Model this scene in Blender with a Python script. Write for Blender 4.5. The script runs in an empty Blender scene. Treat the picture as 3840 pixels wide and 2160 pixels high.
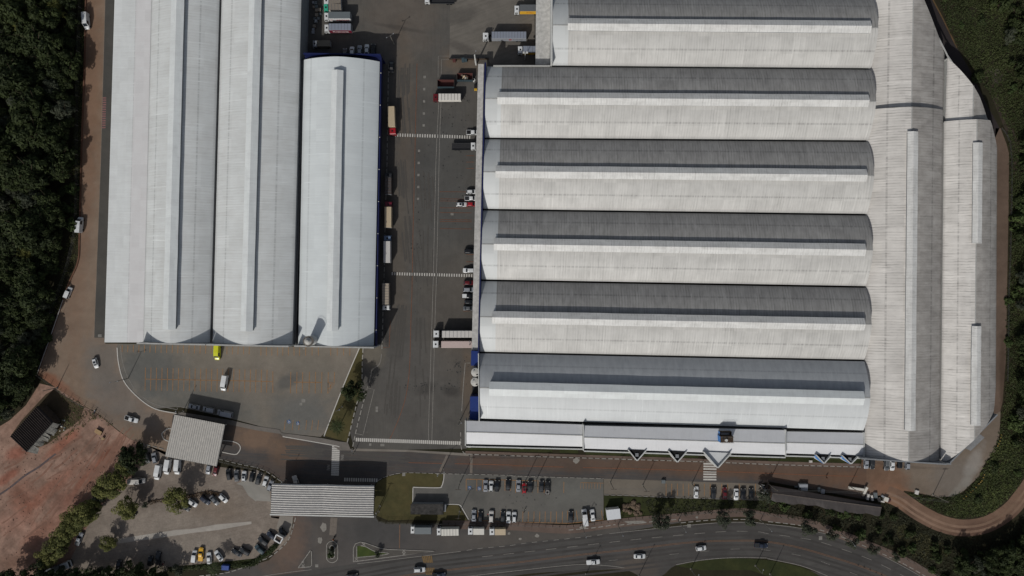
import bpy, bmesh, math, random
from mathutils import Vector, Matrix, geometry
R = math.radians
rnd = random.Random(7)
scene = bpy.context.scene
COL = scene.collection
# ------------------------------------------------------------------ survey grid
# The site was measured on an aerial survey picture: 10 cm per unit on the ground,
# drone 256 m up.  W() gives the real-world point of a surveyed mark at height z.
S, H = 0.1, 256.0
K = 960 / 2576.0
def W(p, z=0.0):
    k = S * (1 - z / H)
    return Vector(((p[0] - 1920) * k, (1080 - p[1]) * k, z))
def q(s):
    """'@c,r u,v u,v' survey sheet marks, '@g' overview marks, '@p' raw marks"""
    out, c, r, mode = [], 0, 0, 't'
    for tok in s.split():
        if tok == '@g': mode = 'g'
        elif tok == '@p': mode = 'p'
        elif tok[0] == '@':
            mode = 't'; c, r = map(int, tok[1:].split(','))
        else:
            u, v = map(float, tok.split(','))
            if mode == 't': out.append((960 * c + u * K, 540 * r + v * K))
            elif mode == 'g': out.append((u * 1.490683, v * 1.490683))
            else: out.append((u, v))
    return out
def w(s, z=0.0): return [W(p, z) for p in q(s)]
def w1(c, r, u, v, z=0.0): return W((960 * c + u * K, 540 * r + v * K), z)
def smooth(pts, n=6):
    out = []
    for i in range(len(pts) - 1):
        p0 = pts[max(i - 1, 0)]; p1 = pts[i]; p2 = pts[i + 1]; p3 = pts[min(i + 2, len(pts) - 1)]
        for k in range(n):
            t = k / n
            out.append(0.5 * ((2 * p1) + (p2 - p0) * t + (2 * p0 - 5 * p1 + 4 * p2 - p3) * t * t + (3 * p1 - p0 - 3 * p2 + p3) * t ** 3))
    out.append(pts[-1]); return out
# ------------------------------------------------------------------ materials
E_SUN = 0.87          # radiance of a white flat surface in full sun at exposure 0
def lin(c):
    c = c / 255.0
    return c / 12.92 if c <= 0.04045 else ((c + 0.055) / 1.055) ** 2.4
def alb(r, g, b, k=1.0): return (min(lin(r) * k / E_SUN, .9), min(lin(g) * k / E_SUN, .9), min(lin(b) * k / E_SUN, .9), 1)
class NB:
    def __init__(s, name):
        s.m = bpy.data.materials.new(name); s.m.use_nodes = True
        s.nt = s.m.node_tree; s.b = s.nt.nodes['Principled BSDF']
    def n(s, t, **kw):
        nd = s.nt.nodes.new(t)
        for k, v in kw.items():
            if k.startswith('i_'):
                key = k[2:]; key = int(key) if key.isdigit() else key.replace('_', ' ')
                s.put(nd.inputs[key], v)
            else: setattr(nd, k, v)
        return nd
    def put(s, sock, v):
        if isinstance(v, bpy.types.NodeSocket): s.nt.links.new(v, sock)
        else: sock.default_value = v
    def math(s, op, a, b=0.0, c=0.0):
        nd = s.n('ShaderNodeMath', operation=op); s.put(nd.inputs[0], a); s.put(nd.inputs[1], b); s.put(nd.inputs[2], c); return nd.outputs[0]
    def mix(s, f, a, b, t='MIX'):
        nd = s.n('ShaderNodeMix', data_type='RGBA', blend_type=t)
        s.put(nd.inputs['Factor'], f); s.put(nd.inputs['A'], a); s.put(nd.inputs['B'], b)
        for i in nd.inputs:
            pass
        s.put(nd.inputs[6], a); s.put(nd.inputs[7], b); s.put(nd.inputs[0], f)
        return nd.outputs[2]
    def rng(s, v, a, b, c=0.0, d=1.0):
        nd = s.n('ShaderNodeMapRange'); s.put(nd.inputs[0], v)
        for i, x in enumerate((a, b, c, d)): s.put(nd.inputs[i + 1], x)
        return nd.outputs[0]
    def noise(s, vec, scale, detail=3.0, rough=0.55, dist=0.0):
        nd = s.n('ShaderNodeTexNoise'); s.put(nd.inputs['Vector'], vec); nd.inputs['Scale'].default_value = scale
        nd.inputs['Detail'].default_value = detail; nd.inputs['Roughness'].default_value = rough; nd.inputs['Distortion'].default_value = dist
        return nd.outputs['Fac']
    def pos(s): return s.n('ShaderNodeNewGeometry').outputs['Position']
    def mul(s, vec, v):
        nd = s.n('ShaderNodeVectorMath', operation='MULTIPLY'); s.put(nd.inputs[0], vec); nd.inputs[1].default_value = v; return nd.outputs[0]
    def done(s, col, rough=0.9, spec=0.2, metal=0.0):
        s.put(s.b.inputs['Base Color'], col); s.put(s.b.inputs['Roughness'], rough)
        s.b.inputs['Specular IOR Level'].default_value = spec; s.b.inputs['Metallic'].default_value = metal
        return s.m
def plain(name, rgb, rough=0.6, spec=0.4, var=0.10, metal=0.0, scale=1.2, k=1.0):
    nb = NB(name); c = alb(*rgb, k)
    f = nb.noise(nb.pos(), scale, 4)
    d = tuple(x * (1 - 2 * var) for x in c[:3]) + (1,)
    return nb.done(nb.mix(nb.rng(f, .3, .7), d, c), rough, spec, metal)
def ground(name, a, b, scale=.05, fine=.18, stains=(), rough=.92, k=1.0, streak=None, grain=3.0, mott=.09):
    """paved or bare ground: broad tone noise, worn patches, fine grain, stains with a shape of their own"""
    nb = NB(name); P = nb.pos()
    f = nb.rng(nb.noise(P, scale, 5, .6, .4), .34, .66)
    col = nb.mix(f, alb(*a, k), alb(*b, k))
    if streak:
        ang, sc, rgb, amt = streak
        mp = nb.n('ShaderNodeMapping', vector_type='TEXTURE'); nb.put(mp.inputs[0], P); mp.inputs['Rotation'].default_value = (0, 0, ang); mp.inputs['Scale'].default_value = (1 / (sc * .07), 1 / sc, 1)
        sf = nb.math('MULTIPLY', nb.rng(nb.noise(mp.outputs[0], 1.0, 4), .45, .72), amt)
        col = nb.mix(sf, col, alb(*rgb, k))
    for (px, py, rx, ry, rot, rgb, amt) in stains:
        c = W((px, py)); mp = nb.n('ShaderNodeMapping', vector_type='TEXTURE'); nb.put(mp.inputs[0], P)
        mp.inputs['Location'].default_value = (c.x, c.y, 0); mp.inputs['Rotation'].default_value = (0, 0, R(rot)); mp.inputs['Scale'].default_value = (rx, ry, 50)
        ln = nb.n('ShaderNodeVectorMath', operation='LENGTH'); nb.put(ln.inputs[0], mp.outputs[0])
        d = nb.math('ADD', ln.outputs['Value'], nb.math('MULTIPLY', nb.math('SUBTRACT', nb.noise(P, .18, 5, .65), .5), 1.3))
        col = nb.mix(nb.math('MULTIPLY', nb.rng(d, 1.1, .45), amt), col, alb(*rgb, k))
    g = nb.math('ADD', nb.noise(P, grain, 4, .7), nb.noise(P, .45, 5, .65))
    g = nb.rng(g, .65, 1.35, 1 - fine, 1 + fine)
    g = nb.math('MULTIPLY', g, nb.rng(nb.noise(P, .11, 7, .68, .6), .36, .64, 1 - mott, 1 + mott))
    cb = nb.n('ShaderNodeCombineColor'); [nb.put(cb.inputs[i], g) for i in range(3)]
    col = nb.mix(1.0, col, cb.outputs[0], 'MULTIPLY')
    return nb.done(col, rough, .15)
def roofmat(name, base, dirt, amt=.5, streak=1.6, clean_u=None, clean=None, seams=(5.1, 24.0), seamdark=.55, edge=None, bands=None, tone=.08, lines=.0, weather_and_shade=None, rough=.52, spec=.55):
    """weathered long-span roof sheets; UV = (metres along the hall, 0..30 across the arch)"""
    nb = NB(name)
    uv = nb.n('ShaderNodeUVMap').outputs[0]
    oi = nb.n('ShaderNodeObjectInfo')
    sep = nb.n('ShaderNodeSeparateXYZ'); nb.put(sep.inputs[0], uv); u, v = sep.outputs[0], sep.outputs[1]
    off = nb.n('ShaderNodeCombineXYZ'); nb.put(off.inputs[2], nb.math('MULTIPLY', oi.outputs['Random'], 57.0))
    av = nb.n('ShaderNodeVectorMath', operation='ADD'); nb.put(av.inputs[0], uv); nb.put(av.inputs[1], off.outputs[0]); uvo = av.outputs[0]
    s1 = nb.noise(nb.mul(uvo, (streak, .05, 1)), 1.0, 4, .7)
    s2 = nb.noise(nb.mul(uvo, (.12, .16, 1)), 1.0, 5, .6)
    s3 = nb.noise(nb.mul(uvo, (streak * .35, .22, 1)), 1.0, 3, .6)
    d = nb.math('ADD', nb.math('MULTIPLY', nb.rng(s1, .42, .75), .55), nb.math('MULTIPLY', nb.rng(s2, .35, .72), .55))
    d = nb.math('ADD', d, nb.math('MULTIPLY', nb.rng(s3, .5, .72), .35))
    if weather_and_shade:           # heavier dirt streaks on one slope, also deepening its shade
        v0, v1, f = weather_and_shade
        d = nb.math('MULTIPLY', d, nb.rng(v, v0, v1, f, 1.0) if v0 < 15 else nb.rng(v, v1, v0, 1.0, f))
    d = nb.math('MULTIPLY', d, amt)
    if lines:             # soot along the sheet laps, unevenly
        fr = nb.math('FRACT', nb.math('DIVIDE', nb.math('ADD', u, nb.math('MULTIPLY', s2, .8)), .97))
        la = nb.math('MULTIPLY', nb.rng(nb.math('ABSOLUTE', nb.math('SUBTRACT', fr, .5)), .14, .06), nb.rng(nb.noise(nb.mul(uvo, (.55, .1, 1)), 1.0, 3, .7), .40, .66))
        d = nb.math('ADD', d, nb.math('MULTIPLY', nb.math('MULTIPLY', la, lines), nb.rng(v, 13.5, 16.5, 1.0, .33) if weather_and_shade and weather_and_shade[0] < 15 else 1.0))
    d = nb.math('MINIMUM', d, 1.0)
    if clean_u:
        d = nb.math('MULTIPLY', d, nb.rng(u, clean_u - .05, clean_u + .05, .25, 1.0))
    col = nb.mix(d, alb(*base, 1.2), alb(*dirt, 1.1))
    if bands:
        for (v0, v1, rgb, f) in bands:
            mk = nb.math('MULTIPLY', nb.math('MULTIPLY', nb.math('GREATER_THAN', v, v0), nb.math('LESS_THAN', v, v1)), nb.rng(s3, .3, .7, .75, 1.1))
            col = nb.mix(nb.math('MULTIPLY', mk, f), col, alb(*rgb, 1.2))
    if clean_u and clean:
        col = nb.mix(nb.rng(u, clean_u + .05, clean_u - .05, 0, .7), col, alb(*clean, 1.15))
    # separately replaced sheets
    fl = nb.n('ShaderNodeCombineXYZ'); nb.put(fl.inputs[0], nb.math('FLOOR', nb.math('DIVIDE', u, 4.3))); nb.put(fl.inputs[1], nb.math('FLOOR', nb.math('DIVIDE', v, 6.3))); nb.put(fl.inputs[2], oi.outputs['Random'])
    wn = nb.n('ShaderNodeTexWhiteNoise', noise_dimensions='3D'); nb.put(wn.inputs[0], fl.outputs[0])
    g = nb.rng(wn.outputs[0], 0, 1, 1 - tone, 1 + tone * .4)
    for s0 in seams:
        ln = nb.rng(nb.math('ABSOLUTE', nb.math('SUBTRACT', v, s0)), .14, .40, seamdark, 1.0)
        g = nb.math('MULTIPLY', g, nb.math('MAXIMUM', ln, nb.rng(s1, .3, .8, 1.1, .4)))
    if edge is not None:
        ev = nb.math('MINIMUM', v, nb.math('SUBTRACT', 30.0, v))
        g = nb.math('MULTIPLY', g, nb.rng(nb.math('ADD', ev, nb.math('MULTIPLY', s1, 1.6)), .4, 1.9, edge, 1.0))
    cb = nb.n('ShaderNodeCombineColor'); [nb.put(cb.inputs[i], g) for i in range(3)]
    col = nb.mix(1.0, col, cb.outputs[0], 'MULTIPLY')
    return nb.done(col, rough, spec)
def paint(name, rgb, rough=.3, k=1.0):
    return plain(name, rgb, rough, .5, .04, k=k)
def leafmat(name, a, b, k=1.0):
    nb = NB(name)
    at = nb.n('ShaderNodeAttribute', attribute_name='tint').outputs['Fac']
    oi = nb.n('ShaderNodeObjectInfo').outputs['Random']
    f = nb.math('ADD', nb.math('MULTIPLY', at, .75), nb.math('MULTIPLY', oi, .3))
    ca = (a[0] * k, a[1] * k, a[2] * k, 1); cb = (b[0] * k, b[1] * k, b[2] * k, 1)
    nb.done(nb.mix(f, ca, cb), .7, .15)
    return nb.m
M = {}
# ------------------------------------------------------------------ mesh helpers
class MB:
    def __init__(s): s.v = []; s.f = []; s.uv = {}; s.mi = []
    def add(s, vs, fs, mi=0):
        o = len(s.v); s.v += [tuple(x) for x in vs]
        for f in fs: s.f.append(tuple(i + o for i in f)); s.mi.append(mi)
        return o
    def box(s, x0, x1, y0, y1, z0, z1, mi=0):
        s.add([(x0, y0, z0), (x1, y0, z0), (x1, y1, z0), (x0, y1, z0), (x0, y0, z1), (x1, y0, z1), (x1, y1, z1), (x0, y1, z1)],
              [(3, 2, 1, 0), (4, 5, 6, 7), (0, 1, 5, 4), (1, 2, 6, 5), (2, 3, 7, 6), (3, 0, 4, 7)], mi)
    def bbox(s, x0, x1, y0, y1, z0, z1, b=.05, mi=0):
        """box with chamfered upper edges"""
        s.add([(x0, y0, z0), (x1, y0, z0), (x1, y1, z0), (x0, y1, z0), (x0, y0, z1 - b), (x1, y0, z1 - b), (x1, y1, z1 - b), (x0, y1, z1 - b),
               (x0 + b, y0 + b, z1), (x1 - b, y0 + b, z1), (x1 - b, y1 - b, z1), (x0 + b, y1 - b, z1)],
              [(3, 2, 1, 0), (8, 9, 10, 11), (0, 1, 5, 4), (1, 2, 6, 5), (2, 3, 7, 6), (3, 0, 4, 7), (4, 5, 9, 8), (5, 6, 10, 9), (6, 7, 11, 10), (7, 4, 8, 11)], mi)
    def prism(s, pts, z0, z1, mi=0):
        """vertical prism on a plan polygon"""
        n = len(pts); a = sum(pts[i][0] * pts[(i + 1) % n][1] - pts[(i + 1) % n][0] * pts[i][1] for i in range(n))
        if a < 0: pts = pts[::-1]
        zz = z1 if isinstance(z1, (list, tuple)) else [z1] * n
        if a < 0 and isinstance(z1, (list, tuple)): zz = zz[::-1]
        s.add([(p[0], p[1], z0) for p in pts] + [(p[0], p[1], z) for p, z in zip(pts, zz)],
              [tuple(range(n))[::-1], tuple(range(n, 2 * n))] + [(i, (i + 1) % n, n + (i + 1) % n, n + i) for i in range(n)], mi)
    def wall(s, a, b, th, z0, z1, mi=0):
        a = Vector((a[0], a[1])); b = Vector((b[0], b[1])); d = (b - a).normalized(); n = Vector((-d.y, d.x)) * th / 2
        s.prism([a - n, b - n, b + n, a + n], z0, z1, mi)
    def cyl(s, c, r, z0, z1, n=12, r2=None, mi=0):
        r2 = r if r2 is None else r2
        vs = [(c[0] + r * math.cos(i * 2 * math.pi / n), c[1] + r * math.sin(i * 2 * math.pi / n), z0) for i in range(n)] + \
             [(c[0] + r2 * math.cos(i * 2 * math.pi / n), c[1] + r2 * math.sin(i * 2 * math.pi / n), z1) for i in range(n)]
        s.add(vs, [tuple(range(n))[::-1], tuple(range(n, 2 * n))] + [(i, (i + 1) % n, n + (i + 1) % n, n + i) for i in range(n)], mi)
    def tube(s, a, b, r, n=6, r2=None, mi=0):
        a = Vector(a); b = Vector(b); r2 = r if r2 is None else r2
        d = (b - a).normalized(); x = d.orthogonal().normalized(); y = d.cross(x)
        vs = [a + (x * math.cos(i * 2 * math.pi / n) + y * math.sin(i * 2 * math.pi / n)) * r for i in range(n)] + \
             [b + (x * math.cos(i * 2 * math.pi / n) + y * math.sin(i * 2 * math.pi / n)) * r2 for i in range(n)]
        s.add(vs, [tuple(range(n))[::-1], tuple(range(n, 2 * n))] + [(i, (i + 1) % n, n + (i + 1) % n, n + i) for i in range(n)], mi)
    def poly(s, pts, z, mi=0):
        pts = [Vector((p[0], p[1], 0)) for p in pts]
        tr = geometry.tessellate_polygon([pts]); o = len(s.v)
        s.v += [(p.x, p.y, z) for p in pts]
        for t in tr:
            a, b, c = [pts[i] for i in t]
            if (b - a).cross(c - a).z < 0: t = t[::-1]
            s.f.append(tuple(i + o for i in t)); s.mi.append(mi)
    def ribbon(s, pts, wd, z, dash=None, h=0.0, mi=0):
        """flat or raised strip along a line; dash=(on, off)"""
        pts = [Vector((p[0], p[1])) for p in pts]
        segs = []
        if dash is None: segs = [pts]
        else:
            on, off = dash; left = on; draw = True; cur = [pts[0]]
            for i in range(len(pts) - 1):
                a, b = pts[i], pts[i + 1]; L = (b - a).length; d = 0.0
                if L < 1e-6: continue
                while L - d > left:
                    d += left; p = a + (b - a) * (d / L)
                    if draw: cur.append(p); segs.append(cur)
                    cur = [p]; draw = not draw; left = on if draw else off
                left -= L - d
                if draw: cur.append(b)
                else: cur = [b]
            if draw and len(cur) > 1: segs.append(cur)
        for sg in segs:
            n = len(sg); ls, rs = [], []
            for i in range(n):
                d = (sg[min(i + 1, n - 1)] - sg[max(i - 1, 0)])
                if d.length < 1e-6: d = Vector((1, 0))
                d.normalize(); nn = Vector((-d.y, d.x)) * wd / 2
                ls.append(sg[i] + nn); rs.append(sg[i] - nn)
            if h:
                vs = [(p.x, p.y, z) for p in ls] + [(p.x, p.y, z) for p in rs] + [(p.x, p.y, z + h) for p in ls] + [(p.x, p.y, z + h) for p in rs]
                fs = []
                for i in range(n - 1):
                    fs += [(2 * n + i, 3 * n + i, 3 * n + i + 1, 2 * n + i + 1), (i, 2 * n + i, 2 * n + i + 1, i + 1), (n + i, n + i + 1, 3 * n + i + 1, 3 * n + i)]
                fs += [(0, n, 3 * n, 2 * n), (n - 1, 3 * n - 1, 4 * n - 1, 2 * n - 1)]
                s.add(vs, fs, mi)
            else:
                vs = [(p.x, p.y, z) for p in ls] + [(p.x, p.y, z) for p in rs]
                s.add(vs, [(n + i, n + i + 1, i + 1, i) for i in range(n - 1)], mi)
    def mesh(s, name, mats, sm=False):
        me = bpy.data.meshes.new(name); me.from_pydata(s.v, [], s.f)
        for m in (mats if isinstance(mats, (list, tuple)) else [mats]): me.materials.append(m)
        me.polygons.foreach_set('material_index', s.mi)
        if sm: me.polygons.foreach_set('use_smooth', [True] * len(s.f))
        me.update(); return me
    def build(s, name, mats, parent=None, sm=False):
        o = bpy.data.objects.new(name, s.mesh(name, mats, sm)); COL.objects.link(o)
        if parent is not None:
            o.parent = parent; o.matrix_parent_inverse = Matrix.Identity(4)
        return o
def tag(o, label, cat, group=None):
    o['label'] = label; o['category'] = cat
    if group: o['group'] = group
    return o
def thing(name, label, cat, loc=(0, 0, 0), rz=0.0, group=None):
    o = bpy.data.objects.new(name, None); o.empty_display_size = .5; COL.objects.link(o)
    o.location = loc; o.rotation_euler = (0, 0, rz); return tag(o, label, cat, group)
def local(mb, root):
    """world-space builder -> coordinates of the thing's own base"""
    L = root.location
    mb.v = [(x - L.x, y - L.y, z - L.z) for x, y, z in mb.v]; return mb
def struct(name, mb, mat):
    o = mb.build(name, mat); o['kind'] = 'structure'; return o
def copy_tree(root):
    r = root.copy(); COL.objects.link(r)
    for ch in root.children:
        c = ch.copy(); COL.objects.link(c); c.parent = r
        for g2 in ch.children:
            d = g2.copy(); COL.objects.link(d); d.parent = c
    return r
def sheet(name, mat, pts, lvl):
    mb = MB(); mb.poly(pts, lvl * .012); return struct(name, mb, mat)
def textmesh(txt, size, mat, name):
    cu = bpy.data.curves.new(name, 'FONT'); cu.body = txt; cu.size = size; cu.align_x = 'CENTER'; cu.align_y = 'CENTER'; cu.offset = size * .015; cu.extrude = .004
    o = bpy.data.objects.new(name, cu); COL.objects.link(o)
    bpy.context.view_layer.update()
    me = bpy.data.meshes.new_from_object(o); bpy.data.objects.remove(o)
    me.materials.clear(); me.materials.append(mat); return me
# ================================================================== GROUND
m_soil = ground('soil', (34, 33, 22), (44, 40, 27), .03, .3)
big = MB(); big.poly([(-3000, -3000), (3000, -3000), (3000, 3000), (-3000, 3000)], 0); struct('ground', big, m_soil)
# left brown track and turning area
m_track = ground('track', (108, 93, 80), (120, 105, 91), .04, .10,
    [(335, 250, 6, 60, 0, (112, 85, 66), .6), (300, 760, 5, 60, -3, (110, 86, 70), .55), (420, 1560, 22, 8, -35, (106, 90, 76), .6),
     (385, 1370, 9, 15, 0, (98, 93, 87), .8), (440, 1480, 11, 13, 0, (100, 94, 88), .7), (520, 1560, 14, 5, -25, (102, 95, 88), .7),
     (190, 1430, 7, 4, -30, (120, 78, 58), .7), (250, 1480, 12, 3, -45, (122, 86, 68), .6)], streak=(R(88), 2.2, (118, 96, 80), .35))
sheet('west_track', m_track, w('@0,0 865,-400 1060,-400 1060,0 @0,2 1060,560 1180,560 @0,2 1180,620 1195,760 1250,940 1390,1100 1560,1215 1780,1260 1740,1449 @0,3 1680,240 1440,118 1310,70 @0,2 1190,1430 1000,1275 850,1185 560,1000 375,870 510,470 640,120 @0,1 700,1420 785,1180 800,900 820,0 @0,0 850,700'), 1)
m_apron = ground('apron_concrete', (66, 65, 62), (76, 73, 68), .05, .10)
sheet('apron', m_apron, w('@0,0 1060,-400 1156,-400 @0,1 1115,0 @0,2 1064,500 1064,545 1050,545 1048,500 945,500 @0,1 985,900 1012,200 @0,0 1052,200'), 2)
ab = MB(); ab.ribbon(w('@0,0 1060,-400 1057,0 1052,200 @0,1 1012,200 985,900 @0,2 945,500'), .25, .04)
struct('apron_edge', ab, ground('edge_strip', (108, 96, 84), (120, 106, 94), .2, .1))
# left car park
m_park = ground('car_park_asphalt', (99, 94, 86), (108, 101, 92), .035, .10,
    [(560, 1380, 16, 14, 0, (84, 84, 81), .9), (760, 1520, 24, 9, -12, (86, 86, 82), .7), (1130, 1560, 14, 9, 0, (88, 88, 85), .8), (1080, 1430, 7, 3, 30, (78, 78, 76), .7), (1110, 1520, 12, 5, 0, (92, 90, 86), .4)], grain=2.2)
sheet('car_park_surface', m_park, w('@0,2 1180,560 @1,2 1050,600 1035,640 700,1449 @1,3 650,50 240,5 @1,2 0,1380 @0,2 2390,1330 1810,1195 1560,1215 1390,1100 1250,940 1195,760 1180,620'), 2)
# main yard
m_yard = ground('yard_asphalt', (72, 70, 67), (82, 79, 74), .03, .10,
    [(1500, 60, 16, 20, 0, (92, 84, 76), .6), (1520, 420, 4, 40, 2, (90, 80, 70), .55), (1480, 900, 7, 45, 2, (84, 77, 69), .6), (1660, 720, 14, 40, 0, (72, 72, 70), .5),
     (1700, 1180, 14, 30, 0, (82, 76, 69), .5), (1545, 1450, 16, 22, 0, (82, 79, 75), .6), (1400, 1330, 6, 6, 0, (96, 90, 80), .7), (1730, 225, 9, 6, 0, (98, 84, 70), .65), (1752, 1440, 3, 16, 0, (92, 80, 68), .6),
     (1600, 1455, 5, 2.5, 20, (48, 46, 44), .5), (1690, 1465, 5, 2.5, -15, (44, 42, 41), .55), (1450, 1260, 1.2, 4, 10, (46, 45, 44), .5), (1500, 105, 12, 1, -10, (58, 55, 52), .5)], streak=(R(89), 1.4, (60, 58, 56), .3))
sheet('yard_surface', m_yard, w('@p 1080,-300 2130,-300 2130,700 1850,1680 1330,1690 @1,2 945,1449 1062,1060 1078,600 @p 1080,1290'), 1)
m_court = ground('court_concrete', (92, 88, 82), (101, 96, 89), .06, .10, [(1720, 60, 9, 4, 10, (70, 67, 63), .6), (1740, 180, 8, 2, -20, (72, 68, 64), .6)], streak=(R(20), 1.0, (74, 70, 65), .4))
sheet('truck_court', m_court, w('@1,0 1958,-600 2800,-600 2800,640 2360,640 2340,600 1945,600 1952,270'), 2)
# gate road and red stained road
RB = (85, 68, 57)
m_road = ground('road_asphalt', (64, 62, 61), (70, 67, 65), .05, .08,
    [(960, 1640, 13, 6, -15, (108, 88, 72), .75), (1080, 1690, 9, 7, 0, (98, 80, 66), .7), (1040, 1760, 10, 6, 0, (80, 68, 60), .5), (2150, 1742, 40, 3.2, -2.5, (82, 67, 57), .7), (2600, 1752, 45, 4.2, -3, RB, .9), (3060, 1782, 32, 5.0, -3, RB, .9), (3200, 1800, 12, 7, -5, (92, 71, 57), .7), (1850, 1735, 14, 3, -2, (84, 66, 56), .5)],
    streak=(R(-3), 1.6, (96, 78, 64), .3))
sheet('gate_road', m_road, w('@0,2 1740,1280 1790,1262 2576,1395 @1,2 240,1440 @1,3 270,45 770,130 1000,185 1550,195 2130,225 @2,3 0,238 1900,300 @3,3 0,325 940,352 990,352 990,680 @3,3 20,500 @2,3 2470,520 920,470 0,442 @1,3 1890,418 1500,408 1330,440 1225,490 1190,530 1190,600 300,600 290,520 170,420 0,350 @0,3 2200,265 1700,180'), 3)
# front car park and light strip beyond
m_fp = ground('front_car_park_asphalt', (84, 83, 79), (93, 90, 85), .04, .09, [(1790, 1840, 4, 9, 0, (66, 65, 62), .5), (2150, 1850, 12, 6, 0, (94, 93, 88), .5)], grain=2.4)
sheet('front_car_park_surface', m_fp, w('@1,3 1890,420 @2,3 920,470 922,885 560,922 0,918 @1,3 2140,895 2040,730 1580,720 1580,560 1850,555 1885,480'), 2)
m_fp2 = ground('light_paving', (94, 88, 79), (101, 94, 85), .05, .08, [(2520, 1850, 7, 5, 0, (84, 80, 74), .5)])
sheet('side_parking_strip', m_fp2, w('@2,3 923,470 2490,520 2500,690 1600,660 925,632'), 2)
# south apron (truck lay-by, gate exit)
m_sap = ground('lay_by_asphalt', (68, 66, 64), (76, 72, 69), .04, .09,
    [(1080, 2010, 9, 18, 0, (96, 80, 70), .75), (1030, 2060, 10, 12, 0, (92, 78, 68), .6), (1990, 2020, 40, 6, 5, (80, 75, 69), .5), (1420, 1990, 14, 8, 0, (64, 63, 62), .6), (1220, 2030, 6, 10, 0, (84, 78, 72), .5)])
sheet('lay_by', m_sap, w('@1,3 150,560 1190,560 1190,830 1230,900 1300,925 2140,940 @2,3 0,955 560,985 1040,930 1640,880 1700,910 @2,3 900,1040 200,1110 @1,3 1800,1250 1000,1330 600,1420 300,1460 -600,1540 -300,1400 0,1330 130,1290 330,1080 380,900 150,860'), 1)
# highway
hw_top = w('@1,3 -900,1640 -300,1520 300,1430 1000,1325 1800,1230 @2,3 200,1105 900,1035 1500,965 2040,915 2400,910 @3,3 0,930 330,968 700,1060 1080,1210 1500,1430 1800,1620 2300,1990')
hw_bot = w('@3,3 1400,2100 900,1700 560,1449 330,1345 0,1270 @2,3 2200,1262 1900,1290 1640,1345 1500,1449 1300,1449 1120,1385 750,1395 0,1449 @1,3 1500,1700 0,1900 -900,2100')
m_hw = ground('highway_asphalt', (64, 62, 60), (72, 70, 67), .05, .07, [(2200, 2080, 60, 2.0, 8, (76, 74, 73), .45), (1700, 2110, 60, 3, 7, (74, 73, 72), .4), (3050, 2060, 30, 2.2, -12, (53, 51, 50), .5), (2380, 2125, 10, 5, 0, (82, 74, 67), .7)], streak=(R(7), 1.2, (54, 52, 51), .45))
sheet('highway', m_hw, smooth(hw_top, 5) + smooth(hw_bot, 5), 2)
# cobbled gravel car park, lower left
m_cob = ground('gravel', (108, 99, 90), (124, 114, 104), .06, .24,
    [(620, 1960, 22, 6, 10, (122, 113, 103), .6), (700, 2060, 20, 6, 10, (128, 120, 110), .5), (480, 1990, 10, 5, 10, (124, 114, 104), .5), (560, 1850, 12, 6, 0, (96, 86, 78), .6), (800, 1900, 14, 7, -10, (108, 96, 84), .6)], streak=(R(12), 2.0, (88, 78, 70), .35), grain=1.6)
sheet('gravel_car_park', m_cob, w('@0,3 1440,118 1670,200 2200,350 2576,400 @1,3 0,375 150,480 150,850 380,860 350,1000 330,1080 230,1180 100,1260 0,1310 @0,3 2400,1340 1700,1400 1000,1480 560,1500 500,1449 700,1300 850,1000 1000,750 1250,560 1440,300'), 1)
m_conc = ground('concrete_strip', (138, 132, 124), (150, 144, 136), .15, .08)
sheet('concrete_strip', m_conc, w('@0,3 1185,1075 1770,985 1930,975 2180,930 2530,900 2530,925 2200,985 1935,1015 1780,1040 1190,1122'), 2)
sheet('concrete_bay', ground('bay_concrete', (122, 119, 112), (132, 128, 121), .1, .07), w('@0,3 2380,520 2576,450 @1,3 0,440 130,560 150,700 0,690 @0,3 2576,700 2500,640 2440,540'), 2)
sheet('concrete_ramp', ground('ramp_concrete', (118, 112, 104), (128, 122, 114), .1, .07), w('@1,3 240,840 375,850 360,960 330,1020 205,970'), 2)
# bare red earth
m_red = ground('red_earth', (106, 85, 73), (138, 112, 98), .07, .2,
    [(90, 1880, 6, 9, 20, (118, 74, 58), .5), (190, 1830, 18, 3, 40, (120, 76, 60), .55), (400, 1720, 16, 2.4, 55, (112, 72, 56), .65), (330, 1780, 16, 2, 52, (116, 70, 54), .55), (60, 1700, 6, 3, 30, (124, 70, 54), .6), (240, 1660, 10, 2.4, 40, (128, 76, 58), .6),
     (150, 2000, 12, 4, 40, (122, 80, 64), .5), (100, 2090, 12, 4, 20, (112, 84, 70), .5), (320, 1950, 9, 4, 45, (124, 90, 76), .5), (50, 1960, 8, 6, 0, (134, 100, 86), .5), (260, 1900, 8, 8, 0, (132, 92, 78), .5), (30, 1790, 7, 2, 35, (116, 64, 48), .6)], streak=(R(42), 1.1, (100, 72, 59), .3), grain=1.3, mott=.27)
sheet('red_earth', m_red, w('@0,2 560,1000 850,1190 1000,1280 1190,1440 @0,3 1310,72 1440,120 1440,300 1250,560 1000,750 850,1000 700,1300 500,1449 480,1700 -500,1700 -500,0 @0,2 0,1390 100,1330 260,1180 400,960'), 1)
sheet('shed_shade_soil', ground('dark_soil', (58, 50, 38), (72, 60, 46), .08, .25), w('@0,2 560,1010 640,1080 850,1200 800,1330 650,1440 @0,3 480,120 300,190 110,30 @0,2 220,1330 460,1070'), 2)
rng_ = random.Random(31); ru = MB()
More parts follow.
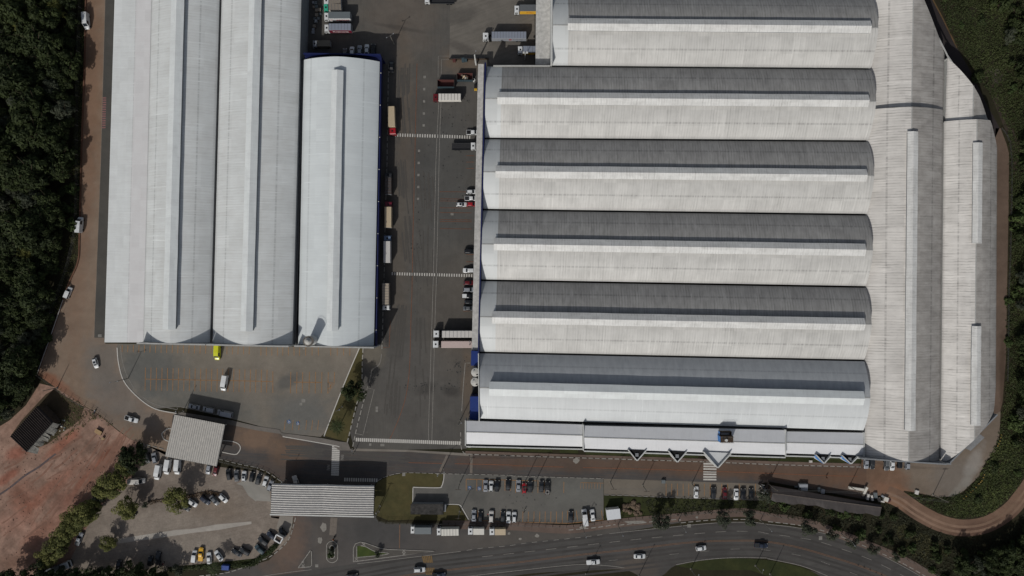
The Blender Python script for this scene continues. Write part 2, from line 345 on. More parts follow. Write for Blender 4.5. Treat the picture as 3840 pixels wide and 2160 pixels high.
for i in range(26):
    u0, v0 = rng_.uniform(1050, 1380), rng_.uniform(-40, 200); k = rng_.uniform(.5, 1.1); o_ = rng_.uniform(-260, 120)
    pts = [w1(0, 3, u0 + o_ * .3 - k * t * 620 + 60 * math.sin(t * 3 + i), v0 + t * k * 900 + 40 * math.cos(t * 4 + i), 0) for t in [j / 9 for j in range(10)]]
    ru.ribbon(pts, rng_.uniform(.2, .5), .016 + i * .0006, (rng_.uniform(14, 30), rng_.uniform(2, 6)))
for i in range(16):
    u0, v0, a0 = rng_.uniform(0, 700), rng_.uniform(150, 1100), rng_.uniform(.3, .9)
    pts = [w1(0, 3, u0 + t * 300 * math.cos(a0), v0 - t * 300 * math.sin(a0) + 12 * math.sin(t * 5 + i), 0) for t in [j / 6 for j in range(7)]]
    ru.ribbon(pts, rng_.uniform(.3, .8), .032 + i * .0006, (rng_.uniform(8, 16), rng_.uniform(2, 5)))
o = struct('wheel_ruts', ru, ground('rut_earth', (106, 80, 68), (122, 92, 78), .2, .2)); o['kind'] = 'stuff'
dl = MB(); dl.ribbon(smooth(w('@0,3 -20,640 100,560 250,440 380,360 470,290 560,220'), 4), .7, .05); struct('drain_channel', dl, ground('drain_silt', (74, 66, 68), (84, 74, 72), .3, .2))
rub = MB()
for i in range(300):
    u0, v0 = rng_.choice(((300, 700), (700, 300), (150, 300), (500, 900), (900, 150), (250, 1150)));  p_ = w1(0, 3, rng_.gauss(u0, 190), rng_.gauss(v0, 150), 0)
    if p_.x > -125 and False: continue
    r_ = rng_.uniform(.06, .22); rub.prism([(p_.x + r_ * math.cos(k * 1.25 + i), p_.y + r_ * math.sin(k * 1.25 + i) * .8) for k in range(5)], .0, rng_.uniform(.08, .25))
o = struct('earth_clods', rub, ground('clod_earth', (104, 80, 68), (138, 112, 98), .5, .2)); o['kind'] = 'stuff'
# south-east yard, dirt road, east track
m_se = ground('se_concrete', (98, 87, 76), (109, 98, 87), .05, .12, [(3330, 1800, 9, 8, 0, (110, 82, 64), .7), (3250, 1772, 12, 7, -10, (92, 72, 58), .85), (3330, 1855, 9, 5, -30, (106, 82, 67), .9), (3570, 1790, 10, 8, 40, (102, 97, 91), .5), (3650, 1740, 3, 9, -25, (130, 126, 120), .6), (3600, 1830, 2, 12, -40, (124, 120, 112), .6), (3390, 1850, 10, 3, -15, (118, 86, 66), .6)])
sheet('south_east_yard', m_se, w('@3,3 940,250 1870,250 2290,-190 @3,2 2290,1265 2340,1240 @3,3 2330,30 2310,170 2190,300 2120,450 1960,600 1860,650 1700,655 1500,610 1370,590 1300,700 1200,640 990,640 940,352'), 2)
m_dirt = ground('dirt_road', (96, 76, 63), (112, 90, 75), .07, .16, [(3680, 1985, 14, 4, 5, (84, 64, 54), .75), (3330, 1870, 10, 3, -30, (120, 92, 72), .6), (3790, 1960, 8, 4, 35, (88, 68, 57), .5), (3410, 1925, 3, 3, 0, (84, 66, 54), .7)], streak=(R(-25), 1.4, (92, 68, 54), .4))
dr = smooth(w('@3,3 1190,618 1330,680 1520,810 1740,920 1960,965 2200,930 2420,800 2560,640 2700,440 2900,120'), 6)
db = MB(); db.ribbon(dr, 6.3, .03); struct('dirt_road', db, m_dirt)
db = MB()
for o_ in (-1.5, .4): db.ribbon([v + Vector((0, 0, 0)) for v in [dr[i] + Vector((-(dr[min(i + 1, len(dr) - 1)] - dr[max(i - 1, 0)]).normalized().y, (dr[min(i + 1, len(dr) - 1)] - dr[max(i - 1, 0)]).normalized().x, 0)) * o_ for i in range(len(dr))]], .9, .042)
struct('dirt_road_tracks', db, ground('packed_dirt', (110, 89, 74), (124, 101, 85), .1, .16))
m_et = ground('east_track', (84, 70, 60), (94, 79, 68), .06, .14, [(3760, 1420, 1.5, 20, 0, (62, 50, 40), .6)])
sheet('east_track', m_et, w('@3,0 2290,1290 2340,1290 2400,1449 @3,1 2425,100 2420,700 @3,2 2405,0 2395,700 2360,1150 2330,1260 2270,1300 2270,900 2280,0 @3,0 2280,1440'), 1)
m_bv = ground('shade_tinted_lane', (41, 37, 37), (47, 42, 41), .06, .08)  # asphalt colour darkened to paint in the hall's cast shadow
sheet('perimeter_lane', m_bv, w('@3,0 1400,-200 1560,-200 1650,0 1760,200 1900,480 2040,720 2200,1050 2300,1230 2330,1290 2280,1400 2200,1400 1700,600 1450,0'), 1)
eb = MB(); eb.ribbon(smooth(w('@3,0 1560,-200 1660,0 1765,200 1900,480'), 4), .5, .03); struct('lane_verge', eb, ground('verge', (88, 68, 46), (70, 58, 40), .2, .25))
tb = MB(); tb.ribbon(smooth(w('@3,0 2200,700 2280,950 2400,1250 2480,1449 @3,1 2500,300'), 4), 2.6, .03); struct('overgrown_path', tb, ground('path_soil', (46, 40, 34), (58, 50, 42), .2, .3))
pb = MB(); pb.poly(w('@3,0 2210,720 2310,690 2400,800 2280,860'), .045); struct('old_slab', pb, ground('slab', (64, 58, 52), (74, 68, 62), .2, .2))
# grass: level pieces of lawn
m_gr = ground('lawn_dry', (60, 58, 36), (74, 67, 42), .12, .22, grain=4.0)
m_gg = ground('lawn_green', (38, 43, 23), (50, 52, 28), .15, .25, grain=4.0)
m_gf = ground('lawn_fresh', (50, 62, 28), (62, 70, 34), .2, .25, grain=4.0)
def lawn(name, pts, mat, lvl=4): return sheet(name, mat, pts, lvl)
lawn('lawn_strip', w('@1,2 1040,606 1078,606 1070,760 1062,1010 1010,1180 945,1449 @1,3 918,100 690,38 @1,2 700,1449 870,1010 960,790'), m_gr)
lawn('lawn_gate', w('@1,3 1225,500 1330,445 1500,412 1885,420 1870,540 1830,555 1580,555 1575,720 1555,830 1890,830 1900,740 2030,732 2130,890 1750,890 1560,880 1330,890 1190,830 1195,560'), m_gr)
for i, s in enumerate(('@1,3 2120,120 2576,150 2576,190 2120,182', '@2,3 0,130 405,150 405,205 0,198', '@2,3 480,150 665,158 665,215 480,208', '@2,3 740,185 1870,215 1870,262 740,232', '@2,3 2210,225 2576,235 2576,270 2210,262', '@3,3 0,235 935,255 935,315 0,290')):
    lawn('lawn_front', w(s), m_gg)
lawn('lawn_bank', w('@2,3 926,640 1600,668 2500,695 2576,700 @3,3 0,720 20,900 @2,3 2340,800 1640,830 1420,860 930,885'), m_gg, 3)
lawn('lawn_island', w('@1,3 1012,1150 1060,1140 1190,1190 1340,1220 1180,1248 1015,1268'), m_gf, 13)
lawn('lawn_median', smooth(w('@2,3 1640,1345 1900,1295 2200,1270 @3,3 0,1290 330,1360 520,1449 700,1600'), 4) + w('@3,3 100,1600 0,1449 @2,3 2400,1390 1900,1390'), m_gg, 4)
lawn('lawn_corner', w('@1,3 0,1270 130,1180 215,1110 245,1125 150,1230 0,1300 @0,3 2400,1345 1700,1395 1700,1360 2400,1290'), m_gg, 4)
# pavements and raised kerbs
m_pave = ground('pavement', (92, 88, 83), (104, 98, 92), .15, .12)
m_pavr = ground('pavement_red', (84, 72, 65), (96, 82, 74), .12, .14)
def pavement(name, pts, mat, h=.13):
    mb = MB(); mb.prism([(p.x, p.y) for p in pts], .0, h); return struct(name, mb, mat)
pavement('pavement', w('@0,2 1800,1245 2330,1330 @1,2 10,1390 240,1425 250,1449 @1,3 270,10 660,60 840,95 925,105 950,170 1000,185 840,185 770,135 270,45 250,20 @1,2 0,1430 @0,2 1790,1265'), m_pave)
pavement('pavement', w('@1,3 1000,165 1540,180 2140,215 2140,242 1550,200 960,190'), ground('pavement_pale', (104, 98, 90), (112, 106, 98), .2, .1), .06)
pavement('pavement', w('@1,3 2110,190 2576,205 @2,3 0,205 1900,268 @3,3 0,292 935,318 935,350 0,322 @2,3 1900,295 0,232 @1,3 2100,215'), m_pavr)
hw_walk = w('@2,3 -700,930 0,945 560,978 1040,918 1640,862 2000,828 2340,810 @3,3 0,855 360,905 700,1020 1080,1170 1400,1310 1700,1500 2000,1720')
kb = MB(); kb.ribbon(smooth(hw_walk, 5), 3.2, .0, h=.13); struct('roadside_walk', kb, m_pavr)
# painted kerbs
m_wp = plain('white_paint', (176, 172, 165), .7, .2, .12, scale=2.5)
m_wf = plain('faded_white_paint', (128, 124, 118), .8, .2, .2, scale=2.0)
m_or = plain('orange_paint', (146, 108, 70), .8, .2, .18, scale=1.5)
m_oy = plain('red_orange_paint', (120, 78, 56), .8, .2, .2, scale=1.5)
m_ye = plain('yellow_paint', (112, 90, 58), .8, .2, .15, scale=1.5)
kerb = MB()
for s, wd in (('@0,2 1180,600 1195,760 1250,940 1390,1100 1560,1215 1780,1262', .35), ('@1,2 1040,606 960,790 870,1010 700,1449 @1,3 690,38', .35), ('@1,3 270,45 770,132 840,150', .3),
              ('@1,3 1580,555 1835,560 1870,540 1888,480 1892,420', .3), ('@1,3 1580,560 1578,720', .3), ('@1,3 1900,728 2040,730 2080,775 2140,880', .3), ('@0,3 2240,85 2340,95 2400,120 2420,160 2400,205 2360,225 2230,200', .3), ('@0,2 1740,1420 1690,1415 1650,1445 @0,3 1630,20 1650,70 1700,95', .3)):
    kerb.ribbon(smooth(w(s), 5), wd, 0, h=.15)
struct('kerb', kerb, m_wp)
kd = MB()
for s, wd in (('@1,2 1078,606 1070,760 1062,1010 1010,1180 945,1449 @1,3 918,110', .4), ('@1,2 1278,240 1272,480 1268,620', .35), ('@1,2 1110,1040 1060,1230 1005,1449 @1,3 970,170', .35), ('@1,0 1335,650 1328,1000 1322,1400 @1,1 1318,200 1300,800 1290,1300 @1,2 1278,250', .28),
              ('@1,3 1225,490 1330,440 1500,410 1890,418 2576,435 @2,3 0,440 920,468', .2), ('@2,3 928,632 1200,640 1600,658 2450,682', .2), ('@1,3 2060,0 2065,150 2090,205 2150,222 2576,235 @2,3 0,238 1900,298 @3,3 0,325 940,352', .3),
              ('@0,3 1410,112 1670,178', .3), ('@0,3 2200,270 2400,320 2576,355 @1,3 0,355 110,400 200,460 290,520', .3), ('@1,3 400,860 340,1060 250,1170 130,1260 0,1310 @0,3 2300,1410 2000,1449', .35)):
    kd.ribbon(smooth(w(s), 5), wd, 0.0, (1.7, .75), h=.165)
for s in ('@2,3 570,985 840,960 1040,930', '@2,3 1080,935 1640,880 1680,895', '@2,3 1700,912 2040,882 2380,878', '@3,3 0,900 360,945 700,1040 1080,1195 1400,1345 1700,1530 2000,1760'):
    kd.ribbon(smooth(w(s), 5), .3, 0.0, (1.8, 1.0), h=.165)
struct('painted_kerb', kd, plain('kerb_paint', (140, 136, 129), .8, .2, .2, scale=2))
k2 = MB(); k2.ribbon(smooth(w('@1,2 1265,660 1255,730 1230,780 1170,825 1145,930 1110,1040'), 5), .35, 0, h=.15); struct('kerb', k2, plain('grey_kerb', (110, 106, 100), .8, .2))
# ------------------------------------------------------------------ markings
Z = .062
mk = MB()
mk.ribbon(w('@1,0 1840,1030 1820,1400 @1,1 1810,200 1785,1300 @1,2 1775,200 1735,1449 @1,3 1738,85'), .2, Z)
mk.ribbon(w('@1,0 1862,1030 1848,1400 @1,1 1842,200 1818,1300 @1,2 1805,200 1772,1449 @1,3 1770,85'), .2, Z)
mk.ribbon(w('@1,0 1832,780 1835,565 1940,565'), .15, Z); mk.ribbon(w('@1,0 1864,750 1868,600 1940,600'), .15, Z)
mk.ribbon(w('@1,2 1120,1005 1190,1020 1085,1449 @1,3 1078,30 1005,15'), .2, Z)
mk.ribbon(w('@1,2 2155,755 2105,755 2085,1000 2070,1240'), .3, Z)
mk.ribbon(smooth(w('@0,2 1215,585 1225,700 1270,860 1350,1012'), 4), .22, Z); mk.ribbon(smooth(w('@0,2 1440,1100 1560,1170 1780,1222 1815,1195 2300,1300'), 3), .2, Z)
struct('lane_lines', mk, m_wf)
def stripes(mb, a, b, n, wd, ln, z=Z):
    a = Vector(a[:2]); b = Vector(b[:2]); d = (b - a).normalized(); nn = Vector((-d.y, d.x))
    for i in range(n):
        p = a + (b - a) * (i / (n - 1)) if n > 1 else a
        mb.poly([p - d * wd / 2 - nn * ln / 2, p + d * wd / 2 - nn * ln / 2, p + d * wd / 2 + nn * ln / 2, p - d * wd / 2 + nn * ln / 2], z)
cw = MB()
stripes(cw, *w('@1,0 1402,1358 2150,1380'), 31, .45, 1.2); stripes(cw, *w('@1,1 1372,1305 2170,1325'), 33, .45, 1.1)
stripes(cw, *w('@1,3 1012,76 2050,112'), 52, .55, 1.35); stripes(cw, *w('@1,3 805,148 795,430'), 16, .55, 2.9); stripes(cw, *w('@1,3 895,478 1215,485'), 15, .5, 1.3)
stripes(cw, *w('@2,3 1992,320 1990,478'), 7, .6, 4.9)
struct('crosswalk', cw, m_wp)
ol = MB(); ol.ribbon(smooth(w('@1,0 1620,640 1605,1300 @1,1 1595,300 1580,900 1570,1449 @1,2 1560,300 1545,800 1510,1080 1450,1280 1380,1449 @1,3 1345,70'), 4), .18, Z)
ol.ribbon(w('@1,3 1535,308 1870,316'), .2, Z); ol.ribbon(w('@1,3 2000,318 2576,332 @2,3 0,338 520,352'), .2, Z); ol.ribbon(w('@2,3 715,357 1600,380 2576,415 @3,3 500,436 900,446'), .2, Z)
for v in (480, 552, 573, 642, 690, 762, 780, 852): ol.ribbon(w('@1,1 1850,%d 2170,%d' % (v, v + 3)), .14, Z)
for v in (118, 182, 245, 1112, 1185): ol.ribbon(w('@1,1 2115,%d 2195,%d' % (v, v)), .14, Z)
for v in (40, 100, 232): ol.ribbon(w('@1,2 2085,%d 2150,%d' % (v, v)), .14, Z)
ol.ribbon(w('@1,2 1352,330 1340,598 1280,598'), .16, Z)
struct('red_lane_lines', ol, m_oy)
pk = MB()
for i in range(17): pk.ribbon(w('@0,2 %f,575 %f,%d' % (1232 + 56 * i, 1229 + 56 * i, 645 + i)), .20, Z)
for i in range(5): pk.ribbon(w('@0,2 %f,590 %f,668' % (2285 + 56 * i, 2283 + 56 * i)), .18, Z)
for u in (50, 104, 160, 217, 270, 326, 383, 438, 500, 565, 628, 752, 818, 882, 945): pk.ribbon(w('@1,2 %d,595 %d,680' % (u, u)), .18, Z)
for i in range(23): pk.ribbon(w('@0,2 %f,%d %f,%d' % (1465 + 55.6 * i, 800 + i, 1460 + 55.6 * i, 1030 + i)), .20, Z)
for u in (170,): pk.ribbon(w('@1,2 %d,838 %d,1055' % (u, u)), .20, Z)
pk.ribbon(w('@0,2 1463,916 2576,937 @1,2 170,943'), .18, Z)
for u in (350, 412, 470, 537, 600, 663, 727, 790): pk.ribbon(w('@1,2 %d,845 %d,%d' % (u + 1, u - 4, 950 if u == 790 else 1060)), .20, Z)
pk.ribbon(w('@1,2 380,947 660,950'), .20, Z); pk.ribbon(w('@1,2 725,952 793,955 725,1060 725,952'), .18, Z); pk.ribbon(w('@1,2 740,958 752,1010'), .20, Z); pk.ribbon(w('@1,2 770,958 730,1020'), .20, Z)
for u in (295, 375, 440, 510, 570, 630): pk.ribbon(w('@1,2 %d,1330 %d,1430' % (u, u - 10)), .18, Z)
# front car park
for u in (2115, 2222, 2282, 2505, 2560): pk.ribbon(w('@1,3 %d,475 %d,590' % (u, u)), .20, Z)
pk.ribbon(w('@1,3 2115,474 2576,484 @2,3 0,485 270,492'), .20, Z)
for u in (38, 205, 262, 325, 522): pk.ribbon(w('@2,3 %d,500 %d,612' % (u, u - 2)), .20, Z)
pk.ribbon(w('@2,3 690,570 690,508 920,514'), .15, Z)
for u in (718, 745, 775, 803, 832, 860, 890): pk.ribbon(w('@2,3 %d,512 %d,570' % (u, u)), .13, Z)
for u in (110, 165, 222, 280, 335, 392, 448, 508): pk.ribbon(w('@2,3 %d,800 %d,915' % (u, u - 3)), .20, Z)
for a, b in ((560, 555), (620, 618), (645, 660), (760, 780), (900, 912)): pk.ribbon(w('@2,3 %d,790 %d,890' % (a, b)), .20, Z)
pk.ribbon(w('@2,3 0,905 560,918 920,885'), .20, Z); pk.ribbon(w('@1,3 2190,885 2576,905'), .20, Z)
for u in (2232, 2345, 2400, 2460): pk.ribbon(w('@1,3 %d,790 %d,880' % (u, u)), .15, Z)
for u in (1550, 1607, 1664, 1722, 1778, 1835, 1935, 1993, 2110, 2170, 2285, 2450): pk.ribbon(w('@2,3 %d,520 %d,640' % (u, u)), .20, Z)
struct('parking_lines', pk, m_or)
yl = MB(); yl.ribbon(w('@1,3 1447,930 1444,1170'), .3, Z)
cl = smooth(w('@1,3 -600,1800 600,1610 1480,1449 2050,1375 @2,3 0,1318 600,1245 1200,1180 1800,1110 2300,1092 @3,3 0,1105 300,1160 600,1245 900,1340 1180,1449 1500,1600'), 6)
def offs(pts, d):
    out = []
    for i in range(len(pts)):
        t = (pts[min(i + 1, len(pts) - 1)] - pts[max(i - 1, 0)]).normalized(); out.append(pts[i] + Vector((-t.y, t.x, 0)) * d)
    return out
lw = MB()
for o_ in (-7.6, -5.9, -3.4, -1.7, 1.9, 3.6, 6.0): lw.ribbon(offs(cl, o_), .8, .036)
struct('lane_wear', lw, ground('worn_lane', (57, 55, 53), (65, 62, 60), .06, .08))
yl.ribbon(offs(cl, .2), .16, Z); yl.ribbon(offs(cl, -.2), .16, Z)
struct('centre_lines', yl, plain('highway_orange', (112, 86, 68), .8, .2, .15))
wl = MB()
ln1 = smooth(w('@1,3 -300,1505 300,1415 560,1385'), 4); wl.ribbon(ln1, .2, Z)
wl.ribbon(smooth(w('@1,3 1020,1325 1390,1282 2060,1200'), 3), .2, Z); wl.ribbon(smooth(w('@1,3 2120,1190 2300,1165 2530,1145 @2,3 160,1115 400,1090 700,1058 920,1030'), 4), .2, Z, (2.0, 2.1))
wl.ribbon(smooth(w('@2,3 980,1022 1430,973 2040,915 2400,908 @3,3 0,928 330,968 700,1060 1080,1210 1500,1430 1800,1620'), 5), .2, Z)
wl.ribbon(smooth(w('@2,3 -300,1255 0,1222 640,1150 1300,1075 2100,1003 2460,1003 @3,3 0,1022 320,1065 540,1110 960,1255 1170,1350 1500,1520'), 5), .16, Z, (4.0, 4.0))
wl.ribbon(smooth(w('@2,3 970,1295 1500,1240 1990,1195 2300,1175 @3,3 0,1190 400,1260 740,1380 900,1440'), 5), .13, Z, (3.5, 8.0))
wl.ribbon(smooth(w('@2,3 -600,1470 0,1400 630,1335 900,1340 1130,1365'), 4), .2, Z); wl.ribbon(smooth(w('@2,3 1650,1335 1900,1290 2200,1265 2576,1268 @3,3 0,1275 330,1345 600,1449'), 4), .22, Z)
struct('highway_lines', wl, m_wf)
hz = MB()
for (u0, v0) in ((1665, 1240), (1690, 1360)):
    for i in range(6):
        a = w1(1, 3, u0 + 8 + i * 18, v0 + 5, 0); b = w1(1, 3, u0 + 28 + i * 16, v0 + 75, 0)
        hz.ribbon([a, b], .45, Z)
struct('hazard_stripes', hz, m_ye)
# lettering and access symbols painted on the ground
for (u, v, rz) in ((870, 255, R(88)), (727, 358, R(-92))):
    o = bpy.data.objects.new('road_lettering', textmesh('PARE', 1.55, m_wf, 'road_lettering')); COL.objects.link(o)
    p = w1(1, 3, u, v); o.location = (p.x, p.y, Z); o.rotation_euler = (0, 0, rz); o.scale = (.62, 1, 1); o['kind'] = 'structure'
m_bl = plain('sign_blue', (52, 82, 122), .7, .2, .1)
for (c, r, u, v, a) in ((1, 2, 332, 1345, 20), (1, 2, 423, 1361, 8), (1, 3, 2150, 562, 5), (1, 3, 2247, 567, 8)):
    p = w1(c, r, u, v); rot = Matrix.Rotation(R(a), 2)
    def tr(pts): return [Vector((p.x, p.y)) + rot @ Vector(x) for x in pts]
    b = MB(); b.poly(tr([(-.6, -.65), (.6, -.65), (.6, .65), (-.6, .65)]), Z); struct('access_square', b, m_bl)
    b = MB(); ring = [(.36 * math.cos(t * .45), -.2 + .36 * math.sin(t * .45)) for t in range(-9, 4)]
    b.ribbon(tr(ring), .12, Z + .012); b.poly(tr([(-.12 + .1 * math.cos(t), .48 + .1 * math.sin(t)) for t in [i * .785 for i in range(8)]]), Z + .012)
    b.ribbon(tr([(-.1, .36), (-.06, .0), (.25, -.02), (.4, -.42)]), .13, Z + .013); struct('access_symbol', b, m_wp)
# utility covers and patches in the paving
cv = MB()
for (c, r, u, v, a, b2) in ((1, 0, 1697, 775, 25, 25), (1, 0, 1693, 897, 22, 24), (1, 0, 1692, 1020, 22, 24), (1, 0, 1689, 1142, 22, 24), (1, 0, 1687, 1262, 22, 24), (1, 1, 1641, 68, 22, 24), (1, 1, 1637, 190, 22, 24), (1, 1, 1635, 312, 22, 24), (1, 1, 1633, 432, 22, 24), (1, 1, 1631, 552, 22, 24),
                         (1, 1, 1973, 705, 30, 24), (1, 2, 478, 1132, 38, 38), (1, 2, 452, 1168, 28, 28), (1, 2, 1217, 1205, 24, 26), (1, 2, 1216, 1235, 24, 26), (1, 3, 1150, 126, 24, 24), (1, 3, 1272, 130, 40, 26), (1, 2, 482, 608, 22, 18), (0, 2, 1005, 480, 36, 28), (1, 3, 612, 1345, 30, 30), (2, 3, 1781, 943, 34, 34), (3, 3, 528, 1067, 34, 38), (1, 3, 1487, 428, 30, 30), (1, 3, 1827, 425, 18, 16)):
    p = w1(c, r, u, v); cv.box(p.x - a * K * S / 2, p.x + a * K * S / 2, p.y - b2 * K * S / 2, p.y + b2 * K * S / 2, .02, .07)
struct('paving_covers', cv, plain('cover_concrete', (122, 119, 113), .9, .2, .15))
pt = MB()
rp = random.Random(3)
for (c, r, u, v, ru, rv) in ((1, 3, 680, 960, 34, 46), (1, 3, 644, 1088, 24, 34), (2, 3, 1245, 905, 105, 16), (2, 3, 715, 960, 34, 16), (2, 3, 250, 1043, 22, 18), (2, 3, 645, 290, 36, 26), (1, 3, 2546, 1022, 16, 14), (2, 3, 82, 1075, 16, 12), (1, 3, 1118, 0, 3, 3), (2, 3, 1860, 857, 14, 12)):
    pts = []
    for i in range(14):
        a = i * 2 * math.pi / 14; f = rp.uniform(.75, 1.15); pts.append(w1(c, r, u + ru * f * math.cos(a), v + rv * f * math.sin(a)))
    pt.poly(pts, .052 if not (c == 2 and 840 < v < 970) else .14)
struct('paving_patches', pt, plain('pale_patch', (126, 122, 115), .9, .2, .12))
cs = MB(); cs.ribbon(w('@1,3 1925,235 1850,400'), .9, .05); cs.ribbon(w('@1,3 2168,225 2165,415'), 1.0, .05); cs.ribbon(w('@1,3 785,860 772,1040'), 2.6, .05)
struct('trench_patches', cs, plain('trench', (106, 98, 90), .9, .2, .12))
# oil drips
oil = MB()
for _ in range(240):
    c, r, u, v, su, sv = rp.choice(((1, 2, 1640, 985, 70, 30), (1, 2, 1920, 1000, 110, 35), (1, 2, 2010, 770, 60, 40), (1, 1, 1720, 300, 60, 300), (1, 1, 2000, 350, 120, 250), (1, 0, 2020, 1150, 90, 120), (1, 1, 1620, 1000, 40, 250), (1, 2, 1315, 500, 14, 50), (2, 3, 200, 680, 200, 60)))
    p = w1(c, r, rp.gauss(u, su), rp.gauss(v, sv)); rr = rp.uniform(.1, .32)
    oil.poly([(p.x + rr * rp.uniform(.6, 1.2) * math.cos(i * .9), p.y + rr * rp.uniform(.6, 1.2) * math.sin(i * .9)) for i in range(7)], .058)
o = struct('oil_stains', oil, plain('oil', (40, 39, 38), .6, .4)); o['kind'] = 'stuff'
tm = MB()
for i in range(24):
    c_, r_, u0, v0, du, dv = rp.choice(((1, 0, 1480, 700, 40, 700), (1, 1, 1500, 200, 60, 1200), (1, 1, 1680, 300, 80, 1100), (1, 2, 1480, 200, -60, 1100), (1, 2, 1680, 300, -40, 1000), (1, 3, 300, 250, 1200, 60)))
    j = rp.uniform(-60, 60); k = rp.uniform(-60, 60); am = rp.uniform(10, 60); ph = rp.uniform(0, 6)
    pts = [w1(c_, r_, u0 + j + du * t + am * math.sin(t * 2.2 + ph) * (1 if abs(dv) > abs(du) else 0), v0 + k + dv * t + am * math.sin(t * 2.2 + ph) * (1 if abs(du) >= abs(dv) else 0)) for t in [x / 11 for x in range(12)]]
    for off in (-.85, .85): tm.ribbon(offs(pts, off), rp.uniform(.35, .6), .040 + i * .0004, (rp.uniform(8, 20), rp.uniform(3, 14)))
o = struct('tyre_marks', tm, plain('tyre_rubber', (72, 69, 65), .8, .2, .06)); o['kind'] = 'stuff'
# traffic islands
m_kg = plain('worn_kerb_paint', (146, 142, 135), .8, .2, .2, scale=2)
def island(name, outer, h=.14):
    mb = MB(); mb.prism([(p.x, p.y) for p in outer], 0, h); struct(name, mb, m_pave2)
    kb = MB(); pts = list(outer) + [outer[0]]; kb.ribbon(pts, .22, h, h=.02); struct('kerb', kb, m_kg)
m_pave2 = ground('island_paving', (70, 67, 63), (80, 76, 71), .15, .14)
def oval(c, r, u, v, ru, rv, n=20):
    out = []
    for i in range(n):
        a = i * 2 * math.pi / n; ca, sa = math.cos(a), math.sin(a)
        out.append(w1(c, r, u + ru * ca, v + (rv - ru) * (1 if sa > 0.01 else -1 if sa < -.01 else 0) + ru * sa))
    return out
island('traffic_island', oval(1, 3, 767, 1205, 58, 108))
island('traffic_island', w('@1,3 425,1365 548,1192 560,1200 562,1340 545,1355'))
island('traffic_island', w('@1,3 980,1305 980,1170 1000,1125 1050,1105 1100,1115 1250,1168 1330,1180 1800,1198 1400,1250'))
ki = MB(); ki.ribbon(oval(1, 3, 767, 1205, 24, 66) + [oval(1, 3, 767, 1205, 24, 66)[0]], .25, .14, h=.12)
ki.ribbon(w('@1,3 1015,1150 1015,1265'), .22, .14, h=.06); ki.ribbon(smooth(w('@1,3 1055,1142 1110,1155 1200,1200 1340,1222 1190,1245 1020,1260'), 4), .22, .14, h=.06)
struct('kerb', ki, m_kg)
xm = MB()
for (u, v, a) in ((1085, 1130, 15), (1488, 1195, 15), (1490, 1225, 15), (1012, 1278, 18), (475, 1345, 14), (472, 1308, 10)):
    xm.ribbon([w1(1, 3, u - a, v - a), w1(1, 3, u + a, v + a)], .3, .146); xm.ribbon([w1(1, 3, u - a, v + a), w1(1, 3, u + a, v - a)], .3, .150)
struct('island_markings', xm, m_wf)
ib = MB(); ib.poly(oval(1, 3, 767, 1205, 20, 62), .15); struct('island_soil', ib, m_soil)
# painted red-and-white blocks and bay lines beside the left hall
rb = MB()
for i in range(14):
    p = w1(0, 0, 1052 - i * .6, 985 + i * 23); rb.box(p.x - .65, p.x + .65, p.y - .25, p.y + .25, .026, .034)
struct('red_bay_stripes', rb, plain('faded_red', (128, 92, 90), .9, .2, .15))
# ================================================================== HALLS
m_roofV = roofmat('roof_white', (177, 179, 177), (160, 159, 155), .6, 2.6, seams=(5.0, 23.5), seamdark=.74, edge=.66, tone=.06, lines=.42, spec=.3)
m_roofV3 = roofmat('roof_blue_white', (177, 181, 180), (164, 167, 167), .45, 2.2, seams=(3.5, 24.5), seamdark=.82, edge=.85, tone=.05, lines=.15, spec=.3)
m_roofH = roofmat('roof_weathered', (169, 167, 162), (80, 77, 72), .30, 2.2, 5.6, (170, 173, 172), seams=(5.0, 24.0), seamdark=.42, edge=.6, tone=.08, lines=.8, weather_and_shade=(14.2, 15.2, 1.2), bands=((-1, 14.97, (100, 98, 95), .70),))  # band: grime plus painted-in shade over the whole north slope
m_roofN = roofmat('roof_clean', (168, 170, 169), (148, 150, 150), .4, 2.2, seams=(5.0, 24.0), seamdark=.82, tone=.03, lines=.1, bands=((-1, 14.97, (114, 116, 118), .66),), spec=.7)  # band paints shade onto the north slope of this clean roof
m_roofE = roofmat('roof_stained', (182, 178, 172), (80, 75, 70), .30, 1.3, seams=(6.5, 24.5), seamdark=.45, edge=.55, tone=.11, lines=.55, weather_and_shade=(16.0, 15.0, 1.25), bands=((15.03, 31, (104, 100, 95), .72),), spec=.3)  # band: staining plus painted-in shade over the whole east slope
m_roofL = roofmat('roof_lean_to', (178, 180, 178), (160, 159, 156), .45, 2.6, seams=(17.5,), seamdark=.8, bands=((17.5, 30, (170, 166, 165), .6),), tone=.05, lines=.2, spec=.3)
m_roofA = roofmat('roof_annex', (178, 178, 178), (160, 159, 158), .35, 2.0, seams=(), tone=.03, spec=.6)
m_mon = roofmat('roof_monitor_sheet', (182, 181, 177), (116, 113, 108), .45, 2.2, seams=(), tone=.07, lines=.35)
m_monV = roofmat('roof_monitor_white', (182, 185, 183), (152, 151, 150), .4, 2.2, seams=(), tone=.05, spec=.4)
m_wht = plain('white_wall', (178, 178, 174), .8, .2, .08)
m_gry = plain('grey_wall', (120, 122, 124), .8, .2, .1)
m_blu = plain('blue_wall', (15, 24, 66), .6, .3, .08)
m_dgw = plain('dark_grey_wall', (62, 64, 70), .8, .2, .1)
m_bluR = plain('blue_roof', (15, 40, 100), .6, .3, .06)
m_drk = plain('dark_louvre', (40, 40, 42), .8, .2, .1)
m_cop = plain('coping', (158, 157, 153), .8, .2, .12)
m_steel = plain('galvanised_steel', (92, 92, 90), .5, .4, .1, .2)
m_conP = plain('pole_concrete', (118, 114, 106), .85, .2, .1)
def lerp(a, b, t): return a + (b - a) * t
